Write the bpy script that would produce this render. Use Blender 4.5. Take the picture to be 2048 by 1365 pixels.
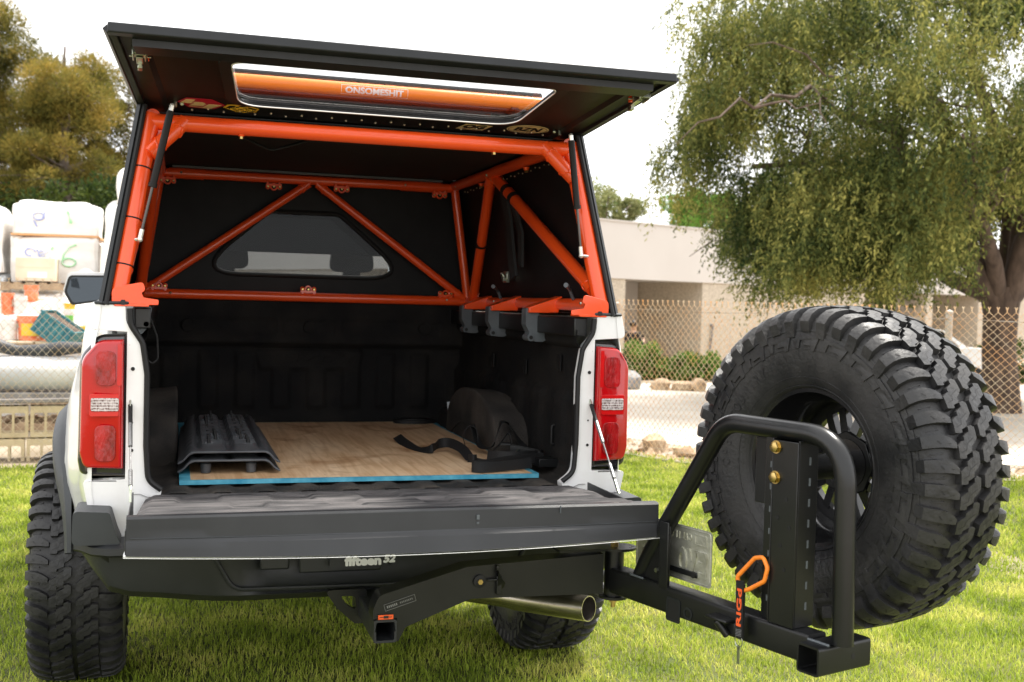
import bpy, bmesh, math, random
import numpy as np
from mathutils import Vector, Matrix
from mathutils.geometry import tessellate_polygon

random.seed(7)
rng = np.random.default_rng(7)
for o in list(bpy.data.objects):
    bpy.data.objects.remove(o)
SC = bpy.context.scene
COL = SC.collection
R = math.radians
PI = math.pi

# ------------------------------------------------------------------ camera
cam_d = bpy.data.cameras.new('camera')
cam = bpy.data.objects.new('camera', cam_d)
COL.objects.link(cam)
SC.camera = cam
cam_d.sensor_width = 36
cam_d.lens = 39.71
cam_d.clip_start = 0.05
cam_d.clip_end = 600
CR = Vector((0.95713576, -0.28842224, 0.02652817))
CU = Vector((-0.01542917, 0.04068769, 0.99905278))
CF = Vector((0.28922841, 0.95663845, -0.03449352))
CP = Vector((-0.63477, -3.62882, 1.45))
cam.matrix_world = Matrix(((CR.x, CU.x, -CF.x, CP.x), (CR.y, CU.y, -CF.y, CP.y), (CR.z, CU.z, -CF.z, CP.z), (0, 0, 0, 1)))
cam_d.dof.use_dof = True
cam_d.dof.focus_distance = 3.7
cam_d.dof.aperture_fstop = 5.0

# ------------------------------------------------------------------ light
SUN_EL, SUN_AZ = 66, 62          # degrees above the horizon; azimuth from +Y towards +X
world = bpy.data.worlds.new('World')
SC.world = world
world.use_nodes = True
wn, wl = world.node_tree.nodes, world.node_tree.links
wn.clear()
sky = wn.new('ShaderNodeTexSky')
sky.sky_type = 'NISHITA'
sky.sun_disc = False
sky.sun_elevation = R(SUN_EL)
sky.sun_rotation = R(SUN_AZ)
sky.dust_density = 4.0
sky.air_density = 1.0
cloud = wn.new('ShaderNodeMixRGB')            # bright high overcast over the clear sky
cloud.inputs[0].default_value = 0.82
cloud.inputs[2].default_value = (13.6, 13.5, 13.4, 1)
bgn = wn.new('ShaderNodeBackground')
bgn.inputs[1].default_value = 0.1
wout = wn.new('ShaderNodeOutputWorld')
wl.new(sky.outputs[0], cloud.inputs[1])
wl.new(cloud.outputs[0], bgn.inputs[0])
wl.new(bgn.outputs[0], wout.inputs[0])
sun_d = bpy.data.lights.new('sun', 'SUN')
sun = bpy.data.objects.new('sun', sun_d)
COL.objects.link(sun)
sun_d.energy = 4.2
sun_d.angle = R(7)
sun_d.color = (1.0, 0.95, 0.87)
sd = Vector((math.sin(R(SUN_AZ)) * math.cos(R(SUN_EL)), math.cos(R(SUN_AZ)) * math.cos(R(SUN_EL)), math.sin(R(SUN_EL))))
sun.rotation_euler = sd.to_track_quat('Z', 'Y').to_euler()
SC.view_settings.view_transform = 'Standard'
SC.view_settings.look = 'None'
SC.view_settings.gamma = 1
SC.view_settings.use_curve_mapping = False
SC.view_settings.exposure = 0.9
SC.render.engine = 'CYCLES'

# ------------------------------------------------------------------ materials
def mat(name, col, col2=None, scale=8, rough=0.6, metal=0, bump=0, bscale=None, coat=0, contrast=(0.35, 0.65),
        alpha=1, trans=0, rough2=None, island=False, spec=0.5, detail=5, stretch=None, ior=1.45, coord='Object'):
    m = bpy.data.materials.new(name)
    m.use_nodes = True
    n, l = m.node_tree.nodes, m.node_tree.links
    b = n['Principled BSDF']
    b.inputs['Base Color'].default_value = (*col, 1)
    b.inputs['Roughness'].default_value = rough
    b.inputs['Metallic'].default_value = metal
    b.inputs['Coat Weight'].default_value = coat
    b.inputs['Coat Roughness'].default_value = 0.08
    b.inputs['Specular IOR Level'].default_value = spec
    b.inputs['IOR'].default_value = ior
    if trans: b.inputs['Transmission Weight'].default_value = trans
    if alpha < 1: b.inputs['Alpha'].default_value = alpha
    tc = n.new('ShaderNodeTexCoord')
    src = tc.outputs[coord]
    if stretch:
        mp = n.new('ShaderNodeMapping'); mp.inputs['Scale'].default_value = stretch
        l.new(src, mp.inputs[0]); src = mp.outputs[0]
    if col2 is not None:
        ramp = n.new('ShaderNodeValToRGB')
        ramp.color_ramp.elements[0].position, ramp.color_ramp.elements[1].position = contrast
        ramp.color_ramp.elements[0].color = (*col, 1); ramp.color_ramp.elements[1].color = (*col2, 1)
        nz = n.new('ShaderNodeTexNoise'); nz.inputs['Scale'].default_value = scale; nz.inputs['Detail'].default_value = detail
        l.new(src, nz.inputs['Vector'])
        if island:
            g = n.new('ShaderNodeNewGeometry')
            mx = n.new('ShaderNodeMix'); mx.inputs[0].default_value = 0.5
            l.new(nz.outputs[0], mx.inputs[2]); l.new(g.outputs['Random Per Island'], mx.inputs[3])
            l.new(mx.outputs[0], ramp.inputs[0])
        else:
            l.new(nz.outputs[0], ramp.inputs[0])
        l.new(ramp.outputs[0], b.inputs['Base Color'])
        if rough2 is not None:
            mr = n.new('ShaderNodeMapRange'); mr.inputs['From Min'].default_value = contrast[0]; mr.inputs['From Max'].default_value = contrast[1]
            mr.inputs['To Min'].default_value = rough; mr.inputs['To Max'].default_value = rough2
            l.new(nz.outputs[0], mr.inputs[0]); l.new(mr.outputs[0], b.inputs['Roughness'])
    if bump:
        nb = n.new('ShaderNodeTexNoise'); nb.inputs['Scale'].default_value = bscale or scale * 6; nb.inputs['Detail'].default_value = 6
        l.new(src, nb.inputs['Vector'])
        bp = n.new('ShaderNodeBump'); bp.inputs['Strength'].default_value = bump; bp.inputs['Distance'].default_value = 0.01
        l.new(nb.outputs[0], bp.inputs['Height']); l.new(bp.outputs[0], b.inputs['Normal'])
    return m

def leafmat(name, c1, c2, c3, scale=1.2):
    m = bpy.data.materials.new(name); m.use_nodes = True
    n, l = m.node_tree.nodes, m.node_tree.links
    b = n['Principled BSDF']
    g = n.new('ShaderNodeNewGeometry'); tc = n.new('ShaderNodeTexCoord')
    nz = n.new('ShaderNodeTexNoise'); nz.inputs['Scale'].default_value = scale; nz.inputs['Detail'].default_value = 4
    l.new(tc.outputs['Object'], nz.inputs['Vector'])
    mx = n.new('ShaderNodeMix'); mx.inputs[0].default_value = 0.42
    mr = n.new('ShaderNodeMapRange'); mr.inputs['From Min'].default_value = 0.3; mr.inputs['From Max'].default_value = 0.7
    l.new(nz.outputs[0], mr.inputs[0])
    l.new(mr.outputs[0], mx.inputs[2]); l.new(g.outputs['Random Per Island'], mx.inputs[3])
    rp = n.new('ShaderNodeValToRGB'); e = rp.color_ramp.elements
    e[0].color = (*c1, 1); e[0].position = 0.15; e[1].color = (*c3, 1); e[1].position = 0.85
    x = e.new(0.5); x.color = (*c2, 1)
    l.new(mx.outputs[0], rp.inputs[0]); l.new(rp.outputs[0], b.inputs['Base Color'])
    b.inputs['Roughness'].default_value = 0.7
    b.inputs['Specular IOR Level'].default_value = 0.2
    tr = n.new('ShaderNodeBsdfTranslucent'); l.new(rp.outputs[0], tr.inputs[0])
    ms = n.new('ShaderNodeMixShader'); ms.inputs[0].default_value = 0.35
    l.new(b.outputs[0], ms.inputs[1]); l.new(tr.outputs[0], ms.inputs[2])
    l.new(ms.outputs[0], n['Material Output'].inputs[0])
    return m

def glassmat(name, tint, rough=0.0, refl=1.0):
    """thin pane: clear tinted transmission plus fresnel reflection"""
    m = bpy.data.materials.new(name); m.use_nodes = True
    n, l = m.node_tree.nodes, m.node_tree.links
    n.remove(n['Principled BSDF'])
    t = n.new('ShaderNodeBsdfTransparent'); t.inputs[0].default_value = (*tint, 1)
    g = n.new('ShaderNodeBsdfGlossy'); g.inputs['Roughness'].default_value = rough
    f = n.new('ShaderNodeFresnel'); f.inputs[0].default_value = 1.5
    mu = n.new('ShaderNodeMath'); mu.operation = 'MULTIPLY'; mu.inputs[1].default_value = refl
    ms = n.new('ShaderNodeMixShader')
    l.new(f.outputs[0], mu.inputs[0]); l.new(mu.outputs[0], ms.inputs[0])
    l.new(t.outputs[0], ms.inputs[1]); l.new(g.outputs[0], ms.inputs[2]); l.new(ms.outputs[0], n['Material Output'].inputs[0])
    return m

M = {}
M['white_paint'] = mat('white_paint', (0.84, 0.84, 0.835), (0.70, 0.69, 0.665), 7, 0.28, coat=0.8, contrast=(0.5, 0.85), detail=9, rough2=0.5)
M['frame_orange'] = mat('frame_orange', (0.92, 0.092, 0.012), (0.87, 0.078, 0.010), 5, 0.30, coat=0.5, bump=0.03, bscale=90)
M['panel_black'] = mat('panel_black', (0.0055, 0.0055, 0.006), (0.009, 0.009, 0.0095), 12, 0.55, spec=0.28, bump=0.06, bscale=400)
M['roof_lining'] = mat('roof_lining', (0.014, 0.014, 0.0145), (0.02, 0.02, 0.0205), 6, 0.7, bump=0.1, bscale=200)
M['rim_grey'] = mat('rim_grey', (0.014, 0.0155, 0.018), (0.010, 0.0115, 0.013), 20, 0.42, spec=0.4)
M['plastic_dark'] = mat('plastic_dark', (0.015, 0.0165, 0.0185), (0.022, 0.0235, 0.026), 6, 0.40, bump=0.12, bscale=900)
M['plastic_flare'] = mat('plastic_flare', (0.028, 0.031, 0.035), (0.038, 0.042, 0.046), 5, 0.5, bump=0.1, bscale=900)
M['liner'] = mat('liner', (0.0055, 0.0055, 0.006), (0.024, 0.021, 0.018), 5, 0.8, spec=0.3, bump=0.4, bscale=160, contrast=(0.42, 0.8))
M['liner_dusty'] = mat('liner_dusty', (0.018, 0.018, 0.020), (0.135, 0.126, 0.126), 11, 0.85, bump=0.6, bscale=130, contrast=(0.36, 0.72), stretch=(0.5, 1.8, 1), detail=10)
M['floor_dusty'] = mat('floor_dusty', (0.010, 0.0095, 0.009), (0.075, 0.062, 0.050), 7, 0.9, bump=0.5, bscale=120, contrast=(0.40, 0.75))
M['steel_black'] = mat('steel_black', (0.0055, 0.006, 0.0065), (0.009, 0.0095, 0.010), 9, 0.34, bump=0.05, bscale=500)
M['steel_satin'] = mat('steel_satin', (0.006, 0.0065, 0.007), (0.009, 0.0095, 0.010), 7, 0.28, bump=0.04, bscale=700)
M['rubber'] = mat('rubber', (0.0125, 0.0130, 0.0145), (0.032, 0.031, 0.031), 9, 0.38, bump=0.25, bscale=70, rough2=0.6)
M['rubber_trim'] = mat('rubber_trim', (0.006, 0.006, 0.0065), rough=0.6)
M['rim_black'] = mat('rim_black', (0.008, 0.008, 0.009), (0.012, 0.012, 0.013), 6, 0.22, coat=0.3)
M['zinc'] = mat('zinc', (0.55, 0.57, 0.50), (0.42, 0.46, 0.36), 40, 0.28, metal=1, bump=0.05)
M['bolt_brass'] = mat('bolt_brass', (0.62, 0.45, 0.16), (0.5, 0.36, 0.14), 50, 0.3, metal=1)
M['rivet_metal'] = mat('rivet_metal', (0.75, 0.66, 0.5), rough=0.35, metal=0.7)
M['clamp_grey'] = mat('clamp_grey', (0.10, 0.115, 0.125), (0.075, 0.085, 0.095), 14, 0.45)
M['lens_red'] = mat('lens_red', (0.52, 0.003, 0.006), (0.42, 0.002, 0.004), 3, 0.07, coat=0.6, bump=0.04, bscale=60)
M['lens_deep'] = mat('lens_deep', (0.16, 0.001, 0.002), (0.46, 0.006, 0.010), 26, 0.10, coat=0.6, stretch=(1, 1, .3), bump=0.5, bscale=90)
M['lens_bright'] = mat('lens_bright', (0.62, 0.010, 0.010), (0.54, 0.006, 0.008), 6, 0.12, coat=0.6)
M['lens_smoke'] = mat('lens_smoke', (0.02, 0.02, 0.021), rough=0.08, coat=1)
M['lens_clear'] = mat('lens_clear', (0.55, 0.48, 0.47), (0.16, 0.10, 0.10), 220, 0.12, coat=1, stretch=(1, 1, 0.5), contrast=(0.42, 0.6))
M['lens_bar'] = mat('lens_bar', (0.8, 0.76, 0.75), rough=0.1, coat=1)
M['steel_bright'] = mat('steel_bright', (0.62, 0.58, 0.50), (0.45, 0.41, 0.34), 14, 0.27, metal=1, stretch=(1, 1, 8))
M['steel_inside'] = mat('steel_inside', (0.16, 0.14, 0.12), (0.06, 0.05, 0.05), 20, 0.6, metal=0.6)
M['cable_steel'] = mat('cable_steel', (0.34, 0.34, 0.34), (0.16, 0.16, 0.16), 300, 0.4, metal=0.8)
M['plate_back'] = mat('plate_back', (0.62, 0.62, 0.56), (0.45, 0.45, 0.38), 30, 0.42, metal=0.8, bump=0.15, bscale=120)
def plymat():
    m = bpy.data.materials.new('plywood'); m.use_nodes = True
    n, l = m.node_tree.nodes, m.node_tree.links; b = n['Principled BSDF']; b.inputs['Roughness'].default_value = .55
    tc = n.new('ShaderNodeTexCoord')
    def noise(sc, stretch, det=6, dist=0):
        mp = n.new('ShaderNodeMapping'); mp.inputs['Scale'].default_value = stretch; l.new(tc.outputs['Object'], mp.inputs[0])
        z = n.new('ShaderNodeTexNoise'); z.inputs['Scale'].default_value = sc; z.inputs['Detail'].default_value = det; z.inputs['Distortion'].default_value = dist
        l.new(mp.outputs[0], z.inputs['Vector']); return z.outputs[0]
    def ramp(src, stops):
        r = n.new('ShaderNodeValToRGB'); e = r.color_ramp.elements
        e[0].position, e[0].color = stops[0][0], (*stops[0][1], 1); e[1].position, e[1].color = stops[-1][0], (*stops[-1][1], 1)
        for p, c in stops[1:-1]: x = e.new(p); x.color = (*c, 1)
        l.new(src, r.inputs[0]); return r.outputs[0]
    def mul(a, b_, f=1.0):
        x = n.new('ShaderNodeMixRGB'); x.blend_type = 'MULTIPLY'; x.inputs[0].default_value = f; l.new(a, x.inputs[1]); l.new(b_, x.inputs[2]); return x.outputs[0]
    base = ramp(noise(2.2, (1, .35, 1), 4, 1.2), [(.30, (.80, .60, .40)), (.5, (.72, .50, .30)), (.72, (.62, .40, .22))])
    grain = ramp(noise(14, (3.2, .22, 1), 8, .6), [(.35, (.78, .70, .62)), (.6, (1, 1, 1))])
    dirt = ramp(noise(3.4, (1, .8, 1), 9, .8), [(.56, (1, 1, 1)), (.66, (.62, .50, .40)), (.74, (.30, .20, .13))])
    scuff = ramp(noise(30, (.35, 1.6, 1), 6, 1.5), [(.60, (1, 1, 1)), (.72, (.55, .42, .32))])
    c = mul(mul(mul(base, grain), dirt), scuff, .6)
    l.new(c, b.inputs['Base Color'])
    return m
M['plywood'] = plymat()
M['paint_blue'] = mat('paint_blue', (0.03, 0.24, 0.36), (0.10, 0.38, 0.50), 24, 0.6)
M['board_grey'] = mat('board_grey', (0.050, 0.055, 0.062), (0.085, 0.09, 0.096), 12, 0.40, bump=0.08, bscale=300)
M['webbing'] = mat('webbing', (0.005, 0.005, 0.0055), (0.010, 0.010, 0.0105), 300, 0.7, bump=0.3, bscale=700)
M['strut_black'] = mat('strut_black', (0.010, 0.008, 0.0075), rough=0.5, spec=0.3)
M['strut_rod'] = mat('strut_rod', (0.10, 0.09, 0.085), rough=0.25, metal=0.7)
M['ball_end'] = mat('ball_end', (0.8, 0.78, 0.74), rough=0.25, metal=0.7)
M['decal_white'] = mat('decal_white', (0.82, 0.82, 0.82), rough=0.5)
M['decal_tan'] = mat('decal_tan', (0.80, 0.64, 0.33), rough=0.5)
M['decal_red'] = mat('decal_red', (0.50, 0.014, 0.04), rough=0.4)
M['decal_yellow'] = mat('decal_yellow', (0.92, 0.56, 0.04), rough=0.5)
M['decal_black'] = mat('decal_black', (0.012, 0.012, 0.012), rough=0.5)
M['decal_grey'] = mat('decal_grey', (0.20, 0.20, 0.20), rough=0.5)
M['stitch_orange'] = mat('stitch_orange', (0.80, 0.11, 0.02), rough=0.7)
M['link_orange'] = mat('link_orange', (0.90, 0.26, 0.02), (0.8, 0.2, 0.02), 60, 0.4)
M['tube_orange'] = mat('tube_orange', (0.95, 0.26, 0.03), rough=0.35, coat=0.3)
M['glass_hatch'] = glassmat('glass_hatch', (0.96, 0.96, 0.96), 0.0, 0.3)
M['glass_dark'] = glassmat('glass_dark', (0.016, 0.021, 0.019), 0.0, 0.25)
M['glass_clear'] = glassmat('glass_clear', (0.68, 0.70, 0.71), 0.0, 0.25)
M['mirror_glass'] = mat('mirror_glass', (0.06, 0.07, 0.08), rough=0.05, metal=0.9)
M['seat_fabric'] = mat('seat_fabric', (0.02, 0.02, 0.02), rough=0.8)
M['hood_silver'] = mat('hood_silver', (0.6, 0.6, 0.6), rough=0.5)
M['soil'] = mat('soil', (0.20, 0.16, 0.11), (0.33, 0.28, 0.21), 1.5, 0.95, bump=0.5, bscale=30)
M['lawn_soil'] = mat('lawn_soil', (0.055, 0.075, 0.018), (0.10, 0.10, 0.03), 6, 0.95, bump=0.4, bscale=60)
M['concrete'] = mat('concrete', (0.52, 0.475, 0.41), (0.42, 0.38, 0.325), 1.2, 0.85, bump=0.2, bscale=60)
M['gravel'] = mat('gravel', (0.40, 0.35, 0.29), (0.22, 0.18, 0.14), 22, 0.95, bump=0.9, bscale=40)
M['wall_paint'] = mat('wall_paint', (0.62, 0.575, 0.54), (0.585, 0.54, 0.505), 0.5, 0.8, bump=0.05, bscale=30)
M['wall_pebble'] = mat('wall_pebble', (0.60, 0.52, 0.42), (0.44, 0.37, 0.29), 18, 0.9, bump=0.5, bscale=40)
M['wall_recess'] = mat('wall_recess', (0.56, 0.51, 0.47), (0.48, 0.43, 0.39), 1.0, 0.85)
M['pouch_fabric'] = mat('pouch_fabric', (0.045, 0.045, 0.045), (0.06, 0.06, 0.06), 90, 0.9, bump=0.2, bscale=400)
M['housing_dusty'] = mat('housing_dusty', (0.012, 0.011, 0.0105), (0.075, 0.063, 0.053), 4, 0.9, bump=0.4, bscale=140, contrast=(0.36, 0.72), detail=8)
M['window_dark'] = mat('window_dark', (0.02, 0.02, 0.022), rough=0.1)
M['bark'] = mat('bark', (0.055, 0.036, 0.026), (0.12, 0.082, 0.06), 9, 0.9, bump=1.0, bscale=16, stretch=(1, 1, 0.3))
M['bark_grey'] = mat('bark_grey', (0.20, 0.16, 0.13), (0.12, 0.09, 0.07), 10, 0.9, bump=0.8, bscale=20)
M['rock_grey'] = mat('rock_grey', (0.30, 0.30, 0.30), (0.18, 0.18, 0.19), 9, 0.9, bump=0.6, bscale=30)
M['rock_tan'] = mat('rock_tan', (0.48, 0.36, 0.24), (0.28, 0.20, 0.13), 8, 0.9, bump=0.6, bscale=30)
M['wire_rust'] = mat('wire_rust', (0.72, 0.36, 0.12), (0.66, 0.54, 0.38), 7, 0.55, metal=0.2, contrast=(0.3, 0.7))
M['wire_pale'] = mat('wire_pale', (0.62, 0.54, 0.43), (0.60, 0.42, 0.24), 5, 0.5, metal=0.2)
M['post_rust'] = mat('post_rust', (0.30, 0.20, 0.13), (0.45, 0.41, 0.36), 8, 0.6)
M['sheet_white'] = mat('sheet_white', (0.86, 0.84, 0.81), (0.74, 0.71, 0.67), 3, 0.45, bump=0.6, bscale=8, stretch=(1, 1, 2.5), detail=8)
M['sheet_blue'] = mat('sheet_blue', (0.70, 0.72, 0.73), (0.58, 0.62, 0.66), 3, 0.5, bump=0.4, bscale=9)
M['tarp_orange'] = mat('tarp_orange', (0.62, 0.34, 0.16), rough=0.7)
M['cardboard'] = mat('cardboard', (0.78, 0.66, 0.50), (0.70, 0.58, 0.43), 5, 0.8)
M['pallet_wood'] = mat('pallet_wood', (0.42, 0.30, 0.19), (0.28, 0.19, 0.12), 10, 0.85)
M['bucket_orange'] = mat('bucket_orange', (0.80, 0.16, 0.05), (0.85, 0.28, 0.14), 12, 0.5)
M['bucket_white'] = mat('bucket_white', (0.72, 0.71, 0.68), rough=0.5)
M['crate_teal'] = mat('crate_teal', (0.02, 0.13, 0.16), (0.04, 0.19, 0.21), 10, 0.5)
M['label_yellow'] = mat('label_yellow', (0.72, 0.50, 0.04), rough=0.5)
M['label_green'] = mat('label_green', (0.16, 0.48, 0.08), rough=0.5)
M['marker_blue'] = mat('marker_blue', (0.28, 0.33, 0.62), (0.62, 0.64, 0.76), 14, 0.6, contrast=(0.4, 0.7))
M['marker_green'] = mat('marker_green', (0.30, 0.66, 0.34), (0.62, 0.76, 0.62), 14, 0.6, contrast=(0.4, 0.7))
M['pipe_white'] = mat('pipe_white', (0.66, 0.65, 0.62), (0.52, 0.53, 0.55), 2, 0.5)
M['pipe_black'] = mat('pipe_black', (0.03, 0.032, 0.035), (0.07, 0.07, 0.075), 4, 0.45)
M['slab_grey'] = mat('slab_grey', (0.28, 0.26, 0.25), (0.18, 0.165, 0.155), 5, 0.85)
M['block_cream'] = mat('block_cream', (0.60, 0.50, 0.32), (0.50, 0.41, 0.26), 6, 0.85, bump=0.4, bscale=50)
M['car_white'] = mat('car_white', (0.7, 0.7, 0.7), rough=0.3, coat=0.6)
M['skin'] = mat('skin', (0.50, 0.30, 0.21), rough=0.6)
M['cloth_black'] = mat('cloth_black', (0.018, 0.018, 0.02), rough=0.9)
M['hair_dark'] = mat('hair_dark', (0.015, 0.012, 0.01), rough=0.5)
M['grass'] = leafmat('grass', (0.125, 0.185, 0.018), (0.35, 0.440, 0.048), (0.66, 0.63, 0.17), 2.2)
M['leaf_big'] = leafmat('leaf_big', (0.020, 0.042, 0.012), (0.125, 0.145, 0.036), (0.40, 0.37, 0.10), 0.9)
M['leaf_pine'] = leafmat('leaf_pine', (0.035, 0.045, 0.012), (0.19, 0.17, 0.034), (0.40, 0.28, 0.06), 0.8)
M['leaf_dark'] = leafmat('leaf_dark', (0.012, 0.03, 0.008), (0.04, 0.065, 0.014), (0.09, 0.12, 0.02), 0.8)
M['leaf_bright'] = leafmat('leaf_bright', (0.06, 0.14, 0.02), (0.13, 0.26, 0.04), (0.22, 0.34, 0.07), 1.0)
M['leaf_pale'] = leafmat('leaf_pale', (0.12, 0.16, 0.05), (0.24, 0.25, 0.10), (0.34, 0.33, 0.16), 1.0)
M['leaf_shrub'] = leafmat('leaf_shrub', (0.04, 0.09, 0.015), (0.10, 0.20, 0.035), (0.22, 0.32, 0.07), 3.0)

# ------------------------------------------------------------------ mesh builder
def V3(*a): return Vector(a)

def fillet(pts, r, n=5, closed=False):
    """round the corners of a polyline (2D or 3D)"""
    out = []
    P = [Vector(p) for p in pts]
    N = len(P)
    rr = r if isinstance(r, (list, tuple)) else [r] * N
    for i, p in enumerate(P):
        if not closed and i in (0, N - 1):
            out.append(p); continue
        a, b = P[i - 1], P[(i + 1) % N]
        da, db = (a - p), (b - p)
        la, lb = da.length, db.length
        da, db = da / la, db / lb
        ang = math.acos(max(-1, min(1, da.dot(db))))
        if rr[i] <= 0 or ang > PI - 0.02:
            out.append(p); continue
        t = min(rr[i] / math.tan(ang / 2), la * 0.48, lb * 0.48)
        s, e = p + da * t, p + db * t
        for k in range(n + 1):
            u = k / n
            out.append(s * (1 - u) ** 2 + p * 2 * u * (1 - u) + e * u * u)
    return out

class MB:
    def __init__(self):
        self.v = []; self.f = []
    def add(self, vs, fs, mtx=None):
        o = len(self.v)
        for p in vs:
            p = Vector(p)
            self.v.append(mtx @ p if mtx is not None else p)
        for f in fs: self.f.append([i + o for i in f])
        return self
    def box(self, x0, x1, y0, y1, z0, z1, mtx=None):
        vs = [(x, y, z) for z in (z0, z1) for y in (y0, y1) for x in (x0, x1)]
        fs = [(0, 2, 3, 1), (4, 5, 7, 6), (0, 1, 5, 4), (2, 6, 7, 3), (0, 4, 6, 2), (1, 3, 7, 5)]
        return self.add(vs, fs, mtx)
    def frame(self, P0, U, V, N, u0, u1, v0, v1, n0, n1):
        P0, U, V, N = Vector(P0), Vector(U), Vector(V), Vector(N)
        vs = [P0 + U * u + V * v + N * n for n in (n0, n1) for v in (v0, v1) for u in (u0, u1)]
        fs = [(0, 2, 3, 1), (4, 5, 7, 6), (0, 1, 5, 4), (2, 6, 7, 3), (0, 4, 6, 2), (1, 3, 7, 5)]
        return self.add(vs, fs)
    def tube(self, pts, r, n=12, caps=True, closed=False, r_end=None):
        P = [Vector(p) for p in pts]
        N = len(P)
        T = []
        for i in range(N):
            if closed: t = P[(i + 1) % N] - P[i - 1]
            else: t = P[min(i + 1, N - 1)] - P[max(i - 1, 0)]
            T.append(t.normalized())
        up = Vector((0, 0, 1)) if abs(T[0].z) < 0.9 else Vector((0, 1, 0))
        nx = T[0].cross(up).normalized()
        vs = []
        for i in range(N):
            nx = (nx - T[i] * nx.dot(T[i])).normalized()
            ny = T[i].cross(nx)
            if isinstance(r, (list, tuple)): ri = r[i]
            else: ri = r if r_end is None else r + (r_end - r) * i / (N - 1)
            for k in range(n):
                a = 2 * PI * k / n
                vs.append(P[i] + nx * math.cos(a) * ri + ny * math.sin(a) * ri)
        fs = []
        for i in range(N if closed else N - 1):
            j = (i + 1) % N
            for k in range(n):
                k2 = (k + 1) % n
                fs.append((i * n + k, j * n + k, j * n + k2, i * n + k2))
        if caps and not closed:
            fs.append(tuple(range(n))); fs.append(tuple(range((N - 1) * n, N * n))[::-1])
        return self.add(vs, fs)
    def lathe(self, prof, P0, ax, n=24, closed_prof=False):
        """prof: list of (along axis, radius)"""
        P0, ax = Vector(P0), Vector(ax).normalized()
        up = Vector((0, 0, 1)) if abs(ax.z) < 0.9 else Vector((0, 1, 0))
        e1 = ax.cross(up).normalized(); e2 = ax.cross(e1)
        vs = [P0 + ax * a + (e1 * math.cos(2 * PI * k / n) + e2 * math.sin(2 * PI * k / n)) * max(r, 1e-4) for a, r in prof for k in range(n)]
        L = len(prof); fs = []
        for i in range(L if closed_prof else L - 1):
            j = (i + 1) % L
            for k in range(n):
                k2 = (k + 1) % n
                fs.append((i * n + k, i * n + k2, j * n + k2, j * n + k))
        return self.add(vs, fs)
    def cyl(self, A, B, r, n=16, r2=None):
        A, B = Vector(A), Vector(B); L = (B - A).length
        return self.lathe([(0, 0), (0, r), (L, r if r2 is None else r2), (L, 0)], A, B - A, n)
    def plate(self, outer, holes, P0, U, V, N, t):
        """flat plate in the plane (U, V), thickness t along N, with holes"""
        P0, U, V, N = Vector(P0), Vector(U), Vector(V), Vector(N)
        loops = [outer] + list(holes)
        flat = [p for lp in loops for p in lp]
        tris = tessellate_polygon([[Vector((p[0], p[1], 0)) for p in lp] for lp in loops])
        k = len(flat)
        vs = [P0 + U * p[0] + V * p[1] for p in flat] + [P0 + U * p[0] + V * p[1] + N * t for p in flat]
        fs = []
        if abs(t) < 1e-7:
            return self.add(vs[:k], [tuple(x) for x in tris])
        for a, b, c in tris:
            fs.append((a, b, c)); fs.append((a + k, c + k, b + k))
        o = 0
        for lp in loops:
            m = len(lp)
            for i in range(m):
                j = (i + 1) % m
                fs.append((o + i, o + j, o + j + k, o + i + k))
            o += m
        return self.add(vs, fs)
    def grid(self, fn, nu, nv, closed_u=False):
        vs = [fn(i / nu, j / nv) for j in range(nv + 1) for i in range(nu + (0 if closed_u else 1))]
        w = nu if closed_u else nu + 1
        fs = []
        for j in range(nv):
            for i in range(nu):
                i2 = (i + 1) % w
                fs.append((j * w + i, j * w + i2, (j + 1) * w + i2, (j + 1) * w + i))
        return self.add(vs, fs)
    def sphere(self, c, r, n=10, sq=(1, 1, 1)):
        c = Vector(c)
        def fn(u, v):
            a, b = 2 * PI * u, PI * v
            return c + Vector((math.cos(a) * math.sin(b) * sq[0], math.sin(a) * math.sin(b) * sq[1], math.cos(b) * sq[2])) * r
        return self.grid(fn, n, max(4, n * 2 // 3), True)
    def build(self, name, m, parent=None, angle=35, bevel=0, seg=2, recalc=True, solid=0):
        me = bpy.data.meshes.new(name)
        me.from_pydata([tuple(p) for p in self.v], [], [tuple(f) for f in self.f])
        if recalc:
            bm = bmesh.new(); bm.from_mesh(me)
            bmesh.ops.remove_doubles(bm, verts=bm.verts, dist=1e-6)
            bmesh.ops.recalc_face_normals(bm, faces=bm.faces)
            bm.to_mesh(me); bm.free()
        return link(name, me, m, parent, angle, bevel, seg, solid)

def link(name, me, m, parent=None, angle=35, bevel=0, seg=2, solid=0):
    me.materials.append(M[m] if isinstance(m, str) else m)
    if angle is not None:
        me.polygons.foreach_set('use_smooth', [True] * len(me.polygons))
        me.set_sharp_from_angle(angle=R(angle))
    o = bpy.data.objects.new(name, me)
    COL.objects.link(o)
    if solid:
        s = o.modifiers.new('thickness', 'SOLIDIFY'); s.thickness = solid; s.offset = 0
    if bevel:
        b = o.modifiers.new('bevel', 'BEVEL'); b.width = bevel; b.segments = seg; b.limit_method = 'ANGLE'; b.angle_limit = R(40)
        b.harden_normals = False
    if parent is not None:
        o.parent = parent
        o.matrix_parent_inverse = root_inv(parent)
    return o

WORLD_OF = {}
def root_inv(parent):
    """parts are modelled in world space; thing empties sit at the thing's base"""
    m = Matrix.Identity(4)
    p = parent; chain = []
    while p is not None:
        chain.append(p); p = p.parent
    w = Matrix.Identity(4)
    for c in reversed(chain):
        w = w @ c.matrix_parent_inverse @ Matrix.LocRotScale(c.location, c.rotation_euler, c.scale)
    return w.inverted()

def tag(o, label=None, cat=None, group=None, kind=None):
    if label: o['label'] = label
    if cat: o['category'] = cat
    if group: o['group'] = group
    if kind: o['kind'] = kind
    return o

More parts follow.
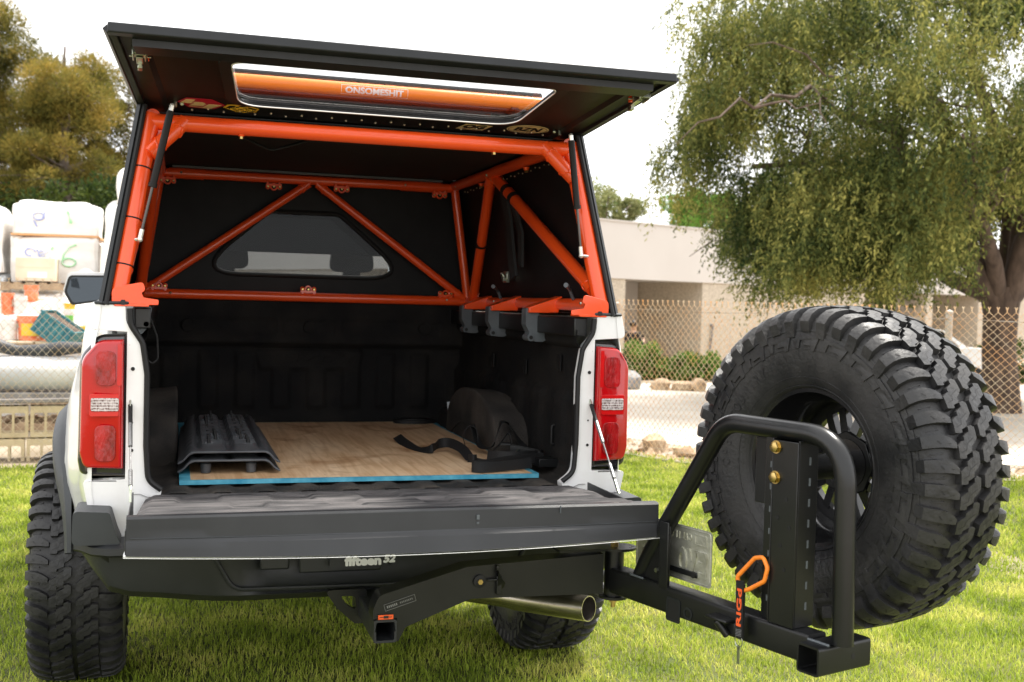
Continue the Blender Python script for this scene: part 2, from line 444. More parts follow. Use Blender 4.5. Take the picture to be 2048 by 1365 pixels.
def thing(name, loc, label, cat, group=None, kind=None, rot=0):
    o = bpy.data.objects.new(name, None)
    o.empty_display_size = 0.2
    COL.objects.link(o)
    o.location = loc; o.rotation_euler = (0, 0, rot)
    return tag(o, label, cat, group, kind)

def local_thing(name, label, cat, group=None):
    """thing built at the origin, moved afterwards"""
    return thing(name, (0, 0, 0), label, cat, group)

KIDS = {}
def children(o): return [c for c in bpy.data.objects if c.parent == o]
def copy_tree(o, parent=None, loc=None, rot=None, label=None):
    c = o.copy(); COL.objects.link(c)
    c.parent = parent
    if parent is not None: c.matrix_parent_inverse = o.matrix_parent_inverse.copy()
    if loc is not None: c.location = loc
    if rot is not None: c.rotation_euler = rot
    if label: c['label'] = label
    for ch in children(o): copy_tree(ch, c)
    return c

def np_mesh(name, verts, faces_flat, nper, m, parent=None, smooth=False):
    me = bpy.data.meshes.new(name)
    nv, nf = len(verts), len(faces_flat) // nper
    me.vertices.add(nv); me.vertices.foreach_set('co', np.asarray(verts, np.float32).ravel())
    me.loops.add(nf * nper); me.loops.foreach_set('vertex_index', np.asarray(faces_flat, np.int32))
    me.polygons.add(nf); me.polygons.foreach_set('loop_start', np.arange(0, nf * nper, nper, dtype=np.int32))
    me.update(calc_edges=True)
    me.validate()
    return link(name, me, m, parent, None)

def finer(vs, fs, levels=2):
    """split triangles at their edge midpoints so that flat lettering can bend round a curve"""
    vs = [tuple(v) for v in vs]; fs = [t for f in fs for t in ([f] if len(f) == 3 else [(f[0], f[k], f[k + 1]) for k in range(1, len(f) - 1)])]
    for _ in range(levels):
        mid = {}; out = []
        def m_(a, b):
            k = (min(a, b), max(a, b))
            if k not in mid: mid[k] = len(vs); vs.append(tuple((vs[a][i] + vs[b][i]) / 2 for i in range(3)))
            return mid[k]
        for a, b, c in fs:
            p, q, r_ = m_(a, b), m_(b, c), m_(c, a); out += [(a, p, r_), (p, b, q), (r_, q, c), (p, q, r_)]
        fs = out
    return np.array(vs), fs
_tc = {}
def text_geo(s, offset=0.0, extrude=0.0, shear=0.0, res=3):
    key = (s, offset, extrude, shear)
    if key not in _tc:
        c = bpy.data.curves.new('lettering', 'FONT')
        c.body = s; c.align_x = 'LEFT'; c.offset = offset; c.extrude = extrude; c.shear = shear; c.resolution_u = res
        o = bpy.data.objects.new('lettering', c); COL.objects.link(o)
        dg = bpy.context.evaluated_depsgraph_get(); dg.update()
        me = bpy.data.meshes.new_from_object(o.evaluated_get(dg))
        vs = np.array([tuple(v.co) for v in me.vertices]); fs = [tuple(p.vertices) for p in me.polygons]
        COL.objects.unlink(o); bpy.data.objects.remove(o); bpy.data.meshes.remove(me); bpy.data.curves.remove(c)
        _tc[key] = (vs, fs)
    vs, fs = _tc[key]
    return vs.copy(), fs

def text_on(mb, s, P0, U, V, N, w, h, offset=0.01, bold=0.0, lift=0.0, mirror=False, shear=0.0, depth=0.0):
    """lettering centred on P0, scaled to w x h"""
    offset = min(offset, .012)
    vs, fs = text_geo(s, offset, 0.02 if depth else 0.0, shear)
    mn, mx = vs.min(0), vs.max(0)
    P0, U, V, N = Vector(P0), Vector(U), Vector(V), Vector(N)
    out = []
    for p in vs:
        x = ((p[0] - mn[0]) / (mx[0] - mn[0]) - 0.5) * w; y = ((p[1] - mn[1]) / (mx[1] - mn[1]) - 0.5) * h
        z = (p[2] / 0.02) * depth if depth else 0
        if mirror: x = -x
        out.append(P0 + U * x + V * y + N * (lift + z))
    offset = min(offset, .012)
    dirs = [(0, 0)] + ([(math.cos(q), math.sin(q)) for q in [2 * PI * k / 8 for k in range(8)]] if bold else [])
    for k, (a, b) in enumerate(dirs): mb.add([p + U * bold * a + V * bold * b + N * .000012 * k for p in out], fs)
    return mb

def smooth(a, b, x):
    t = max(0.0, min(1.0, (x - a) / (b - a)))
    return t * t * (3 - 2 * t)

# ------------------------------------------------------------------ ground
def gh(x, y):
    h = -0.07 - 0.12 * smooth(2.0, 7.5, y)
    h += 0.26 * smooth(4.0, 6.2, x) * smooth(8.2, 3.8, y)
    h -= 0.16 * smooth(14, 26, y)
    h += 0.012 * math.sin(x * 1.3 + 0.4) * math.sin(y * 1.1) * smooth(2.5, 5, abs(x) + max(0, y - 1))
    return h

def ground_sheet(name, m, xs, ys, inside=None, dz=0.0):
    mb = MB(); w = len(xs)
    for y in ys:
        for x in xs: mb.v.append(Vector((x, y, gh(x, y) + dz)))
    for j in range(len(ys) - 1):
        for i in range(w - 1):
            if inside and not inside((xs[i] + xs[i + 1]) / 2, (ys[j] + ys[j + 1]) / 2): continue
            mb.f.append((j * w + i, j * w + i + 1, (j + 1) * w + i + 1, (j + 1) * w + i))
    if inside:
        used = sorted({i for f in mb.f for i in f}); mp = {k: i for i, k in enumerate(used)}
        mb.v = [mb.v[k] for k in used]; mb.f = [[mp[i] for i in f] for f in mb.f]
    return mb.build(name, m, recalc=False)

FA, FB = Vector((4.14, 8.20)), Vector((7.0, 0.96))            # right fence line, corner first
FL = Vector((-6.5, 7.15))                                    # left end of the back fence
fdir = (FB - FA).normalized(); fnr = Vector((-fdir.y, fdir.x))
if fnr.x < 0: fnr = -fnr
ldir = (FA - FL).normalized(); lnr = Vector((-ldir.y, ldir.x))
def in_lawn(x, y):
    p = Vector((x, y))
    return (p - FA).dot(fnr) < 0.0 and (p - FL).dot(lnr) < 0.0

tag(ground_sheet('ground', 'soil', list(np.concatenate([np.linspace(-90, -10, 9)[:-1], np.linspace(-10, 24, 69), np.linspace(24, 140, 12)[1:]])),
    list(np.concatenate([np.linspace(-30, -6, 4)[:-1], np.linspace(-6, 30, 73), np.linspace(30, 260, 12)[1:]]))), kind='structure')

def strip_poly(name, m, pts, dz, n=40, kind='structure'):
    """four-cornered patch draped on the ground"""
    a, b, c, d = [Vector(p) for p in pts]
    mb = MB()
    def fn(u, v):
        p = (a * (1 - u) + b * u) * (1 - v) + (d * (1 - u) + c * u) * v
        return Vector((p.x, p.y, gh(p.x, p.y) + dz))
    mb.grid(fn, n, n)
    return tag(mb.build(name, m, recalc=False), kind=kind)

strip_poly('lawn', 'lawn_soil', [(-7.5, -5), (9.35, -5), (FA.x, FA.y), (FL.x - 1, FL.y - 0.1)], 0.004, 60)
off = lambda p, d: (p.x + fnr.x * d, p.y + fnr.y * d)
pA = FA - fdir * 6; pB = FB + fdir * 3
strip_poly('gravel_verge', 'gravel', [off(FA - fdir * 2, -0.1), off(pB, -0.1), off(pB, 0.95), off(FA - fdir * 2, 0.95)], 0.010, 40)
strip_poly('driveway', 'concrete', [off(pA, 0.95), off(pB, 0.95), (30, 8), (13, 26.5)], 0.014, 50)

# ------------------------------------------------------------------ tyre and wheel (axis along local X, outboard = +X)
CARC = [(-.118, .212), (-.134, .226), (-.146, .245), (-.155, .275), (-.160, .310), (-.160, .345), (-.1565, .375), (-.150, .398), (-.141, .412), (-.128, .4205), (-.105, .4265), (-.06, .4300), (0, .4315)]
CARC = CARC + [(-a, r) for a, r in CARC[-2::-1]]
_cp = [Vector(p) for p in CARC]
_cs = [0.0]
for i in range(1, len(_cp)): _cs.append(_cs[-1] + (_cp[i] - _cp[i - 1]).length)
_mid = _cs[-1] / 2
def carc(t, h):
    """t = arc distance from the crown centre, h = height above the carcass -> (w, r)"""
    s = max(0.0, min(_cs[-1] - 1e-6, t + _mid))
    for i in range(1, len(_cs)):
        if s <= _cs[i]: break
    u = (s - _cs[i - 1]) / (_cs[i] - _cs[i - 1])
    p = _cp[i - 1].lerp(_cp[i], u)
    def nrm(k):
        k0, k1 = max(0, k - 1), min(len(_cp) - 1, k + 1)
        d = (_cp[k1] - _cp[k0]).normalized(); return Vector((-d.y, d.x))
    n = nrm(i - 1).lerp(nrm(i), u).normalized()
    q = p + n * h
    return q.x, q.y
NP = 44
def tyre_geo():
    mb = MB()
    # carcass with rim-protector rings
    prof = []
    for a, r in CARC:
        prof.append((a, r))
    prof += [(.105, .206), (-.105, .206)]
    mb.lathe(prof, (0, 0, 0), (1, 0, 0), 160, True)
    def ring(t0, w, h):
        for sgn in (-1, 1):
            q = [carc(sgn * (_mid - t0), -0.002), carc(sgn * (_mid - t0), h), carc(sgn * (_mid - t0 - w), h), carc(sgn * (_mid - t0 - w), -0.002)]
            mb.lathe(q, (0, 0, 0), (1, 0, 0), 120, True)
    ring(.018, .006, .003); ring(.048, .003, .0018); ring(.128, .0025, .002); ring(.178, .004, .0025)
    pa = 2 * PI / NP
    def pt(s, t, h):
        w, r = carc(t, h)
        a = s * pa
        return Vector((w, r * math.sin(a), r * math.cos(a)))
    def lug(secs, taper=0.035, jit=0.0):
        """secs: (t, s_low, s_high, height)"""
        o = len(mb.v); vs = []; fs = []; n = len(secs)
        for k, (t, s0, s1, h) in enumerate(secs):
            vs += [pt(s0 - taper, t, -0.003), pt(s0, t, h), pt((s0 + s1) / 2, t, h + .0004), pt(s1, t, h), pt(s1 + taper, t, -0.003)]
        for k in range(n - 1):
            for q in range(4):
                fs.append((k * 5 + q, k * 5 + q + 1, (k + 1) * 5 + q + 1, (k + 1) * 5 + q))
        fs.append((0, 1, 2, 3, 4)); e = (n - 1) * 5
        fs.append((e, e + 4, e + 3, e + 2, e + 1))
        mb.add(vs, fs)
    H = .0190
    sp_ = MB()
    def sipe(path, w=.0011, h=.0195):
        for (s0, t0), (s1, t1) in zip(path[:-1], path[1:]):
            d = Vector(((s1 - s0) * pa * .44, t1 - t0)).normalized(); q = Vector((-d.y, d.x)) * w
            sp_.add([pt(s0 + q.x / (pa * .44), t0 + q.y, h), pt(s1 + q.x / (pa * .44), t1 + q.y, h), pt(s1 - q.x / (pa * .44), t1 - q.y, h), pt(s0 - q.x / (pa * .44), t0 - q.y, h)], [(0, 1, 2, 3)])
    for i in range(NP):
        for sg in (-1, 1):
            b = i + (0.0 if sg < 0 else 0.5)
            tt = lambda t: sg * t
            ext = .200 if i % 2 else .186
            j = sg * 1.0
            # shoulder lug, slanting towards the centre, wrapped over the shoulder
            S = [(ext, -.27, .26, .005), (.176, -.29, .27, .011), (.162, -.27, .25, H), (.145, -.27, .25, H), (.128, -.24, .27, H), (.112, -.15, .30, H), (.098, -.02, .34, H), (.086, .13, .35, H * .98)]
            lug([(tt(t), b + (s0 if j > 0 else -s1), b + (s1 if j > 0 else -s0), h) for t, s0, s1, h in S])
            m_ = 1 if j > 0 else -1
            sipe([(b - m_ * .01, tt(.160)), (b + m_ * .0, tt(.134)), (b + m_ * .12, tt(.130)), (b + m_ * .16, tt(.104))])
            # stone-ejector rib between shoulder lugs
            lug([(tt(.150), b + .46, b + .50, .004), (tt(.118), b + .46, b + .54, .004)], 0.01)
            # centre block: stepped lightning-bolt shape
            c = b + (.42 if j > 0 else -.42)
            sipe([(c + m_ * .12, tt(.074)), (c + m_ * .02, tt(.054)), (c - m_ * .20, tt(.050)), (c - m_ * .42, tt(.022))])
            Cc = [(.082, -.16, .34), (.066, -.30, .36), (.0575, -.34, .34), (.057, -.50, .22), (.044, -.60, .16), (.0335, -.68, .08), (.033, -.86, -.10), (.020, -.92, -.22), (.0085, -.84, -.40)]
            lug([(tt(t), c + (s0 if j > 0 else -s1), c + (s1 if j > 0 else -s0), H) for t, s0, s1 in Cc], 0.03)
        # side biters: stepped plates on both sidewalls
    for i in range(NP // 2):
        for sg in (-1, 1):
            b = i * 2
            F = lambda secs, h: lug([(sg * t, b + s0, b + s1, h) for t, s0, s1 in secs], 0.02)
            F([(.196, -.95, .70, ), (.208, -.90, .66), (.2085, -.90, .20), (.222, -.82, .16)], .0045)
            F([(.2085, .34, .66), (.230, .44, .70)], .0045)
            F([(.222, -.82, -.46), (.236, -.72, -.48)], .0045)
    # lettering moulded round both sidewalls
    for sg in (-1, 1):
        for word, a0, size, sp in (('OPEN COUNTRY', R(300), .030, .0315), ('TOYO TIRES', R(120), .030, .0315), ('M/T', R(200), .026, .029)):
            tc = sg * (_mid - .092)
            for k, ch in enumerate(word):
                if ch == ' ': continue
                vs, fs = finer(*text_geo(ch, 0.008), 1)
                mn, mx = vs.min(0), vs.max(0)
                wd = (mx[0] - mn[0]) * size; hg = size if ch != '/' else size
                ang = a0 + (k - len(word) / 2) * sp / .32
                out = []
                for p in vs:
                    x = ((p[0] - mn[0]) / (mx[0] - mn[0]) - .5) * wd; y = (p[1] - mn[1]) / max(mx[1] - mn[1], 1e-6) * hg - hg / 2
                    w_, r_ = carc(tc - sg * y, .0034)
                    aa = ang + x / .32
                    out.append(Vector((w_, r_ * math.sin(aa) * (-sg) * -1 if sg < 0 else -r_ * math.sin(aa), r_ * math.cos(aa))))
                mb.add(out, fs)
    return mb, sp_

def rim_geo():
    mb = MB()
    # barrel and both lips
    mb.lathe([(-.122, .208), (-.128, .226), (-.124, .228), (-.118, .214), (-.10, .206), (-.085, .203), (-.06, .188), (.03, .186), (.06, .196), (.10, .205), (.118, .214), (.124, .228), (.128, .226), (.120, .206),
              (.10, .199), (.06, .188), (.03, .180), (-.06, .182), (-.085, .197), (-.10, .200)], (0, 0, 0), (1, 0, 0), 96, True)
    # face: outer band, hub and eight twin spokes
    mb.lathe([(.045, .150), (.045, .186), (.068, .186), (.068, .150)], (0, 0, 0), (1, 0, 0), 80, True)
    mb.lathe([(.02, .0), (.02, .072), (.048, .080), (.058, .070), (.058, .0)], (0, 0, 0), (1, 0, 0), 48)
    for k in range(8):
        a = 2 * PI * k / 8
        for s in (-1, 1):
            a1 = a + s * R(4); a2 = a + s * R(13.5)
            d1 = Vector((0, math.sin(a1), math.cos(a1))); d2 = Vector((0, math.sin(a2), math.cos(a2)))
            A = d1 * .060 + Vector((.040, 0, 0)); B = d2 * .160 + Vector((.055, 0, 0))
            t = (B - A).normalized(); sd_ = t.cross(Vector((1, 0, 0))).normalized()
            vs = []
            for P, w in ((A, .014), (B, .012)):
                for n_ in (-.012, .012):
                    vs += [P + sd_ * w + Vector((n_, 0, 0)), P - sd_ * w + Vector((n_, 0, 0))]
            mb.add(vs, [(0, 1, 3, 2), (4, 6, 7, 5), (0, 4, 5, 1), (2, 3, 7, 6), (0, 2, 6, 4), (1, 5, 7, 3)])
        mb.cyl((.05, .052 * math.sin(a), .052 * math.cos(a)), (.078, .052 * math.sin(a), .052 * math.cos(a)), .009, 6)
    return mb

(TY, SI), RM = tyre_geo(), rim_geo()

# ------------------------------------------------------------------ pickup truck
scale_poly2 = lambda P_, f: [(p[0] * f, p[1]) for p in P_]
truck = thing('pickup_truck', (0, 1.9, -0.07), 'white lifted pickup truck seen from behind with its black tailgate lowered over the lawn', 'pickup truck')
WC = (1.12, .372)      # rear axle position (y, z)

def body_x(y, z):
    """half width of the outer body skin"""
    x = 0.856 + 0.026 * smooth(0.03, 0.14, y) + 0.047 * smooth(0.15, 1.4, y)
    x += 0.022 * smooth(1.42, 1.24, z)
    x -= 0.05 * smooth(0.85, 0.62, z)
    d = math.hypot(y - WC[0], z - WC[1])
    x += 0.075 * smooth(0.98, 0.58, d)
    return x
arch_r = 0.56
ys = [0.0, .012, .035, .07, .12, .2, .3, .4, .5, .56, .58, .62, .68, .76, .86, .98, 1.12, 1.26, 1.38, 1.48, 1.56, 1.62, 1.66, 1.7, 1.8, 1.92]
for s in (-1, 1):
    mb = MB()
    def zb(y):
        b = 0.60
        if abs(y - WC[0]) < arch_r: b = max(b, WC[1] + math.sqrt(arch_r ** 2 - (y - WC[0]) ** 2))
        return b
    nz = 16
    for y in ys:
        for k in range(nz + 1):
            z = zb(y) + (1.405 - zb(y)) * k / nz
            x = body_x(y, z)
            if y < .05: x -= 0.02 * (1 - y / .05) ** 2
            mb.v.append(V3(s * x, y, z))
        mb.v.append(V3(s * (body_x(y, 1.405) - .012), y, 1.416)); mb.v.append(V3(s * .735, y, 1.416))
    w = nz + 3
    for i in range(len(ys) - 1):
        for k in range(w - 1): mb.f.append((i * w + k, i * w + k + 1, (i + 1) * w + k + 1, (i + 1) * w + k))
    o = mb.build('body_side', 'white_paint', truck, 30)
    # rear jamb between tail lamp and bed opening
    outer = [(.767, 1.413), (.767, .60), (.862, .62), (.862, .60), (.70, .60), (.70, .80)]
    jamb = fillet([(.858, 1.412), (.876, 1.335), (.762, 1.328), (.762, .876), (.884, .872), (.866, .78), (.84, .60), (.70, .60), (.655, .835), (.70, .87), (.707, .98), (.707, 1.20), (.722, 1.30), (.765, 1.355), (.768, 1.412)],
                  [0, .02, 0, 0, .01, .05, 0, 0, 0, .05, 0, .05, .05, .05, 0], 5)
    mb = MB(); mb.plate([(s * p[0], p[1]) for p in jamb], [], (0, .004, 0), (1, 0, 0), (0, 0, 1), (0, 1, 0), .05)
    mb.build('tailgate_jamb', 'white_paint', truck, 40, bevel=.006)
    # black rubber edge lining the opening
    edge = fillet([(s * .655, .0, .842), (s * .695, .0, .872), (s * .702, .0, .98), (s * .702, .0, 1.20), (s * .716, .0, 1.295), (s * .752, .0, 1.35), (s * .755, .0, 1.40)], [0, .05, 0, .05, .05, .04, 0], 5)
    mb = MB(); mb.tube(edge, .009, 8); mb.build('opening_trim', 'rubber_trim', truck)
    # moulded rail end cap
    mb = MB(); mb.box(*(sorted((s * .757, s * .858))), -.003, .22, 1.410, 1.421); mb.build('rail_end_cap', 'plastic_flare', truck, bevel=.006)
    # tail lamp
    lamp = (MB())
    def lampxz(a):
        return a
    lo = fillet([(s * .762, 1.322), (s * .845, 1.318), (s * .899, 1.255), (s * .903, .93), (s * .895, .887), (s * .758, .883)], [.004, .05, .07, .03, .02, .004], 6, True)
    def bulge(mbx, poly, y0, dep, m=5):
        """pillow-shaped lens: concentric rings towards the middle"""
        cx = sum(p[0] for p in poly) / len(poly); cz = sum(p[1] for p in poly) / len(poly)
        n = len(poly); o_ = len(mbx.v); vs = []
        for k in range(m + 1):
            u = k / m
            f = 1 - .16 * (1 - math.cos(u * PI / 2)) if k < m else .84
            yy = y0 - dep * math.sin(u * PI / 2)
            for p in poly:
                vs.append(V3(cx + (p[0] - cx) * f, yy + .020 * smooth(.85, .90, abs(p[0])), cz + (p[1] - cz) * (1 - (1 - f) * .35)))
        fs = [(k * n + i, k * n + (i + 1) % n, (k + 1) * n + (i + 1) % n, (k + 1) * n + i) for k in range(m) for i in range(n)]
        fs.append(tuple(m * n + i for i in range(n)))
        mbx.add(vs, fs)
    tl = MB(); bulge(tl, lo, .040, .030); tl.plate(scale_poly2(lo, .978), [], (0, .026, 0), (1, 0, 0), (0, 0, 1), (0, 1, 0), .03); tail = tl.build('taillight', 'lens_smoke', truck, 50)
    rl = MB(); red = fillet([(s * .770, 1.306), (s * .842, 1.303), (s * .893, 1.245), (s * .896, .955), (s * .884, .912), (s * .768, .908)], [.004, .045, .06, .04, .025, .004], 6, True)
    bulge(rl, red, .014, .032); rl.build('red_lens', 'lens_red', tail, 50)
    def onlens(nm, m, x0, x1, z0, z1, y=-.0205, rad=.006, t=.0025):
        g = MB(); g.plate([(s * p[0], p[1]) for p in fillet([(x0, z0), (x1, z0), (x1, z1), (x0, z1)], rad, 3, True)], [], (0, y, 0), (1, 0, 0), (0, 0, 1), (0, 1, 0), t)
        return g.build(nm, m, tail, 40, bevel=.001)
    onlens('upper_reflector', 'lens_deep', .792, .850, 1.165, 1.270, rad=.02)
    onlens('lower_reflector', 'lens_deep', .790, .850, .935, 1.045, rad=.02)
    onlens('lens_bezel', 'lens_bright', .782, .866, 1.072, 1.140, y=-.0225)
    onlens('lens_bezel', 'lens_bright', .7745, .788, 1.165, 1.292, y=-.0225)
    g = MB()
    for dz in (0, .115): g.cyl((s * .822, -.021, 1.225 - dz * 2.08), (s * .822, -.0225, 1.225 - dz * 2.08), .018, 20)
    g.build('bulb_disc', 'lens_deep', tail)  # darker red discs where the bulbs sit
    onlens('reverse_lens', 'lens_clear', .782, .868 - .006, 1.088, 1.128, y=-.0255)
    g = MB()
    for k in range(5): g.box(*sorted((s * .784, s * .860)), -.0268, -.0250, 1.0905 + k * .0083, 1.0922 + k * .0083)
    g.build('lens_rib', 'lens_bar', tail)
    # tailgate latch striker and hinge holes
    mb = MB(); mb.lathe([(0, 0), (0, .016), (.004, .016), (.004, .006), (.034, .006), (.034, .010), (.040, .010), (.040, 0)], (s * .752, .02, 1.288), (-s, -.35, 0), 16)
    mb.build('latch_striker', 'steel_black', truck)
    mb = MB()
    for z, r_ in ((1.215, .006), (.965, .005), (1.05, .003)): mb.cyl((s * .744, .002, z), (s * .744, .0035, z), r_, 12)
    mb.build('jamb_hole', 'rubber_trim', truck)
    # flare round the wheel arch
    mb = MB()
    nA = 34
    for i in range(nA + 1):
        a = R(16) + (PI - R(12)) * i / nA
        cy, cz = -math.cos(a), math.sin(a)
        for rr, xx in ((.525, .955), (.525, 1.028), (.535, 1.046), (.60, 1.044), (.635, 1.012), (.645, .965)):
            k = 1 + 0.04 * max(0, -math.cos(a)); endt = smooth(0, 3, i); rr = .56 + (rr - .56) * (.55 + .45 * endt)
            xe = .945 + (xx - .945) * (.30 + .70 * smooth(0, 10, i)); mb.v.append(V3(s * (xe + .004), WC[0] + cy * rr * k, WC[1] + cz * rr * k))
    for i in range(nA):
        for k in range(5): mb.f.append((i * 6 + k, i * 6 + k + 1, (i + 1) * 6 + k + 1, (i + 1) * 6 + k))
    mb.build('fender_flare', 'plastic_flare', truck, 40)
    # black inner arch
    mb = MB()
    for i in range(21):
        a = R(32) + R(116) * i / 20
        for xx in (.955, .60): mb.v.append(V3(s * xx, WC[0] - math.cos(a) * .545, WC[1] + math.sin(a) * .545))
    for i in range(20): mb.f.append((i * 2, i * 2 + 1, i * 2 + 3, i * 2 + 2))
    mb.build('arch_liner', 'rubber_trim', truck)

# bed: floor, walls, bulkhead, wheel housings
def ribbed(x0, x1, y0, y1, z, n, dep):
    mb = MB()
    def fn(u, v):
        x = x0 + (x1 - x0) * u
        c = math.cos(2 * PI * n * u)
        return V3(x, y0 + (y1 - y0) * v, z - dep * (0.5 - 0.5 * max(-1, min(1, c * 2.2))))
    return mb.grid(fn, n * 12, 10)
ribbed(-.74, .74, 0.0, 1.87, .830, 11, .010).build('bed_floor', 'floor_dusty', truck, 60)
for s in (-1, 1):
    mb = MB()
    def fn(u, v):
        y = .02 + 1.85 * u; z = .80 + .56 * v
        x = .738
        x -= .012 * (0.5 + 0.5 * max(-1, min(1, 3 * math.cos(2 * PI * 7 * u)))) * smooth(.86, .9, z) * (1 - smooth(1.12, 1.14, z))
        x += .016 * smooth(1.10, 1.125, z)          # ledge
        x -= .03 * smooth(1.29, 1.31, z)
        x -= .022 * smooth(.10, .05, y)
        x -= .05 * max(0, 1 - (z - .80) / .09) ** 2
        return V3(s * x, y, z)
    mb.grid(fn, 90, 40)
    mb.build('bed_wall', 'liner', truck, 50)
    mb = MB()
    def fn(u, v):
        a = PI * u
        prof = smooth(0, .5, v)
        y = WC[0] - .02 - math.cos(a) * (.46 - .05 * v); z = .80 + (math.sin(a) ** .62) * (.262 + .015 * v)
        x = .745 - .140 * math.sin(v * PI / 2) ** .7
        if v > .8: k = (v - .8) / .2; z = .80 + (z - .80) * (1 - .10 * k); y = WC[0] + (y - WC[0]) * (1 - .07 * k)
        return V3(s * x, y, z)
    mb.grid(fn, 26, 12)
    # closing face
    c0 = len(mb.v); rimv = [fn(i / 26, 1.0) for i in range(27)]
    mb.v.append(V3(s * .603, WC[0], .82)); mb.v += rimv
    for i in range(26): mb.f.append((c0, c0 + 1 + i, c0 + 2 + i))
    mb.build('wheel_housing', 'housing_dusty', truck, 55)
    # bed rail tube and pockets
    mb = MB(); mb.box(*sorted((s * .694, s * .742)), .03, 1.84, 1.338, 1.402); mb.build('bed_rail', 'steel_black', truck, bevel=.004)
    mb = MB()
    for y in (.30, .72, 1.20): mb.box(*sorted((s * .741, s * .7455)), y, y + .035, 1.20 - .04 * (y > .5), 1.26 - .04 * (y > .5))
    mb.build('stake_pocket', 'rubber_trim', truck)
    mb = MB(); mb.tube(fillet([(s * .735, .30, 1.00), (s * .715, .30, 1.00), (s * .715, .30, .93), (s * .735, .30, .93)], .015, 4), .005, 8); mb.build('tie_down', 'rubber_trim', truck)
mb = MB()
def fn(u, v):
    x = -.80 + 1.60 * u; z = .80 + .635 * v
    y = 1.87
    rib = max(-1, min(1, 3 * math.cos(2 * PI * 9.5 * u)))
    inlo = smooth(.90, .93, z) * (1 - smooth(1.17, 1.19, z))
    badge = smooth(1.095, 1.10, z) * smooth(.27, .25, abs(x - .006) + (1.19 - z) * .3)
    y -= .014 * (0.5 + 0.5 * rib) * inlo * (1 - badge)
    y -= .05 * smooth(1.205, 1.225, z)
    y -= .016 * badge * (1 - smooth(1.185, 1.195, z))
    y += .008 * smooth(1.265, 1.275, z) * (1 - smooth(1.335, 1.345, z)) * (1 if abs(abs(x) - .40) < .24 or abs(x) < .12 else 0)
    y -= .03 * max(0, 1 - (z - .80) / .10) ** 2
    return V3(x, y, z)
mb.grid(fn, 228, 62)
bulk = mb.build('bulkhead', 'liner', truck, 50)
mb = MB()
for x in (-.56, .0, .56): mb.lathe([(0, 0), (0, .030), (.006, .028), (.006, 0)], (x, 1.815, 1.305), (0, -1, 0), 20)
mb.build('bulkhead_boss', 'liner', bulk)
mb = MB()
for k in range(7):
    x0 = -.20 + k * .06
    mb.tube([(x0, 1.851, 1.135), (x0 + .03, 1.850, 1.135 + .012 * (k % 2)), (x0 + .04, 1.849, 1.155 + .012 * (k % 3)), (x0 + .07, 1.849, 1.165)], .0025, 5)
mb.plate(fillet([(-.25, 1.187), (.262, 1.187), (.215, 1.112), (-.20, 1.112)], .015, 4, True), [fillet([(-.238, 1.182), (.250, 1.182), (.208, 1.118), (-.194, 1.118)], .012, 4, True)], (0, 1.853, 0), (1, 0, 0), (0, 0, 1), (0, -1, 0), .004)
mb.build('bulkhead_emblem', 'liner', bulk)

# tailgate, lowered
TG0, TG1 = .832, .878
def tgz(y): return TG0 + (TG1 - TG0) * (-y / .62)
mb = MB()
# shell: painted skin underneath, bowed along its lower edge
def bow(x): return 1 - (x / .742) ** 2
def fn(u, v):
    x = -.742 + 1.484 * u
    y = -.03 - .590 * v - .026 * bow(x) * v
    return V3(x, y, tgz(y) - .075 - .026 * math.sin(v * PI * .5) - .014 * bow(x) * v)
mb.grid(fn, 32, 8)
tg = mb.build('tailgate', 'white_paint', truck, 40, solid=.005)
mb = MB()
def fn(u, v):
    x = -.722 + 1.444 * u; y = -.012 - .585 * v
    z = tgz(y) - .004
    e = min(u, 1 - u) * 1.444
    z -= .012 * smooth(.03, 0, e) + .010 * smooth(.93, 1.0, v)
    bars = 0
    for k in range(5):
        x0 = -.56 + k * .28
        bars = max(bars, smooth(.075, .05, abs(x - x0)) * smooth(.05, .12, v) * smooth(.42, .34, v))
        bars = max(bars, smooth(.055, .04, abs(x - x0 - .14)) * smooth(.38, .46, v) * smooth(.74, .66, v))
    z -= .009 * bars
    z -= .003 * smooth(.02, .0, abs(v - .82))
    return V3(x * (1 - .03 * (1 - v)), y, z)
mb.grid(fn, 160, 48)
mb.build('tailgate_liner', 'liner_dusty', tg, 60)
mb = MB()  # black cap on the top edge that now faces the camera
def capfn(u, v):
    x = -.736 + 1.472 * u; b = bow(x)
    prof = [(-.588, -.001), (-.612, -.001), (-.618, -.007), (-.620 - .004 * b, -.058), (-.620 - .012 * b, -.062 - .005 * b), (-.622 - .016 * b, -.0665 - .006 * b), (-.626 - .026 * b, -.100 - .014 * b), (-.600, -.103 - .014 * b)]
    k = v * (len(prof) - 1); i = min(int(k), len(prof) - 2); t = k - i
    y = prof[i][0] * (1 - t) + prof[i + 1][0] * t; z = prof[i][1] * (1 - t) + prof[i + 1][1] * t
    return V3(x, y, tgz(-.62) + z)
mb.grid(capfn, 40, 14)
mb.build('tailgate_cap', 'plastic_dark', tg, 25)
mb = MB()
for x in (-.735, .735):
    mb.box(*sorted((x, x * 1.006)), -.61, -.03, .775, tgz(-.3) - .012)
mb.build('tailgate_end', 'plastic_dark', tg, bevel=.003)
mb = MB()   # raised line across the cap
mb.tube([(-.725 + 1.45 * i / 30, -.6215 - .004 * bow(-.725 + 1.45 * i / 30), .823 - .006 * bow(-.725 + 1.45 * i / 30)) for i in range(31)], .0013, 6)
mb.build('cap_seam', 'plastic_flare', tg)
mb = MB(); mb.tube([(-.742 + 1.484 * i / 30, -.629 - .027 * bow(-.742 + 1.484 * i / 30), .7750 - .0145 * bow(-.742 + 1.484 * i / 30)) for i in range(31)], .0009, 6)
mb.build('painted_edge', 'white_paint', tg)
mb = MB()
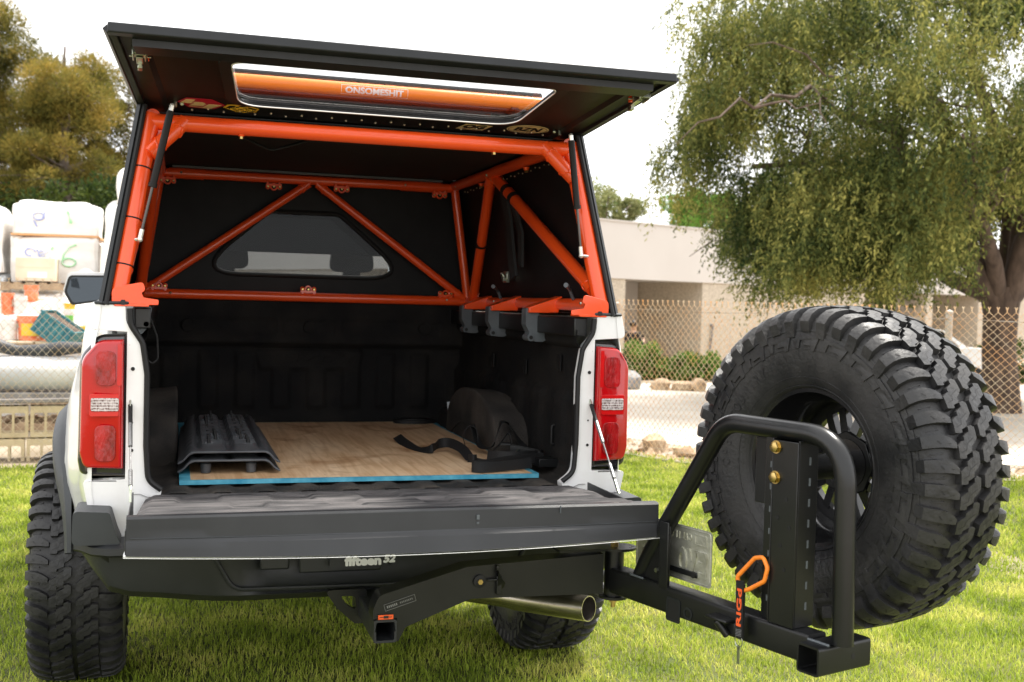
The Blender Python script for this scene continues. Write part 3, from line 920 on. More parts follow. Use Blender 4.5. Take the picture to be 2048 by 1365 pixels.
for x, z, w, h in ((.185, .845, .008, .012), (.185, .832, .007, .005), (-.30, .812, .016, .004), (.43, .856, .002, .02)): mb.box(x, x + w, -.6262, -.6205, z, z + h)
mb.build('scuff_mark', 'clamp_grey', tg)

# tailgate cables
for s in (-1, 1):
    A = V3(s * .751, .030, 1.138); B = V3(s * .738, -.30 if s > 0 else -.245, .858)
    d = (B - A)
    mb = MB(); mb.tube([A + d * .1, B - d * .04], .0028, 8)
    cab_ = mb.build('tailgate_cable', 'cable_steel', truck)
    mb = MB(); mb.tube([A + d * .12, A + d * .30], .0065, 10); mb.build('cable_sleeve', 'rubber_trim', cab_)
    mb = MB()
    mb.tube([A + d * .30, A + d * .52], .0062, 10); mb.tube([A + d * .74, A + d * .88], .0062, 10)
    mb.build('cable_ferrule', 'cable_steel', cab_)
    mb = MB(); mb.frame(A, (0, 1, 0), d.normalized(), (1, 0, 0), -.009, .009, -.02, .05, -.003, .003); mb.cyl(A - V3(s * .002, .006, 0), A + V3(-s * .01, -.012, 0), .010, 6)
    mb.frame(B, (0, 1, 0), d.normalized(), (1, 0, 0), -.007, .007, -.05, .01, -.004, .004)
    mb.build('cable_eyelet', 'zinc', cab_, bevel=.002)

# rear bumper
def prism_x(mb, prof, x0, x1):
    n = len(prof)
    vs = [V3(x0, p[0], p[1]) for p in prof] + [V3(x1, p[0], p[1]) for p in prof]
    return mb.add(vs, [tuple(range(n)), tuple(range(n, 2 * n))[::-1]] + [(i, (i + 1) % n, (i + 1) % n + n, i + n) for i in range(n)])
mb = MB()
XS = [0, .10, .20, .28, .33, .36, .42, .50, .58, .66, .74, .80, .85, .885, .905]
def bump_ring(x):
    a = abs(x)
    zt = .700; zbt = .497 + .030 * smooth(.42, .79, a) + .12 * smooth(.76, .90, a) ** 1.2
    yb = -.135 + .012 * (a / .9) ** 2 + .11 * smooth(.82, .91, a)
    rec = smooth(.40, .34, a)
    mid = (zt + zbt) / 2
    return [V3(x, .10 + .1 * smooth(.8, .9, a), zt), V3(x, yb + .006, zt), V3(x, yb - .008, zt - .008), V3(x, yb - .009, zt - .028), V3(x, yb + .004, zt - .036), V3(x, yb + .024 + .05 * rec, zt - .040), V3(x, yb + .028 + .06 * rec, mid + .02),
            V3(x, yb + .035 + .03 * rec, zbt + .05), V3(x, yb + .04 + .0 * rec, zbt + .028), V3(x, yb + .07, zbt + .004), V3(x, yb + .11, zbt), V3(x, .16, zbt + .03)]
xs_ = [-x for x in XS[::-1]] + XS[1:]
n = 12
for x in xs_: mb.v += bump_ring(x)
for i in range(len(xs_) - 1):
    for k in range(n - 1): mb.f.append((i * n + k, i * n + k + 1, (i + 1) * n + k + 1, (i + 1) * n + k))
for e in (0, len(xs_) - 1): mb.f.append(tuple(e * n + k for k in range(n)))
bumper = mb.build('rear_bumper', 'plastic_dark', truck, 38)
for s in (-1, 1):
    mb = MB()
    pr = fillet([(s * .768, .700), (s * .905, .700), (s * .902, .802), (s * .800, .796), (s * .782, .735)], [.004, .02, .015, .012, .03], 4, True)
    mb.plate(pr, [], (0, -.112, 0), (1, 0, 0), (0, 0, 1), (0, 1, 0), .17)
    mb.build('bumper_step', 'plastic_flare', bumper, 40, bevel=.018, seg=4)
mb = MB()  # lip round the number-plate recess
mb.tube(fillet([(-.50, -.112, .655), (-.44, -.108, .548), (.0, -.105, .542), (.44, -.108, .548), (.50, -.112, .655)], .06, 6), .007, 8)
mb.build('recess_lip', 'plastic_dark', bumper)
mb = MB(); mb.box(-.24, .02, -.094, -.080, .585, .668); mb.box(-.36, -.27, -.094, -.080, .60, .65)
mb.build('plate_recess', 'plastic_dark', bumper, bevel=.006)
mb = MB(); text_on(mb, 'fifteen', (-.046, -.128, .626), (1, 0, .0), (0, 0, 1), (0, -1, 0), .112, .028, bold=.0022)
text_on(mb, '52', (.038, -.128, .6295), (1, 0, 0), (0, 0, 1), (0, -1, 0), .036, .023, bold=.0018, shear=.2)
mb.add([(.018, -.128, .656), (.052, -.128, .645), (.028, -.128, .643)], [(0, 1, 2)])
mb.build('sticker_lettering', 'decal_white', bumper, recalc=False)
mb = MB(); mb.box(-.03, .05, -.1, .0, .600, .604); mb.frame((-.05, -.127, .634), (1, 0, 0), (0, 0, 1), (0, -1, 0), -.10, .085, -.024, .034, -.03, 0)
mb.build('sticker_panel', 'plastic_dark', bumper)

# underbody
mb = MB()
for s in (-1, 1):
    mb.box(*sorted((s * .42, s * .52)), .05, 5.0, .55, .68)
    mb.box(*sorted((s * .46, s * .54)), .55, 1.75, .44, .455)
mb.box(-.60, .60, .25, .33, .56, .66); mb.box(-.50, .50, 1.8, 2.6, .48, .78)
mb.tube([(-.80, WC[0], WC[1]), (.80, WC[0], WC[1])], .045, 14)
mb.sphere((.0, WC[0], WC[1]), .15, 16)
mb.box(-.72, .72, .10, 4.9, .70, .795)  # broad slab added to keep the underside dark and shade the ground
mb.build('chassis', 'steel_black', truck, 40, bevel=.006)

# tow receiver under the bumper and side recovery eye
mb = MB()
mb.tube([(-.55, -.02, .56), (.55, -.02, .56)], .032, 4)
hp = fillet([(-.17, .548), (-.04, .548), (-.035, .44), (-.075, .44), (-.13, .49)], .012, 3, True)
mb.plate(hp, [fillet([(-.125, .53), (-.075, .525), (-.070, .48), (-.10, .50)], .01, 3, True)], (0, -.17, 0), (1, 0, 0), (0, 0, 1), (0, 1, 0), .02)
mb.build('tow_frame', 'steel_black', truck, bevel=.003)

# exhaust
A, B = V3(.30, .36, .405), V3(.687, -.205, .455)
ax = (B - A).normalized(); L = (B - A).length
mb = MB(); mb.lathe([(0, .036), (L - .35, .036), (L - .30, .041), (L, .042), (L, .0385), (L - .25, .037)], A, ax, 40)
ex = mb.build('exhaust_pipe', 'steel_bright', truck)
mb = MB(); mb.lathe([(L - .004, .0384), (L - .30, .036), (L - .30, 0)], A, ax, 32); mb.build('pipe_interior', 'steel_inside', ex)

# cab seen through the rear windows
mb = MB()
CY0 = 2.02
def cabring(y, zt, wt, wb=.93): return [V3(-wb, y, .72), V3(-wb - .01, y, 1.30), V3(-wt, y, zt), V3(wt, y, zt), V3(wb + .01, y, 1.30), V3(wb, y, .72)]
rings = [(CY0, 1.30, .90), (CY0 + .001, 1.30, .90)]
# side doors (below the glass)
for s in (-1, 1):
    mb.box(*sorted((s * .90, s * .94)), CY0, 4.05, .62, 1.36)
    for y0, y1 in ((CY0, CY0 + .10), (2.95, 3.02), (3.95, 4.05)): mb.box(*sorted((s * .78, s * .91)), y0, y1, 1.36, 1.86)
mb.box(-.80, .80, CY0, 3.55, 1.86, 1.92)
mb.box(-.93, .93, 4.05, 5.25, .62, 1.30)
cab = mb.build('cab', 'white_paint', truck, bevel=.02)
mb = MB()
mb.plate([(-.90, .80), (.90, .80), (.84, 1.90), (-.84, 1.90)], [fillet([(-.74, 1.47), (.74, 1.47), (.66, 1.875), (-.66, 1.875)], .05, 5, True)], (0, CY0 - .02, 0), (1, 0, 0), (0, 0, 1), (0, 1, 0), .03)
mb.build('cab_back', 'white_paint', cab)
mb = MB(); mb.plate([(-.75, 1.662), (.75, 1.662), (.67, 1.885), (-.67, 1.885)], [], (0, CY0 + .012, 0), (1, 0, 0), (0, 0, 1), (0, 1, 0), .004); mb.build('rear_glass', 'glass_dark', cab)
mb = MB(); mb.plate([(-.70, 1.34), (.70, 1.34), (.64, 1.86), (-.64, 1.86)], [], (0, 3.75, 0), (1, 0, 0), (0, -.3, 1), (0, 1, 0), .004); mb.build('windscreen', 'glass_clear', cab)
for x in (-.34, .38):
    mb = MB(); mb.plate(fillet([(-.13, 0), (.13, 0), (.11, .17), (-.11, .17)], .05, 5, True), [], (x, 3.0, 1.60), (1, 0, 0), (0, 0, 1), (0, 1, 0), .09)
    mb.plate(fillet([(-.24, -.75), (.24, -.75), (.20, -.01), (-.20, -.01)], .06, 5, True), [], (x, 2.98, 1.58), (1, 0, 0), (0, 0, 1), (0, 1, 0), .12)
    mb.box(x - .05, x + .05, 3.02, 3.06, 1.57, 1.62)
    mb.build('seat', 'seat_fabric', cab, bevel=.02)
mb = MB(); mb.box(-.88, .88, CY0 + .02, 3.3, 1.83, 1.86); mb.box(-.85, .85, 3.4, 4.05, 1.20, 1.38)
mb.build('cab_lining', 'seat_fabric', cab)

# door mirrors
for s in (-1, 1):
    X = s * 1.10
    mb = MB(); pr = fillet([(X - s * .13, 1.40), (X + s * .075, 1.345 + .02), (X + s * .115, 1.44), (X + s * .09, 1.535), (X - s * .13, 1.54)], [.02, .03, .04, .03, .02], 5, True)
    mb.plate(pr, [], (0, 3.20, 0), (1, 0, 0), (0, 0, 1), (0, 1, 0), .10); mb.box(*sorted((s * .92, s * 1.0)), 3.23, 3.28, 1.40, 1.46)
    mi = mb.build('door_mirror', 'steel_black', truck, bevel=.012, seg=3)
    c = sum((Vector(p) for p in pr), Vector((0, 0))) / len(pr)
    mb = MB(); mb.plate([tuple(c + (Vector(p) - c) * .86) for p in pr], [], (0, 3.190, 0), (1, 0, 0), (0, 0, 1), (0, 1, 0), .004); mb.build('mirror_glass', 'mirror_glass', mi)
    mb = MB(); mb.plate([(X + s * .03, 1.46), (X + s * .075, 1.47), (X + s * .078, 1.515), (X + s * .045, 1.52)], [], (0, 3.186, 0), (1, 0, 0), (0, 0, 1), (0, 1, 0), .002); mb.build('blind_spot_mirror', 'glass_clear', mi)
    mb = MB(); mb.plate([tuple(c + (Vector(p) - c) * 1.06 + Vector((0, .012))) for p in pr], [], (0, 3.23, 0), (1, 0, 0), (0, 0, 1), (0, 1, 0), .09); mb.build('mirror_cap', 'white_paint', mi, bevel=.02)

# wheels: one built in place, then copied
def truck_wheel(y, s, src=None):
    w = bpy.data.objects.new('wheel', None); COL.objects.link(w)
    w.parent = truck; w.matrix_parent_inverse = root_inv(truck)
    w.location = (s * .955, y, WC[1]); w.rotation_euler = (R(3), 0, 0 if s > 0 else PI)
    if src is None:
        for g, nm, m, an in ((TY, 'tyre', 'rubber', 32), (RM, 'rim', 'rim_black', 40)):
            o = g.build(nm, m, None, an); o.parent = w
            if g is TY: q_ = SI.build('tread_sipes', 'rubber_trim', None, None, recalc=False); q_.parent = w; q_['kind'] = 'stuff'
    else:
        for c in children(src):
            k = c.copy(); COL.objects.link(k); k.parent = w
    return w
w0 = truck_wheel(WC[0], -1)
truck_wheel(WC[0], 1, w0); truck_wheel(WC[0] + 3.26, -1, w0); truck_wheel(WC[0] + 3.26, 1, w0)

# ------------------------------------------------------------------ bed canopy
can = thing('truck_canopy', (0, .95, 1.42), 'black truck bed canopy on an orange tube frame with its rear hatch propped open', 'truck canopy')
RT = .0262
def fr(name, pts, r=RT, m='frame_orange', label=None):
    mb = MB(); mb.tube(pts, r, 20)
    o = mb.build(name, m, can, 60)
    if label: o['label'] = label
    return o
ZB = 1.447
for s in (-1, 1):
    fr('frame_tube', [(s * .793, .030, 1.432), (s * .703, .158, 2.012)], .0275, label='upright rear corner tube of the frame')
    fr('frame_tube', [(s * .700, .150, 2.008), (s * .690, 1.82, 2.010)], .0235)                     # roof side rail
    fr('frame_tube', [(s * .780, .05, ZB), (s * .775, 1.80, ZB)], .0225)                            # lower side rail
    fr('frame_tube', [(s * .692, 1.80, 1.99), (s * .772, 1.80, ZB)], .021)                          # front upright
    fr('frame_tube', [(s * .700, 1.17, 1.995), (s * .768, 1.68, ZB + .01)], .0235)
    fr('frame_tube', [(s * .704, 1.13, 1.995), (s * .782, .085, 1.50)], .0250)
    fr('frame_tube', fillet([(s * .60, .150, 2.000), (s * .708, .115, 1.885)], .0, 2), .0245)        # corner gusset
    fr('frame_tube', [(s * .018, 1.80, 1.985), (s * .752, 1.80, ZB + .012)], .0195)                 # diagonal on the front wall
    # weld fishplates
    mb = MB(); mb.plate([(s * .585, 2.005), (s * .70, 2.005), (s * .712, 1.90)], [], (0, .148, 0), (1, 0, 0), (0, 0, 1), (0, 1, 0), .005); mb.build('gusset_plate', 'frame_orange', can)
    # side panel outside the tubes, with its black edge strip
    mb = MB()
    A = [(s * .838, .012, 1.405), (s * .738, .150, 2.050), (s * .736, 1.89, 2.050), (s * .832, 1.89, 1.40)]
    mb.add(A, [(0, 1, 2, 3)])
    mb.build('side_panel', 'panel_black', can, None, solid=.006)
    mb = MB(); mb.tube([(s * .836, .006, 1.408), (s * .736, .142, 2.046)], .011, 4); mb.build('edge_strip', 'rim_grey', can)
    mb = MB(); mb.tube([(s * .824, .000, 1.410), (s * .724, .136, 2.040)], .0085, 8); mb.build('weather_seal', 'rubber_trim', can)
    # bottom corner bracket
    mb = MB()
    pl_ = fillet([(s * .808, 1.408), (s * .808, 1.462), (s * .716, 1.482), (s * .712, 1.456), (s * .722, 1.448), (s * .716, 1.434), (s * .672, 1.428), (s * .672, 1.412)], [.01, .02, .012, .006, .004, .006, .004, .004], 3, True)
    mb.plate(pl_, [], (0, .002, 0), (1, 0, 0), (0, 0, 1), (0, 1, 0), .006)
    mb.box(*sorted((s * .70, s * .80)), .0, .09, 1.406, 1.414)
    mb.build('corner_bracket', 'frame_orange', can, bevel=.0015)
    mb = MB(); mb.cyl((s * .775, -.004, 1.418), (s * .775, .004, 1.418), .009, 6); mb.build('bracket_bolt', 'steel_black', can)
    # zip ties round the corner tube
    for f in (.17, .42, .70) if s < 0 else ():
        c = V3(s * .793, .030, 1.432).lerp(V3(s * .703, .158, 2.012), f); t = (V3(s * .703, .158, 2.012) - V3(s * .793, .030, 1.432)).normalized()
        mb = MB(); mb.lathe([(-.0022, .0272), (-.0022, .0290), (.0022, .0290), (.0022, .0272)], c, t, 24, True); mb.build('zip_tie', 'strut_black', can)
fr('frame_tube', [(-.706, .152, 1.991), (.706, .152, 1.991)], .0262, label='rear cross tube under the hatch hinge')
fr('frame_tube', [(-.690, 1.80, 2.000), (.690, 1.80, 2.000)], .0215)
fr('frame_tube', [(-.775, 1.80, ZB), (.775, 1.80, ZB)], .0225)
for x0, x1 in ((-.655, -.50), (.42, .615)):       # sleeves on the front top tube
    fr('frame_sleeve', [(x0, 1.80, 2.000), (x1, 1.80, 2.000)], .0255)
# roof skin, lining and the pale front strip
mb = MB(); mb.box(-.742, .742, .250, 1.905, 2.048, 2.062); mb.build('roof_panel', 'panel_black', can, bevel=.003)
mb = MB(); mb.box(-.68, .68, .27, 1.86, 2.036, 2.044); mb.build('roof_lining', 'roof_lining', can, bevel=.003)
mb = MB(); mb.box(-.64, .62, 1.755, 1.79, 2.022, 2.032); mb.build('lining_strip', 'clamp_grey', can)
# fabric pouch slung under the roof with a webbing loop
mb = MB(); mb.plate(fillet([(-.56, .26), (.00, .26), (.06, .62), (-.62, .62)], .05, 4, True), [], (0, 0, 2.008), (1, 0, 0), (0, 1, .03), (0, 0, 1), .018)
mb.build('roof_pouch', 'pouch_fabric', can, bevel=.004)
def ribbon(mb, pts, widths, w, thick=.0015):
    P = [Vector(p) for p in pts]; n = len(P); vs = []
    for i in range(n):
        t = (P[min(i + 1, n - 1)] - P[max(i - 1, 0)]).normalized()
        wv = Vector(widths[i]) if isinstance(widths, list) else Vector(widths)
        wv = (wv - t * wv.dot(t)).normalized() * (w / 2); nn = t.cross(wv).normalized() * thick
        vs += [P[i] - wv - nn, P[i] + wv - nn, P[i] + wv + nn, P[i] - wv + nn]
    fs = []
    for i in range(n - 1):
        for k in range(4): fs.append((i * 4 + k, i * 4 + (k + 1) % 4, i * 4 + 4 + (k + 1) % 4, i * 4 + 4 + k))
    fs += [(0, 1, 2, 3), (n * 4 - 1, n * 4 - 2, n * 4 - 3, n * 4 - 4)]
    return mb.add(vs, fs)
mb = MB(); ribbon(mb, fillet([(-.42, .42, 2.005), (-.36, .40, 1.975), (-.31, .40, 1.955), (-.26, .40, 1.972), (-.17, .42, 2.005)], .05, 5), (0, 1, .3), .03); mb.build('pouch_loop', 'webbing', can)
# front wall with window
mb = MB()
wall = [(-.84, 1.395), (.84, 1.395), (.735, 2.047), (-.735, 2.047)]
win = fillet([(-.540, 1.548), (.500, 1.548), (.140, 1.852), (-.195, 1.852)], [.105, .105, .06, .06], 8, True)
mb.plate(wall, [win], (0, 1.885, 0), (1, 0, 0), (0, 0, 1), (0, 1, 0), .006)
mb.build('front_panel', 'panel_black', can, None)
def loop_tube(name, poly, y, r, m, parent):
    mb = MB(); mb.tube([(p[0], y, p[1]) for p in poly], r, 8, closed=True); return mb.build(name, m, parent)
wf = loop_tube('window_frame', win, 1.882, .011, 'rubber_trim', can)
def scale_poly(poly, f, c=None):
    c = c or (sum(p[0] for p in poly) / len(poly), sum(p[1] for p in poly) / len(poly))
    return [(c[0] + (p[0] - c[0]) * f, c[1] + (p[1] - c[1]) * f) for p in poly]
mb = MB(); mb.plate([tuple(p) for p in win], [], (0, 1.887, 0), (1, 0, 0), (0, 0, 1), (0, 1, 0), .003); mb.build('window_glass', 'glass_clear', wf, None)
# quick-fit clamps on the frame
for x, z, up in ((-.66, 1.962, -1), (-.184, 1.959, -1), (.133, 1.964, -1), (.611, 1.961, -1), (-.69, 1.482, 1), (-.015, 1.484, 1), (.653, 1.482, 1)):
    mb = MB()
    c = V3(x, 1.778, z)
    mb.tube([c + V3(math.cos(a) * .014, 0, math.sin(a) * .014) for a in [2 * PI * k / 14 for k in range(14)]], .0045, 6, closed=True)
    mb.box(x - .036, x + .036, 1.772, 1.786, z - .006 * 1 - up * .010, z + .004 - up * .010)
    for q in (-1, 1):
        mb.tube([c + V3(q * .027 + math.cos(a) * .008, 0, math.sin(a) * .008 + up * .002) for a in [2 * PI * k / 10 for k in range(10)]], .0038, 5, closed=True)
        mb.box(x + q * .027 - .004, x + q * .027 + .004, 1.774, 1.79, z - up * .018 - .004, z - up * .018 + .006)
    k = mb.build('tube_clamp', 'frame_orange', can)
    mb = MB()
    for q in (-.027, 0, .027): mb.cyl((x + q, 1.766, z), (x + q, 1.776, z), .0045, 6)
    mb.build('clamp_bolt', 'bolt_brass', k)
mb = MB()
for p in ((-.60, 1.776, 2.002), (.44, 1.776, 2.002), (-.64, 1.775, 1.452), (.66, 1.775, 1.452)): mb.sphere(p, .006, 8)
for y in (.12, 1.25): mb.sphere((.756, y + .02, 1.452), .006, 8)
for y in (1.14, 1.70): mb.sphere((.672, y, 2.000), .006, 8)
mb.build('frame_screw', 'zinc', can)
# hanging bolts under the rear and side tubes
for x, y, z in ((-.426, .150, 1.970), (.424, .150, 1.973), (.69, .62, 1.975), (.69, 1.30, 1.975)):
    mb = MB(); mb.lathe([(0, .013), (-.012, .009), (-.014, .0)], (x, y, z + .004), (0, 0, 1), 12)
    t = mb.build('threaded_boss', 'frame_orange', can)
    mb = MB(); mb.cyl((x, y, z - .008), (x, y, z - .016), .0075, 6); mb.build('boss_bolt', 'bolt_brass', t)
# clamps holding the canopy to the right bed rail
for y in (1.42, .965, .44):
    mb = MB()
    pr_ = fillet([(.0, .030), (.0, -.035), (.012, -.060), (.012, -.085), (.035, -.098), (.060, -.098), (.075, -.09), (.075, -.062), (.045, -.060), (.045, .030)], .008, 3, True)
    mb.plate([(p[0], p[1]) for p in pr_], [], (.648, y, 1.400), (1.15, 0, 0), (0, 0, 1), (0, 1, 0), .055)
    mb.cyl((.668, y - .006, 1.318), (.668, y + .06, 1.318), .014, 14)
    k = mb.build('rail_clamp', 'clamp_grey', can, bevel=.003)
    mb = MB(); mb.cyl((.668, y - .009, 1.318), (.668, y, 1.318), .0075, 12); mb.build('clamp_pin', 'rubber_trim', k)
    mb = MB(); mb.add([(.655, y - .02, 1.432), (.655, y - .02, 1.412), (.770, y - .02, 1.412), (.785, y - .02, 1.478), (.655, y + .06, 1.432), (.655, y + .06, 1.412), (.770, y + .06, 1.412), (.785, y + .06, 1.478)],
                      [(0, 1, 2, 3), (7, 6, 5, 4), (0, 4, 5, 1), (1, 5, 6, 2), (3, 2, 6, 7), (0, 3, 7, 4)])
    mb.build('wedge_bracket', 'frame_orange', can, bevel=.003)
for y in (1.18, .235):
    mb = MB(); mb.tube(fillet([(.762, y, 1.465), (.745, y - .005, 1.500), (.700, y - .09, 1.515)], .015, 5), .0062, 8); mb.tube([(.715, y - .062, 1.511), (.700, y - .09, 1.515)], .009, 8)
    mb.build('release_lever', 'clamp_grey', can)
    mb = MB(); mb.box(.778, .792, y - .03, y + .03, 1.535, 1.585); mb.cyl((.778, y - .012, 1.545), (.762, y - .012, 1.575), .008, 8); mb.cyl((.776, y + .014, 1.54), (.766, y + .014, 1.58), .006, 8); mb.box(.766, .776, y - .022, y - .002, 1.54, 1.56)
    mb.build('panel_latch', 'zinc', can, bevel=.002)
# left bracket with a cable loop
mb = MB(); mb.plate(fillet([(-.748, 1.408), (-.748, 1.335), (-.725, 1.315), (-.700, 1.345), (-.690, 1.408)], .012, 3, True), [], (0, .045, 0), (1, 0, 0), (0, 0, 1), (0, 1, 0), .008)
mb.cyl((-.708, .03, 1.352), (-.708, .05, 1.352), .008, 12)
mb.build('hanger_plate', 'clamp_grey', can)
mb = MB(); mb.tube(fillet([(-.725, .05, 1.425), (-.70, .06, 1.38), (-.675, .08, 1.31), (-.672, .09, 1.24), (-.69, .09, 1.225), (-.71, .08, 1.245)], .05, 6), .003, 6); mb.build('wire_loop', 'webbing', can)
# velcro bands on the right-hand brace
A_, B_ = V3(.704, 1.13, 1.995), V3(.782, .085, 1.50)
for f in (.16, .24):
    c = A_.lerp(B_, f); mb = MB(); mb.lathe([(-.016, .0265), (-.016, .0285), (.016, .0285), (.016, .0265)], c, B_ - A_, 20, True); mb.build('strap_band', 'webbing', can)
A2, B2 = V3(.700, 1.17, 1.995), V3(.768, 1.68, ZB + .01)
c = A2.lerp(B2, .52); mb = MB(); mb.lathe([(-.018, .025), (-.018, .0275), (.018, .0275), (.018, .025)], c, (.1, .9, -.3), 20, True); mb.build('strap_band', 'webbing', can)
mb = MB(); ribbon(mb, [(.70, .98, 1.93), (.735, 1.00, 1.80), (.745, .98, 1.66), (.75, .95, 1.55)], (0, 1, 0), .08, .006); ribbon(mb, [(.71, .86, 1.86), (.745, .85, 1.74), (.755, .87, 1.60)], (0, 1, 0), .05, .005)
mb.build('hanging_strap', 'roof_lining', can)
# rivet line under the side rail
mb = MB()
for k in range(26): mb.sphere((.716 - .004, .30 + k * .055, 1.968 + .006 * (k % 2)), .0032, 6)
mb.build('side_rivets', 'rivet_metal', can)

for a_, b_, r_ in ((V3(.60, .150, 1.998), V3(.708, .115, 1.885), .0245), (V3(.700, 1.17, 1.995), V3(.768, 1.68, ZB + .01), .0235), (V3(.704, 1.13, 1.995), V3(.782, .085, 1.50), .025), (V3(.018, 1.80, 1.985), V3(.752, 1.80, ZB + .012), .0195)):
    for s in (-1, 1):
        A_, B_ = V3(s * a_.x, a_.y, a_.z), V3(s * b_.x, b_.y, b_.z); d = (B_ - A_).normalized()
        for P_, q in ((A_, 1), (B_, -1)):
            c = P_ + d * q * (.026 + r_ * .55)
            e1 = d.cross(V3(0, 1, .2)).normalized(); e2 = d.cross(e1)
            mb = MB(); mb.tube([c + (e1 * math.cos(t) + e2 * math.sin(t)) * (r_ + .0002) + d * .0022 * math.sin(9 * t) + d * q * .010 * math.cos(2 * t) for t in [2 * PI * k / 54 for k in range(54)]], .0026, 6, closed=True)
            w_ = mb.build('weld_bead', 'frame_orange', can)

# hatch
HU = V3(1, 0, 0); HV = V3(0, -.647, .080).normalized(); HN = HU.cross(HV)      # HN points down to the underside
if HN.z > 0: HN = -HN
HP = V3(0, .150, 2.060)
hw = lambda v: .745 + .059 * v / .652                                      # half width along the hatch
outline = [(-hw(-.09), -.09), (hw(-.09), -.09), (hw(.652), .652), (-hw(.652), .652)]
wpoly = [(-.425, .050), (.440, .050), (.470, .085), (.520, .478), (-.485, .478)]
hwin = fillet([(-.440, .052), (.478, .052), (.497, .475), (-.486, .475)], [.09, .09, .045, .045], 8, True)
mb = MB(); mb.plate(outline, [hwin], HP, HU, HV, HN, .004)
hatch = mb.build('hatch', 'panel_black', can, None)
hatch['label'] = 'raised rear hatch with a long window'
mb = MB()
mb.frame(HP, HU, HV, HN, -hw(.652), hw(.652), .630, .662, -.006, .022)
mb.build('hatch_lip', 'rim_grey', hatch, bevel=.004)
mb = MB()   # folded rim: sloping front channel and two side channels
def quad_strip(mb, rows):
    n = len(rows[0]); o = len(mb.v)
    for r_ in rows: mb.v += [HP + HU * p[0] + HV * p[1] + HN * p[2] for p in r_]
    for i in range(len(rows) - 1):
        for k in range(n - 1): mb.f.append((o + i * n + k, o + i * n + k + 1, o + (i + 1) * n + k + 1, o + (i + 1) * n + k))
prof = [(.650, .004), (.650, .020), (.622, .022), (.618, .040), (.560, .042), (.548, .004)]
quad_strip(mb, [[(-hw(.65) + .06 + (.62 - p[0]) * .15, p[0], p[1]) for p in prof], [(hw(.65) - .06 - (.62 - p[0]) * .15, p[0], p[1]) for p in prof]])
mb.build('rim_channel', 'rim_grey', hatch, None)
for s in (-1, 1):
    mb = MB(); rows = []
    for v in (-.085, .630):
        w_ = hw(v)
        rows.append([(s * (w_ - .000), v, .004), (s * (w_ - .002), v, .020), (s * (w_ - .020), v, .022), (s * (w_ - .022), v, .012), (s * (w_ - .075), v, .014), (s * (w_ - .090), v, .004)])
    quad_strip(mb, rows); mb.build('side_channel', 'panel_black', hatch, None)
    mb = MB(); mb.tube([HP + HU * s * (hw(-.08) + .002) + HV * -.08 + HN * .01, HP + HU * s * (hw(.65) + .002) + HV * .65 + HN * .01], .011, 4); mb.build('hatch_edge', 'rim_grey', hatch)
    # draw latch
    U0, V0 = (-.728, .505) if s < 0 else (.752, .492)
    mb = MB()
    F = lambda a, b, c, d, e, f: mb.frame(HP, HU, HV, HN, U0 + a, U0 + b, V0 + c, V0 + d, e, f)
    F(-.018, -.014, -.01, .045, .02, .040); F(.014, .018, -.01, .045, .02, .040); F(-.018, .018, .041, .045, .02, .036)
    F(-.020, .020, -.012, .0, .018, .026); F(-.009, .009, -.055, .0, .028, .034); F(-.006, .006, -.078, -.050, .030, .046)
    F(-.028, .030, -.022, -.016, .020, .026)
    mb.build('draw_latch', 'zinc', hatch, bevel=.0015)
    mb = MB(); mb.frame(HP, HU, HV, HN, U0 + s * -.022, U0 + s * -.012 + .012, V0 - .034, V0 - .018, .014, .030); mb.build('latch_block', 'frame_orange', hatch)
# window surround and pane
mb = MB(); mb.plate(scale_poly(hwin, 1.075, (0, .265)), [hwin], HP, HU, HV, HN, .012); sur = mb.build('window_surround', 'rubber_trim', hatch, None, bevel=.003)
mb = MB(); mb.plate([tuple(p) for p in hwin], [], HP - HN * .001, HU, HV, HN, .003); mb.build('window_pane', 'glass_hatch', sur, None)
mb = MB(); mb.tube([HP + HU * p[0] * .998 + HV * p[1] + HN * .0125 for p in hwin], .0022, 6, closed=True); mb.build('pane_edge', 'lens_bar', sur)
# hinge rivets in two staggered rows
mb = MB()
for k in range(27):
    u = -.63 + k * 1.30 / 26
    mb.sphere(HP + HU * u + HV * (-.040 - (.022 if k % 2 else 0)) + HN * .006, .0042, 6)
mb.build('hinge_rivets', 'rivet_metal', hatch)
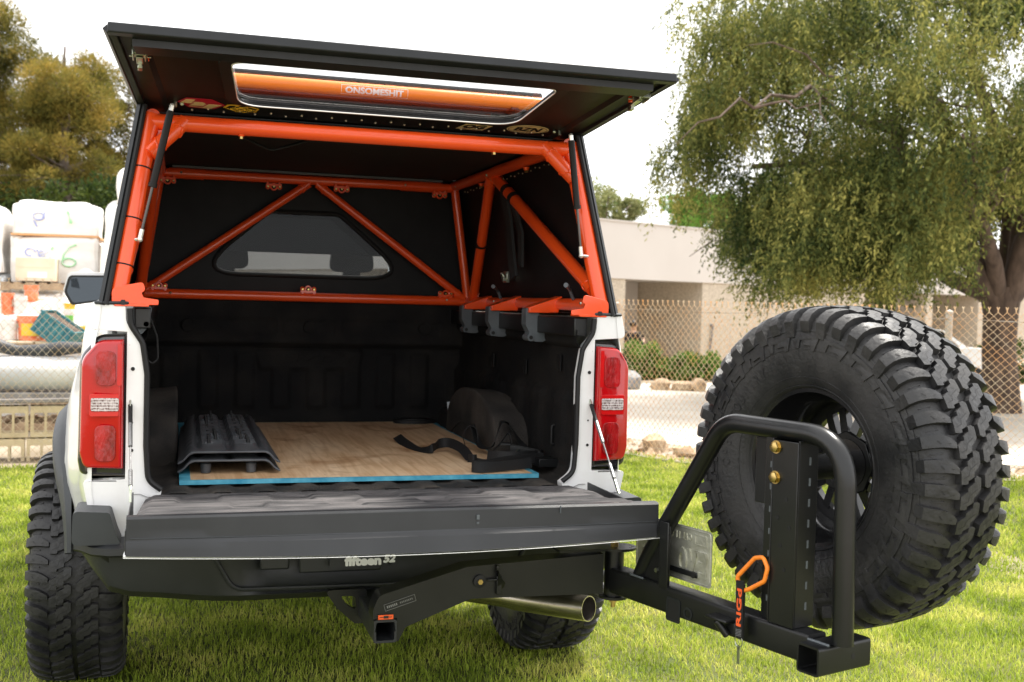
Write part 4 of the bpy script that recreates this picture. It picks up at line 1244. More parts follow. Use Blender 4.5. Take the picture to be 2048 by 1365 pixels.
# stickers on the underside
def sticker(nm, m, poly, lift=.0052, label=None):
    mb = MB(); mb.plate([tuple(p) for p in poly], [], HP + HN * lift, HU, HV, HN, .0006)
    o = mb.build(nm, m, hatch, None)
    if label: o['label'] = label
    return o
def hsub(o, nm, m, polys, lift=.0066):
    mb = MB()
    for p in polys: mb.plate([tuple(q) for q in p], [], HP + HN * lift, HU, HV, HN, .0005)
    return mb.build(nm, m, o, None)
def at_(c, pts, k=1): return [(c[0] + p[0] * k, c[1] + p[1] * k) for p in pts]
c1 = (-.552, .012)
st = sticker('sticker', 'decal_red', at_(c1, [(-.074, .006), (-.048, .056), (.030, .056), (.074, .002), (.040, -.050), (-.036, -.050)]), label='dark red six-sided sticker with a tan block emblem')
hsub(st, 'sticker_emblem', 'decal_tan', [at_(c1, [(-.066, .002), (-.048, .044), (-.020, .044), (-.034, .002)]), at_(c1, [(-.034, .002), (-.014, .002), (-.010, .008), (-.028, .008)]), at_(c1, [(-.026, .020), (.002, .020), (.012, .010), (.004, .000), (-.018, .000), (-.012, .010), (-.022, .012)]),
    at_(c1, [(-.038, -.022), (-.022, .000), (.014, .000), (.008, -.010), (-.010, -.010), (-.014, -.022)]), at_(c1, [(-.014, -.022), (.004, -.022), (.008, -.014), (-.010, -.014)]), at_(c1, [(.004, -.036), (.022, .004), (.062, .002), (.034, -.036)]), at_(c1, [(-.038, -.030), (-.036, -.033), (.030, -.046), (.034, -.043)])])
c2 = (-.428, -.012)
hexo = [(-.056, .002), (-.044, .034), (.006, .044), (.058, .010), (.048, -.034), (-.004, -.046)]
st = sticker('sticker', 'decal_yellow', at_(c2, hexo), label='yellow outlined six-sided sticker with a round emblem')
hsub(st, 'sticker_field', 'decal_black', [at_(c2, hexo, .84)])
mb = MB()
P2 = HP + HU * c2[0] + HV * c2[1] + HN * .0078
def ell(P, a, b, rot, n=28): return [P + HU * (math.cos(t) * a * math.cos(rot) - math.sin(t) * b * math.sin(rot)) + HV * (math.cos(t) * a * math.sin(rot) + math.sin(t) * b * math.cos(rot)) for t in [2 * PI * k / n for k in range(n)]]
for rot in (0, 1.05, -1.05): mb.tube(ell(P2, .034, .011, rot), .0009, 4, closed=True)
mb.tube([P2 + HU * -.045, P2 + HU * -.02 + HV * .02, P2 + HU * -.02 - HV * .02], .0009, 4, closed=True); mb.tube([P2 + HU * .045, P2 + HU * .02 + HV * .02, P2 + HU * .02 - HV * .02], .0009, 4, closed=True)
mb.lathe([(0, 0), (0, .013), (.0004, .013), (.0004, 0)], P2, HN, 20)
mb.build('sticker_emblem', 'decal_yellow', st)
mb = MB(); text_on(mb, 'HD', P2, HU, HV, HN, .016, .008, bold=.0005, lift=.0012); mb.build('sticker_lettering', 'decal_black', st, recalc=False)
c3 = (.356, -.030)
st = sticker('sticker', 'decal_tan', at_(c3, [(-.056, -.030), (-.034, .034), (.062, .030), (.040, -.034)]), label='tan slanted sticker with black old-style lettering')
P3 = HP + HU * c3[0] + HV * c3[1]
mb = MB(); text_on(mb, 'OG', P3 + HU * .004 + HV * .008, HU, HV, HN, .074, .040, bold=.0035, lift=.0064, shear=.2)
text_on(mb, 'Original Gorilla', P3 + HV * -.0235 + HU * -.004, HU, HV, HN, .074, .009, .02, lift=.0064); mb.build('sticker_lettering', 'decal_black', st, recalc=False)
c4 = (.548, -.010)
ov = lambda a, b, n=40: [(math.cos(2 * PI * k / n) * a, math.sin(2 * PI * k / n) * b) for k in range(n)]
st = sticker('sticker', 'decal_tan', at_(c4, ov(.076, .050)), label='tan oval sticker reading BZN')
mb = MB(); mb.plate(at_(c4, ov(.0705, .0455)), [at_(c4, ov(.0685, .0435))], HP + HN * .0064, HU, HV, HN, .0004)
P4 = HP + HU * c4[0] + HV * c4[1]
text_on(mb, 'BZN', P4 + HV * .004, HU, HV, HN, .094, .044, bold=.0018, lift=.0066, shear=.12)
text_on(mb, 'Bozeman - Montana', P4 + HV * -.034, HU, HV, HN, .060, .007, .01, lift=.0066)
mb.build('sticker_lettering', 'decal_black', st, recalc=False)
# ball studs
for s, u, v in ((-1, -.632, .010), (1, .66, .004)):
    mb = MB(); mb.cyl(HP + HU * u + HV * v + HN * .004, HP + HU * u + HV * v + HN * .022, .006, 8); mb.sphere(HP + HU * (u + .02 * s * -1) + HV * v + HN * .01, .007, 8); mb.build('ball_stud', 'zinc', hatch)
# gas struts
for A, K, B in ((V3(-.642, .05, 2.030), .36, V3(-.731, .055, 1.613)), (V3(.669, .05, 2.026), .56, V3(.721, .055, 1.617))):
    d = B - A
    K = .58
    mb = MB(); mb.tube([A + d * .04, A + d * K], .0112, 16); mb.tube([A + d * K, A + d * (K + .03)], .0135, 16)
    g = mb.build('gas_strut', 'strut_black', can)
    mb = MB(); mb.tube([A + d * K, B - d * .05], .0048, 10); mb.build('strut_rod', 'strut_rod', g)
    mb = MB()
    mb.tube([A, A + d * .045], .0078, 10); mb.tube([B - d * .075, B], .0075, 10); mb.sphere(B, .0095, 10); mb.tube([B, B + V3(math.copysign(.03, B.x) , 0, -.002)], .0055, 8); mb.sphere(A, .008, 8)
    mb.build('strut_end', 'ball_end', g)

# things carried on the roof, seen through the hatch window
rb = thing('roof_case', (.1, 1.05, 2.07), 'ribbed dark grey case lying across the canopy roof, seen through the hatch window', 'roof case')
mb = MB()
n = 12
for k in range(n - 1):
    z0 = 2.10 + k * .0225
    mb.tube([(-.64, .98, z0), (.86, .98, z0)], .0125, 8)
mb.box(-.64, .86, .98, 1.20, 2.085, 2.340)
mb.build('case_body', 'rim_grey', rb)
mb = MB()
for x in (-.55, .75): mb.box(x, x + .05, .95, 1.22, 2.060, 2.086)
mb.build('case_foot', 'steel_black', rb)
rt = thing('roof_tube', (.1, .9, 2.07), 'orange tube with a white lettered decal lying in front of the ribbed roof case', 'tube')
mb = MB(); mb.tube([(-.62, .90, 2.279), (.84, .90, 2.279)], .0275, 28); mb.build('tube_body', 'tube_orange', rt)
mb = MB()
for x in (-.5, .70): mb.box(x, x + .03, .88, .98, 2.246, 2.254)
mb.build('tube_bracket', 'steel_black', rt)
mb = MB()
def cyl_text(s_, cx, w, h, off_):
    vs, fs = finer(*text_geo(s_, .008), 3); mn, mx = vs.min(0), vs.max(0); out = []
    for p in vs:
        x = ((p[0] - mn[0]) / (mx[0] - mn[0]) - .5) * w; a = ((p[1] - mn[1]) / (mx[1] - mn[1]) - .5) * h / .0279 - .25
        out.append(V3(cx + x, .90 - math.cos(a) * .0281, 2.279 + math.sin(a) * .0281))
    for k in range(9):
        a = 2 * PI * k / 8; r_ = .0013 if k < 8 else 0
        mb.add([p + V3(r_ * math.cos(a), -.00002 * k, r_ * math.sin(a)) for p in out], fs)
cyl_text('ONSOMESHIT', .128, .232, .024, .03)
def arcp(x, a): return V3(x, .90 - math.cos(a) * .0282, 2.279 + math.sin(a) * .0282)
for x in (-.005, .261): mb.add([arcp(x, -.95), arcp(x + .002, -.95), arcp(x + .002, -.4), arcp(x, -.4), arcp(x + .002, .0), arcp(x, .0), arcp(x + .002, .42), arcp(x, .42)], [(0, 1, 2, 3), (3, 2, 4, 5), (5, 4, 6, 7)])
for a in (-.95, .40): mb.add([arcp(-.005, a), arcp(.263, a), arcp(.263, a + .06), arcp(-.005, a + .06)], [(0, 1, 2, 3)])
mb.build('decal_lettering', 'decal_white', rt, recalc=False)

# ------------------------------------------------------------------ load in the bed
pw = thing('plywood_sheet', (0, 1.0, .832), 'worn plywood sheet with blue painted edges lying on the truck bed floor', 'plywood sheet')
PLY = [(-.600, .145), (.617, .150), (.622, 1.85), (-.598, 1.85)]
mb = MB(); mb.plate(PLY, [], (0, 0, .833), (1, 0, 0), (0, 1, 0), (0, 0, 1), .0125); mb.build('board', 'plywood', pw, None)
mb = MB()
zt = .8462
mb.box(-.601, .618, .1435, .158, .832, zt); mb.box(-.601, -.566, .1585, 1.85, .832, zt); mb.box(.600, .6225, .1585, 1.85, .832, zt)
mb.build('painted_edge', 'paint_blue', pw, None)

def board_surface(u, v, lift):
    """u across 0..1, v along 0..1 -> (x, y, z)"""
    x = (u - .5); a = abs(x) * 2
    z = .060
    z -= .050 * smooth(.70, 1.0, a) ** 1.1
    ch = 1 if .36 < a < .0 else 0
    z -= .020 * smooth(.02, .06, a) * 0
    z -= .022 * smooth(.13, .05, a)                                # middle channel
    z -= .020 * smooth(.10, .02, abs(a - .62)) * smooth(.02, .10, v) # side channels
    z += .010 * math.sin(v * 2 * PI * 9) * smooth(.66, .55, a) * smooth(.08, .16, v)
    z += .005 * (1 if math.sin(v * 2 * PI * 12 + 1) > 0 else 0) * smooth(.74, .80, a) * smooth(.9, .86, a)
    if v < .14: z = z * (v / .14) + (.046 - .036 * smooth(.72, 1, a)) * (1 - v / .14)
    return x, z + lift
def make_board(label, y0, lift, g):
    wd = .320
    t = thing('recovery_board', (-.44, .75, .846), label, 'recovery board', g)
    mb = MB()
    L = 1.05
    def fn(u, v):
        x, z = board_surface(u, v, lift)
        wtap = 1 + .035 * (1 - v)
        return V3(-.4385 + .010 * v + x * wd * wtap, y0 + L * v, .846 + z)
    mb.grid(fn, 60, 90)
    mb.build('deck', 'board_grey', t, 45, solid=.005)
    mb = MB()
    mb.tube([fn(i / 20, 0) + V3(0, -.001, 0) for i in range(21)], .0036, 6)
    mb.tube([fn(0, i / 20) for i in range(21)], .003, 6); mb.tube([fn(1, i / 20) for i in range(21)], .003, 6)
    mb.build('rolled_edge', 'board_grey', t)
    return t, fn
tb, f1 = make_board('lower grey plastic recovery board of the stacked pair, resting on the plywood', .262, .000, 'stacked recovery boards')
mb = MB()
for x in (-.515, -.365): mb.lathe([(0, .010), (0, .016), (.030, .018)], (x, .30, .848), (0, 0, 1), 14)
mb.build('stacking_foot', 'board_grey', tb)
tt_, f2 = make_board('upper studded grey plastic recovery board of the stacked pair', .268, .028, 'stacked recovery boards')
mb = MB()
for a in (.30, .37, .63, .70):
    for j in range(9):
        v = .12 + .095 * j + (.03 if a in (.37, .63) else 0)
        p = f2(a, v)
        mb.cyl(p + V3(0, 0, -.002), p + V3(0, 0, .020), .0062, 6, .0042)
for a in (.06, .16, .84, .94):
    p = f2(a, .985); mb.cyl(p, p + V3(0, 0, .016), .006, 6, .004)
mb.build('stud', 'rubber_trim', tt_)
mb = MB()
for a in (.30, .37, .63, .70):
    for j in range(9):
        p = f2(a, .12 + .095 * j + (.03 if a in (.37, .63) else 0))
        for q in (-1, 1): mb.frame(p, (1, 0, 0), (0, 1, 0), (0, 0, 1), q * .010 - .002, q * .010 + .002, -.008, .008, -.002, .006)
mb.build('stud_collar', 'board_grey', tt_)

# black tie-down strap: loose tail, coils and ratchet
sp = thing('tie_down_strap', (.55, .45, .848), 'black webbing tie-down strap in loose coils with its ratchet on the plywood', 'strap')
def cr(pts, n=8):
    P = [Vector(p) for p in pts]; out = []
    for i in range(len(P) - 1):
        p0, p1, p2, p3 = P[max(i - 1, 0)], P[i], P[i + 1], P[min(i + 2, len(P) - 1)]
        for k in range(n):
            t = k / n
            out.append(.5 * ((2 * p1) + (-p0 + p2) * t + (2 * p0 - 5 * p1 + 4 * p2 - p3) * t * t + (-p0 + 3 * p1 - 3 * p2 + p3) * t ** 3))
    out.append(P[-1]); return out
def rib(pts, wds, w=.038, nm='webbing_run'):
    n = 8; P = cr(pts, n); W = cr(wds, n)
    mb = MB(); ribbon(mb, P, [tuple(q) for q in W], w, .0013); return mb.build(nm, 'webbing', sp, 50)
z0 = .849
rib([(.295, 1.10, z0 + .016), (.300, .95, z0 + .006), (.318, .80, z0 + .003), (.352, .69, z0 + .018), (.395, .74, z0 + .030), (.435, .73, z0 + .034), (.455, .60, z0 + .026), (.452, .46, z0 + .004)],
    [(.9, 0, .5), (.8, 0, .6), (1, .3, .2), (.5, 0, .9), (.2, .1, 1), (.3, 0, 1), (1, 0, .6), (1, .2, .1)])
rib([(.452, .46, z0 + .004), (.475, .42, z0 + .006), (.52, .34, z0 + .008), (.57, .28, z0 + .010), (.61, .30, z0 + .012)], [(.2, 1, .2), (.1, 1, .1), (.1, 1, .2), (0, .8, .6), (0, .8, .6)])
rib([(.440, .455, z0 + .012), (.452, .425, z0 + .014), (.47, .44, z0 + .012)], [(0, .2, 1), (0, .2, 1), (0, .2, 1)], .03)
zz = z0 + .019
rib([(.620, .235, zz + .004), (.52, .205, zz), (.43, .175, zz), (.392, .185, zz), (.395, .215, zz), (.45, .235, zz), (.54, .28, zz + .004), (.62, .31, zz + .006), (.70, .34, zz + .006)],
    [(0, 0, 1)] * 9)
rib([(.50, .40, zz + .01), (.53, .35, zz + .012), (.58, .33, zz + .014), (.64, .35, zz + .012), (.69, .38, zz + .01)], [(.1, .2, 1)] * 5)
rib([(.54, .78, z0 + .10), (.55, .76, z0 + .055), (.56, .70, z0 + .02), (.575, .62, z0 + .03), (.59, .60, z0 + .07), (.62, .63, z0 + .12), (.655, .66, z0 + .115), (.68, .62, z0 + .07), (.69, .52, z0 + .03)],
    [(.7, .7, 0), (.7, .7, 0), (.7, .6, 0), (.5, 1, 0), (.3, 1, 0), (.2, 1, 0), (.3, 1, 0), (.5, 1, 0), (.5, 1, .3)])
rib([(.515, .80, z0 + .02), (.505, .79, z0 + .06), (.525, .78, z0 + .095), (.55, .76, z0 + .085), (.555, .74, z0 + .03)], [(.2, 1, 0)] * 5)
rib([(.58, .60, z0 + .02), (.60, .57, z0 + .05), (.63, .56, z0 + .09), (.635, .54, z0 + .03)], [(.2, 1, 0)] * 4)
mb = MB()
for k in range(2):
    mb.frame((.645, .42, z0 + .035), V3(.9, -.42, -.15).normalized(), V3(.3, .9, 0).normalized(), (0, 0, 1), -.05, .06, k * .036 - .018, k * .036 - .015, -.02, .02)
mb.cyl((.69, .38, z0 + .03), (.715, .43, z0 + .03), .016, 14); mb.frame((.63, .43, z0 + .06), V3(.9, -.42, .0).normalized(), V3(.3, .9, 0).normalized(), (0, 0, 1), -.07, -.03, -.02, .02, 0, .008)
mb.box(.66, .74, .27, .36, z0 + .0, z0 + .03)
mb.build('ratchet', 'steel_black', sp, bevel=.003)
mb = MB(); mb.cyl((.62, .40, z0 + .05), (.585, .425, z0 + .005), .003, 6); mb.cyl((.66, .40, z0 + .045), (.64, .39, z0 + .02), .003, 6); mb.lathe([(0, .017), (.003, .018), (.006, .017)], (.69, .385, z0 + .03), (.45, .9, 0), 12)
mb.build('ratchet_pin', 'zinc', sp)
mp = thing('rubber_mat', (.515, 1.80, .846), 'rolled flat black rubber pad at the bulkhead end of the plywood', 'rubber pad')
mb = MB(); mb.plate(ov(.105, .06), [], (.515, 1.79, .8463), (1, 0, 0), (0, 1, 0), (0, 0, 1), .016); mb.plate(ov(.075, .04), [], (.515, 1.79, .8625), (1, 0, 0), (0, 1, 0), (0, 0, 1), .006); mb.build('pad', 'rubber_trim', mp, bevel=.005)
bx = thing('black_pouch', (.64, 1.45, .832), 'small black pouch with a white tag beside the far end of the right wheel housing', 'pouch')
mb = MB(); mb.box(.610, .70, 1.50, 1.68, .832, .93); mb.build('pouch_body', 'webbing', bx, bevel=.02, seg=3)
mb = MB(); mb.frame((.615, 1.49, .965), V3(1, .1, .15).normalized(), V3(-.12, 0, 1).normalized(), (0, -1, 0), -.01, .018, -.035, .012, 0, .002); mb.build('tag', 'sheet_blue', bx)

# ------------------------------------------------------------------ swing-out spare carrier
AA = R(-73.15)
Ca, Cn, Cz = V3(math.cos(AA), math.sin(AA), 0), V3(-math.sin(AA), math.cos(AA), 0), V3(0, 0, 1)
C0 = V3(.677, -.476, .567)
def cp(a, n_, z): return C0 + Ca * a + Cn * n_ + Cz * z
car = thing('spare_wheel_carrier', (.05, -.35, .45), 'black steel swing-out spare wheel carrier bolted to the tow receiver behind the tailgate', 'spare wheel carrier')
# receiver tube and rising fixed arm
mb = MB()
sq = lambda r_, q: fillet([(-r_, -r_), (r_, -r_), (r_, r_), (-r_, r_)], q, 4, True)
mb.plate(sq(.0335, .008), [sq(.0265, .005)], (-.030, -.445, .492), (1, 0, 0), (0, 0, 1), (0, 1, 0), .40)
mb.build('receiver_tube', 'plastic_dark', car, 40, bevel=.0015)
mb = MB()
arm = fillet([(-.066, .553), (-.050, .595), (.210, .668), (.640, .690), (.640, .568), (.225, .573), (.030, .500), (.010, .460), (.0045, .460), (.0045, .5275), (-.066, .5275)], [.02, .03, .03, 0, 0, .04, .02, .01, 0, 0, 0], 4, True)
mb.plate(arm, [], (0, -.440, 0), (1, 0, 0), (0, 0, 1), (0, 1, 0), .075)
ha = mb.build('fixed_arm', 'steel_black', car, 40, bevel=.006, seg=3)
mb = MB(); mb.frame((.012, -.4415, .566), V3(1, 0, .30).normalized(), V3(-.30, 0, 1).normalized(), (0, -1, 0), -.045, .048, -.003, .016, 0, .0008)
ol = mb.build('maker_label', 'steel_black', ha)
mb = MB()
P = V3(.012, -.4425, .566); u_, v_ = V3(1, 0, .30).normalized(), V3(-.30, 0, 1).normalized()
for a, b in (((-.045, -.003), (.048, -.003)), ((.048, -.003), (.048, .016)), ((.048, .016), (-.045, .016)), ((-.045, .016), (-.045, -.003))): mb.tube([P + u_ * a[0] + v_ * a[1], P + u_ * b[0] + v_ * b[1]], .0006, 4)
for k in range(6): mb.frame(P, u_, v_, (0, -1, 0), -.038 + k * .0055, -.035 + k * .0055, .003, .010, 0, .0004)
for k in range(8): mb.frame(P, u_, v_, (0, -1, 0), .002 + k * .005, .004 + k * .005, .004, .009, 0, .0004)
mb.build('label_print', 'decal_grey', ol, None)
mb = MB(); mb.frame((-.030, -.4455, .5335), (1, 0, 0), (0, 0, 1), (0, -1, 0), -.022, .022, -.006, .007, 0, .001); lb = mb.build('warning_label', 'stitch_orange', car)
mb = MB(); mb.frame((-.030, -.4467, .534), (1, 0, 0), (0, 0, 1), (0, -1, 0), -.018, .018, -.001, .001, 0, .0004); mb.frame((-.030, -.4467, .534), (1, 0, 0), (0, 0, 1), (0, -1, 0), -.006, .008, -.004, .004, 0, .0003); mb.build('label_print', 'decal_black', lb, None)
mb = MB(); mb.lathe([(0, 0), (0, .019), (.008, .019), (.010, .012), (.010, 0)], (.248, -.441, .625), (0, -1, 0), 24); bo = mb.build('arm_bolt', 'rubber_trim', ha)
mb = MB(); mb.cyl((.248, -.451, .625), (.248, -.456, .625), .008, 6); mb.build('bolt_head', 'bolt_brass', bo)
mb = MB(); mb.box(.296, .304, -.458, -.440, .655, .672); mb.tube([(.27, -.448, .628), (.300, -.455, .630)], .004, 6)
mb.add([(.298, -.47, .66), (.31, -.47, .635), (.325, -.455, .62), (.325, -.44, .60), (.312, -.445, .60), (.300, -.455, .61), (.298, -.44, .66), (.31, -.44, .635)], [(0, 1, 7, 6), (1, 2, 3, 7), (2, 3, 4, 5), (0, 1, 2, 5)])
mb.box(.298, .314, -.455, -.440, .585, .64)
mb.build('latch_catch', 'steel_black', ha, bevel=.002)
# hinge
HC = cp(-.068, .035, 0); HC.z = 0
mb = MB()
mb.cyl(HC + V3(0, 0, .552), HC + V3(0, 0, .695), .030, 24)
mb.plate([(HC.x + .058 * math.cos(a) + .012, HC.y + .05 * math.sin(a)) for a in [2 * PI * k / 24 for k in range(24)]], [], (0, 0, .695), (1, 0, 0), (0, 1, 0), (0, 0, 1), .008)
mb.plate([(HC.x + .045 * math.cos(a), HC.y + .045 * math.sin(a)) for a in [2 * PI * k / 24 for k in range(24)]], [], (0, 0, .544), (1, 0, 0), (0, 1, 0), (0, 0, 1), .008)
mb.box(.50, HC.x, HC.y - .03, HC.y + .035, .695, .7028)
hg = mb.build('hinge', 'steel_black', car, 40, bevel=.002)
mb = MB(); mb.cyl(HC + V3(0, 0, .703), HC + V3(0, 0, .716), .013, 6); mb.cyl(HC + V3(0, 0, .716), HC + V3(0, 0, .724), .007, 12); mb.cyl(HC + V3(0, 0, .544), HC + V3(0, 0, .530), .013, 6); mb.cyl(HC + V3(0, 0, .53), HC + V3(0, 0, .514), .007, 12)
mb.build('hinge_bolt', 'bolt_brass', hg)
mb = MB()
for k in range(5): a = R(-50 + k * 32); mb.cyl(HC + V3(.012 + .045 * math.cos(a), .038 * math.sin(a), .7032), HC + V3(.012 + .045 * math.cos(a), .038 * math.sin(a), .7040), .005, 10)
mb.build('detent_hole', 'rubber_trim', hg)
# swing arm (square tube) with an accessory receiver across its end
TW = .066
def box_tube(A, B, wdir, zdir, w, h, t=.0):
    mb = MB(); A, B = Vector(A), Vector(B); ax_ = (B - A); L_ = ax_.length; ax_.normalize()
    outer = fillet([(-w / 2, -h / 2), (w / 2, -h / 2), (w / 2, h / 2), (-w / 2, h / 2)], .010, 4, True)
    holes = [fillet([(-w / 2 + t, -h / 2 + t), (w / 2 - t, -h / 2 + t), (w / 2 - t, h / 2 - t), (-w / 2 + t, h / 2 - t)], .005, 3, True)] if t else []
    mb.plate(outer, holes, A, wdir, zdir, ax_, L_); return mb
box_tube(cp(-.045, .033, .038), cp(.742, .033, .038), Cn, Cz, TW, .076).build('swing_arm', 'steel_black', car, 40)
box_tube(cp(.778, -.040, .030), cp(.778, .150, .030), Ca, Cz, .070, .072, .0055).build('accessory_receiver', 'steel_black', car, 40)
mb = MB(); mb.cyl(cp(.8128, .085, .03), cp(.8134, .085, .03), .0075, 16); mb.build('pin_hole', 'rubber_trim', car)
mb = MB()
for k in range(16): mb.sphere(cp(.748 + .004 * k, -.004 + .001 * (k % 2), .0675), .0042, 6)
for k in range(10): mb.sphere(cp(.05 + .006 * k, .004, .0775), .0035, 6)
mb.build('weld_bead', 'clamp_grey', car)
mb = MB(); mb.frame(cp(.247, 0, .017), Ca, Cz, -Cn, -.030, .030, -.034, .034, -.002, .0005)
mb = MB(); mb.plate(fillet([(.217, -.016), (.277, -.016), (.277, .052), (.217, .052)], .008, 3, True), [fillet([(.223, -.010), (.271, -.010), (.271, .046), (.223, .046)], .005, 3, True)], C0 - Cn * .0008, Ca, Cz, -Cn, .0012)
mb.build('cross_tube_rim', 'rim_grey', car, None)
mb = MB(); mb.plate(fillet([(.223, -.010), (.271, -.010), (.271, .046), (.223, .046)], .005, 3, True), [], C0 - Cn * .0006, Ca, Cz, -Cn, .0006); mb.build('cross_tube_mouth', 'rubber_trim', car, None)
mb = MB(); mb.lathe([(0, .018), (.0012, .018), (.0012, .012), (0, .012)], cp(.308, -.0006, .022), -Cn, 24); mb.build('arm_boss', 'rim_grey', car)
# latch lug on the arm
mb = MB(); mb.frame(cp(.47, 0, .03), Ca, Cz, -Cn, -.045, .030, -.020, .014, -.002, .010); mb.frame(cp(.455, 0, .035), Ca, V3(0, 0, 1), -Cn, -.04, .04, .010, .018, 0, .040)
mb.cyl(cp(.478, -.014, .006), cp(.455, -.034, .045), .010, 14)
mb.build('latch_lug', 'steel_black', car, 40, bevel=.003)
# hoop
hoop = fillet([cp(.060, .033, .065), cp(.105, .033, .150), cp(.395, .033, .572), cp(.812, .033, .572), cp(.822, .033, .068)], [0, 0, .115, .125, 0], 9)
mb = MB(); mb.tube(hoop, .0262, 24); mb.build('hoop', 'steel_satin', car, 60)
# slotted post
def slots(mb, a, n0, dirA, nrm, z0_, z1_, cnt, w=.006, h=.018):
    for k in range(cnt):
        z = z0_ + (z1_ - z0_) * k / (cnt - 1)
        mb.frame(cp(a, n0, z), dirA, Cz, nrm, -w / 2, w / 2, -h / 2, h / 2, 0, .0007)
mb = MB()
mb.frame(cp(0, 0, 0), Ca, Cz, Cn, .562, .606, .076, .552, .020, .025)
mb.frame(cp(0, 0, 0), Ca, Cz, Cn, .602, .606, .076, .552, .0, .020)
mb.frame(cp(0, 0, 0), Ca, Cz, Cn, .606, .690, .076, .548, .000, .006)
mb.frame(cp(0, 0, 0), Ca, Cz, Cn, .684, .690, .076, .552, .006, .075)
mb.frame(cp(0, 0, 0), Ca, Cz, Cn, .562, .568, .076, .552, .025, .075)
mb.build('post', 'steel_satin', car, 40, bevel=.0015)
mb = MB(); slots(mb, .690, .045, Cn, Ca, .13, .50, 8, .007, .020); slots(mb, .583, .0195, Ca, -Cn, .13, .48, 7, .006, .016)
mb.build('post_slot', 'clamp_grey', car, None)
mb = MB()
for a, z in ((.640, .28), (.655, .40), (.668, .33), (.655, .22), (.628, .35)): mb.lathe([(0, .0055), (.0006, .0055), (.0006, 0)], cp(a, -.0004, z), -Cn, 12)
mb.build('post_hole', 'rubber_trim', car)
for z in (.530, .452):
    mb = MB(); mb.lathe([(0, 0), (0, .017), (.003, .017), (.003, .013)], cp(.617, .0, z), -Cn, 20); mb.lathe([(.003, .0140), (.012, .0140), (.0135, .011), (.0135, 0)], cp(.617, 0, z), -Cn, 6)
    mb.build('post_bolt', 'bolt_brass', car, 30)
# hub mount joining post and wheel
mb = MB()
mb.frame(cp(0, 0, 0), Ca, Cz, Cn, .47, .60, .36, .54, .078, .088)
mb.frame(cp(0, 0, 0), Ca, Cz, Cn, .565, .688, .34, .545, .070, .078)
mb.cyl(cp(.506, .085, .448), cp(.506, .425, .448), .038, 20); mb.cyl(cp(.506, .40, .448), cp(.506, .412, .448), .095, 8)
mb.build('wheel_mount', 'steel_black', car, 40, bevel=.003)
# number-plate bracket and plate, seen from the back
mb = MB(); mb.plate([(.070, .076), (.200, .076), (.200, .26), (.178, .262)], [], C0 + Cn * .020, Ca, Cz, Cn, .006)
mb.frame(cp(0, 0, 0), Ca, Cz, Cn, .178, .215, .066, .262, .0, .006); mb.frame(cp(0, 0, 0), Ca, Cz, Cn, .05, .290, .112, .128, .045, .050)
mb.build('plate_bracket', 'steel_black', car, 40, bevel=.002)
mb = MB(); mb.cyl(cp(.165, .0, .115), cp(.165, .014, .115), .007, 6); mb.build('bracket_bolt', 'zinc', car)
mb = MB()
pp = fillet([(.012, .092), (.340, .092), (.340, .252), (.012, .252)], .014, 5, True)
pi_ = fillet([(.018, .098), (.334, .098), (.334, .246), (.018, .246)], .011, 5, True)
mb.plate(pp, [], C0 + Cn * .0535, Ca, Cz, Cn, .0012)
lp = mb.build('number_plate', 'plate_back', car, None)
mb = MB(); mb.tube([C0 + Cn * .0535 + Ca * p[0] + Cz * p[1] for p in pi_], .0016, 6, closed=True)
mb.plate(fillet([(.268, .205), (.318, .205), (.318, .236), (.268, .236)], .003, 2, True), [fillet([(.271, .208), (.315, .208), (.315, .233), (.271, .233)], .003, 2, True)], C0 + Cn * .0535, Ca, Cz, -Cn, .0015)
mb.build('plate_bead', 'plate_back', lp)
mb = MB()
for ch, a, w_ in (('E', .303, .034), ('V', .262, .040), ('O', .219, .034), ('2', .050, .034), ('8', .092, .034)):
    text_on(mb, ch, cp(a, .0532, .152), Ca, Cz, -Cn, w_, .070, mirror=True, depth=.0045, bold=.0022)
for i, ch in enumerate('CALIFORNIA'):
    text_on(mb, ch, cp(.250 - i * .0155, .0532, .222), Ca, Cz, -Cn, .0105 if ch != 'I' else .003, .019, mirror=True, depth=.002, bold=.0008)
mb.build('embossed_lettering', 'plate_back', lp, None)
mb = MB(); mb.lathe([(0, .009), (.004, .009), (.004, 0)], cp(.278, .045, .120), -Cn, 12); mb.build('plate_screw', 'rubber_trim', lp)

# spare wheel
spw = thing('spare_wheel', cp(.506, .377, .448), 'large chunky mud-terrain spare tyre on a black rim hung on the swing-out carrier', 'spare wheel')
spw.rotation_euler = (0, 0, math.atan2(Cn.y, Cn.x))
for g, nm, m, an in ((TY, 'tyre', 'rubber', 32), (RM, 'rim', 'rim_black', 40)):
    o = g.build(nm, m, None, an); o.parent = spw
    if g is TY: q_ = SI.build('tread_sipes', 'rubber_trim', None, None, recalc=False); q_.parent = spw; q_['kind'] = 'stuff'

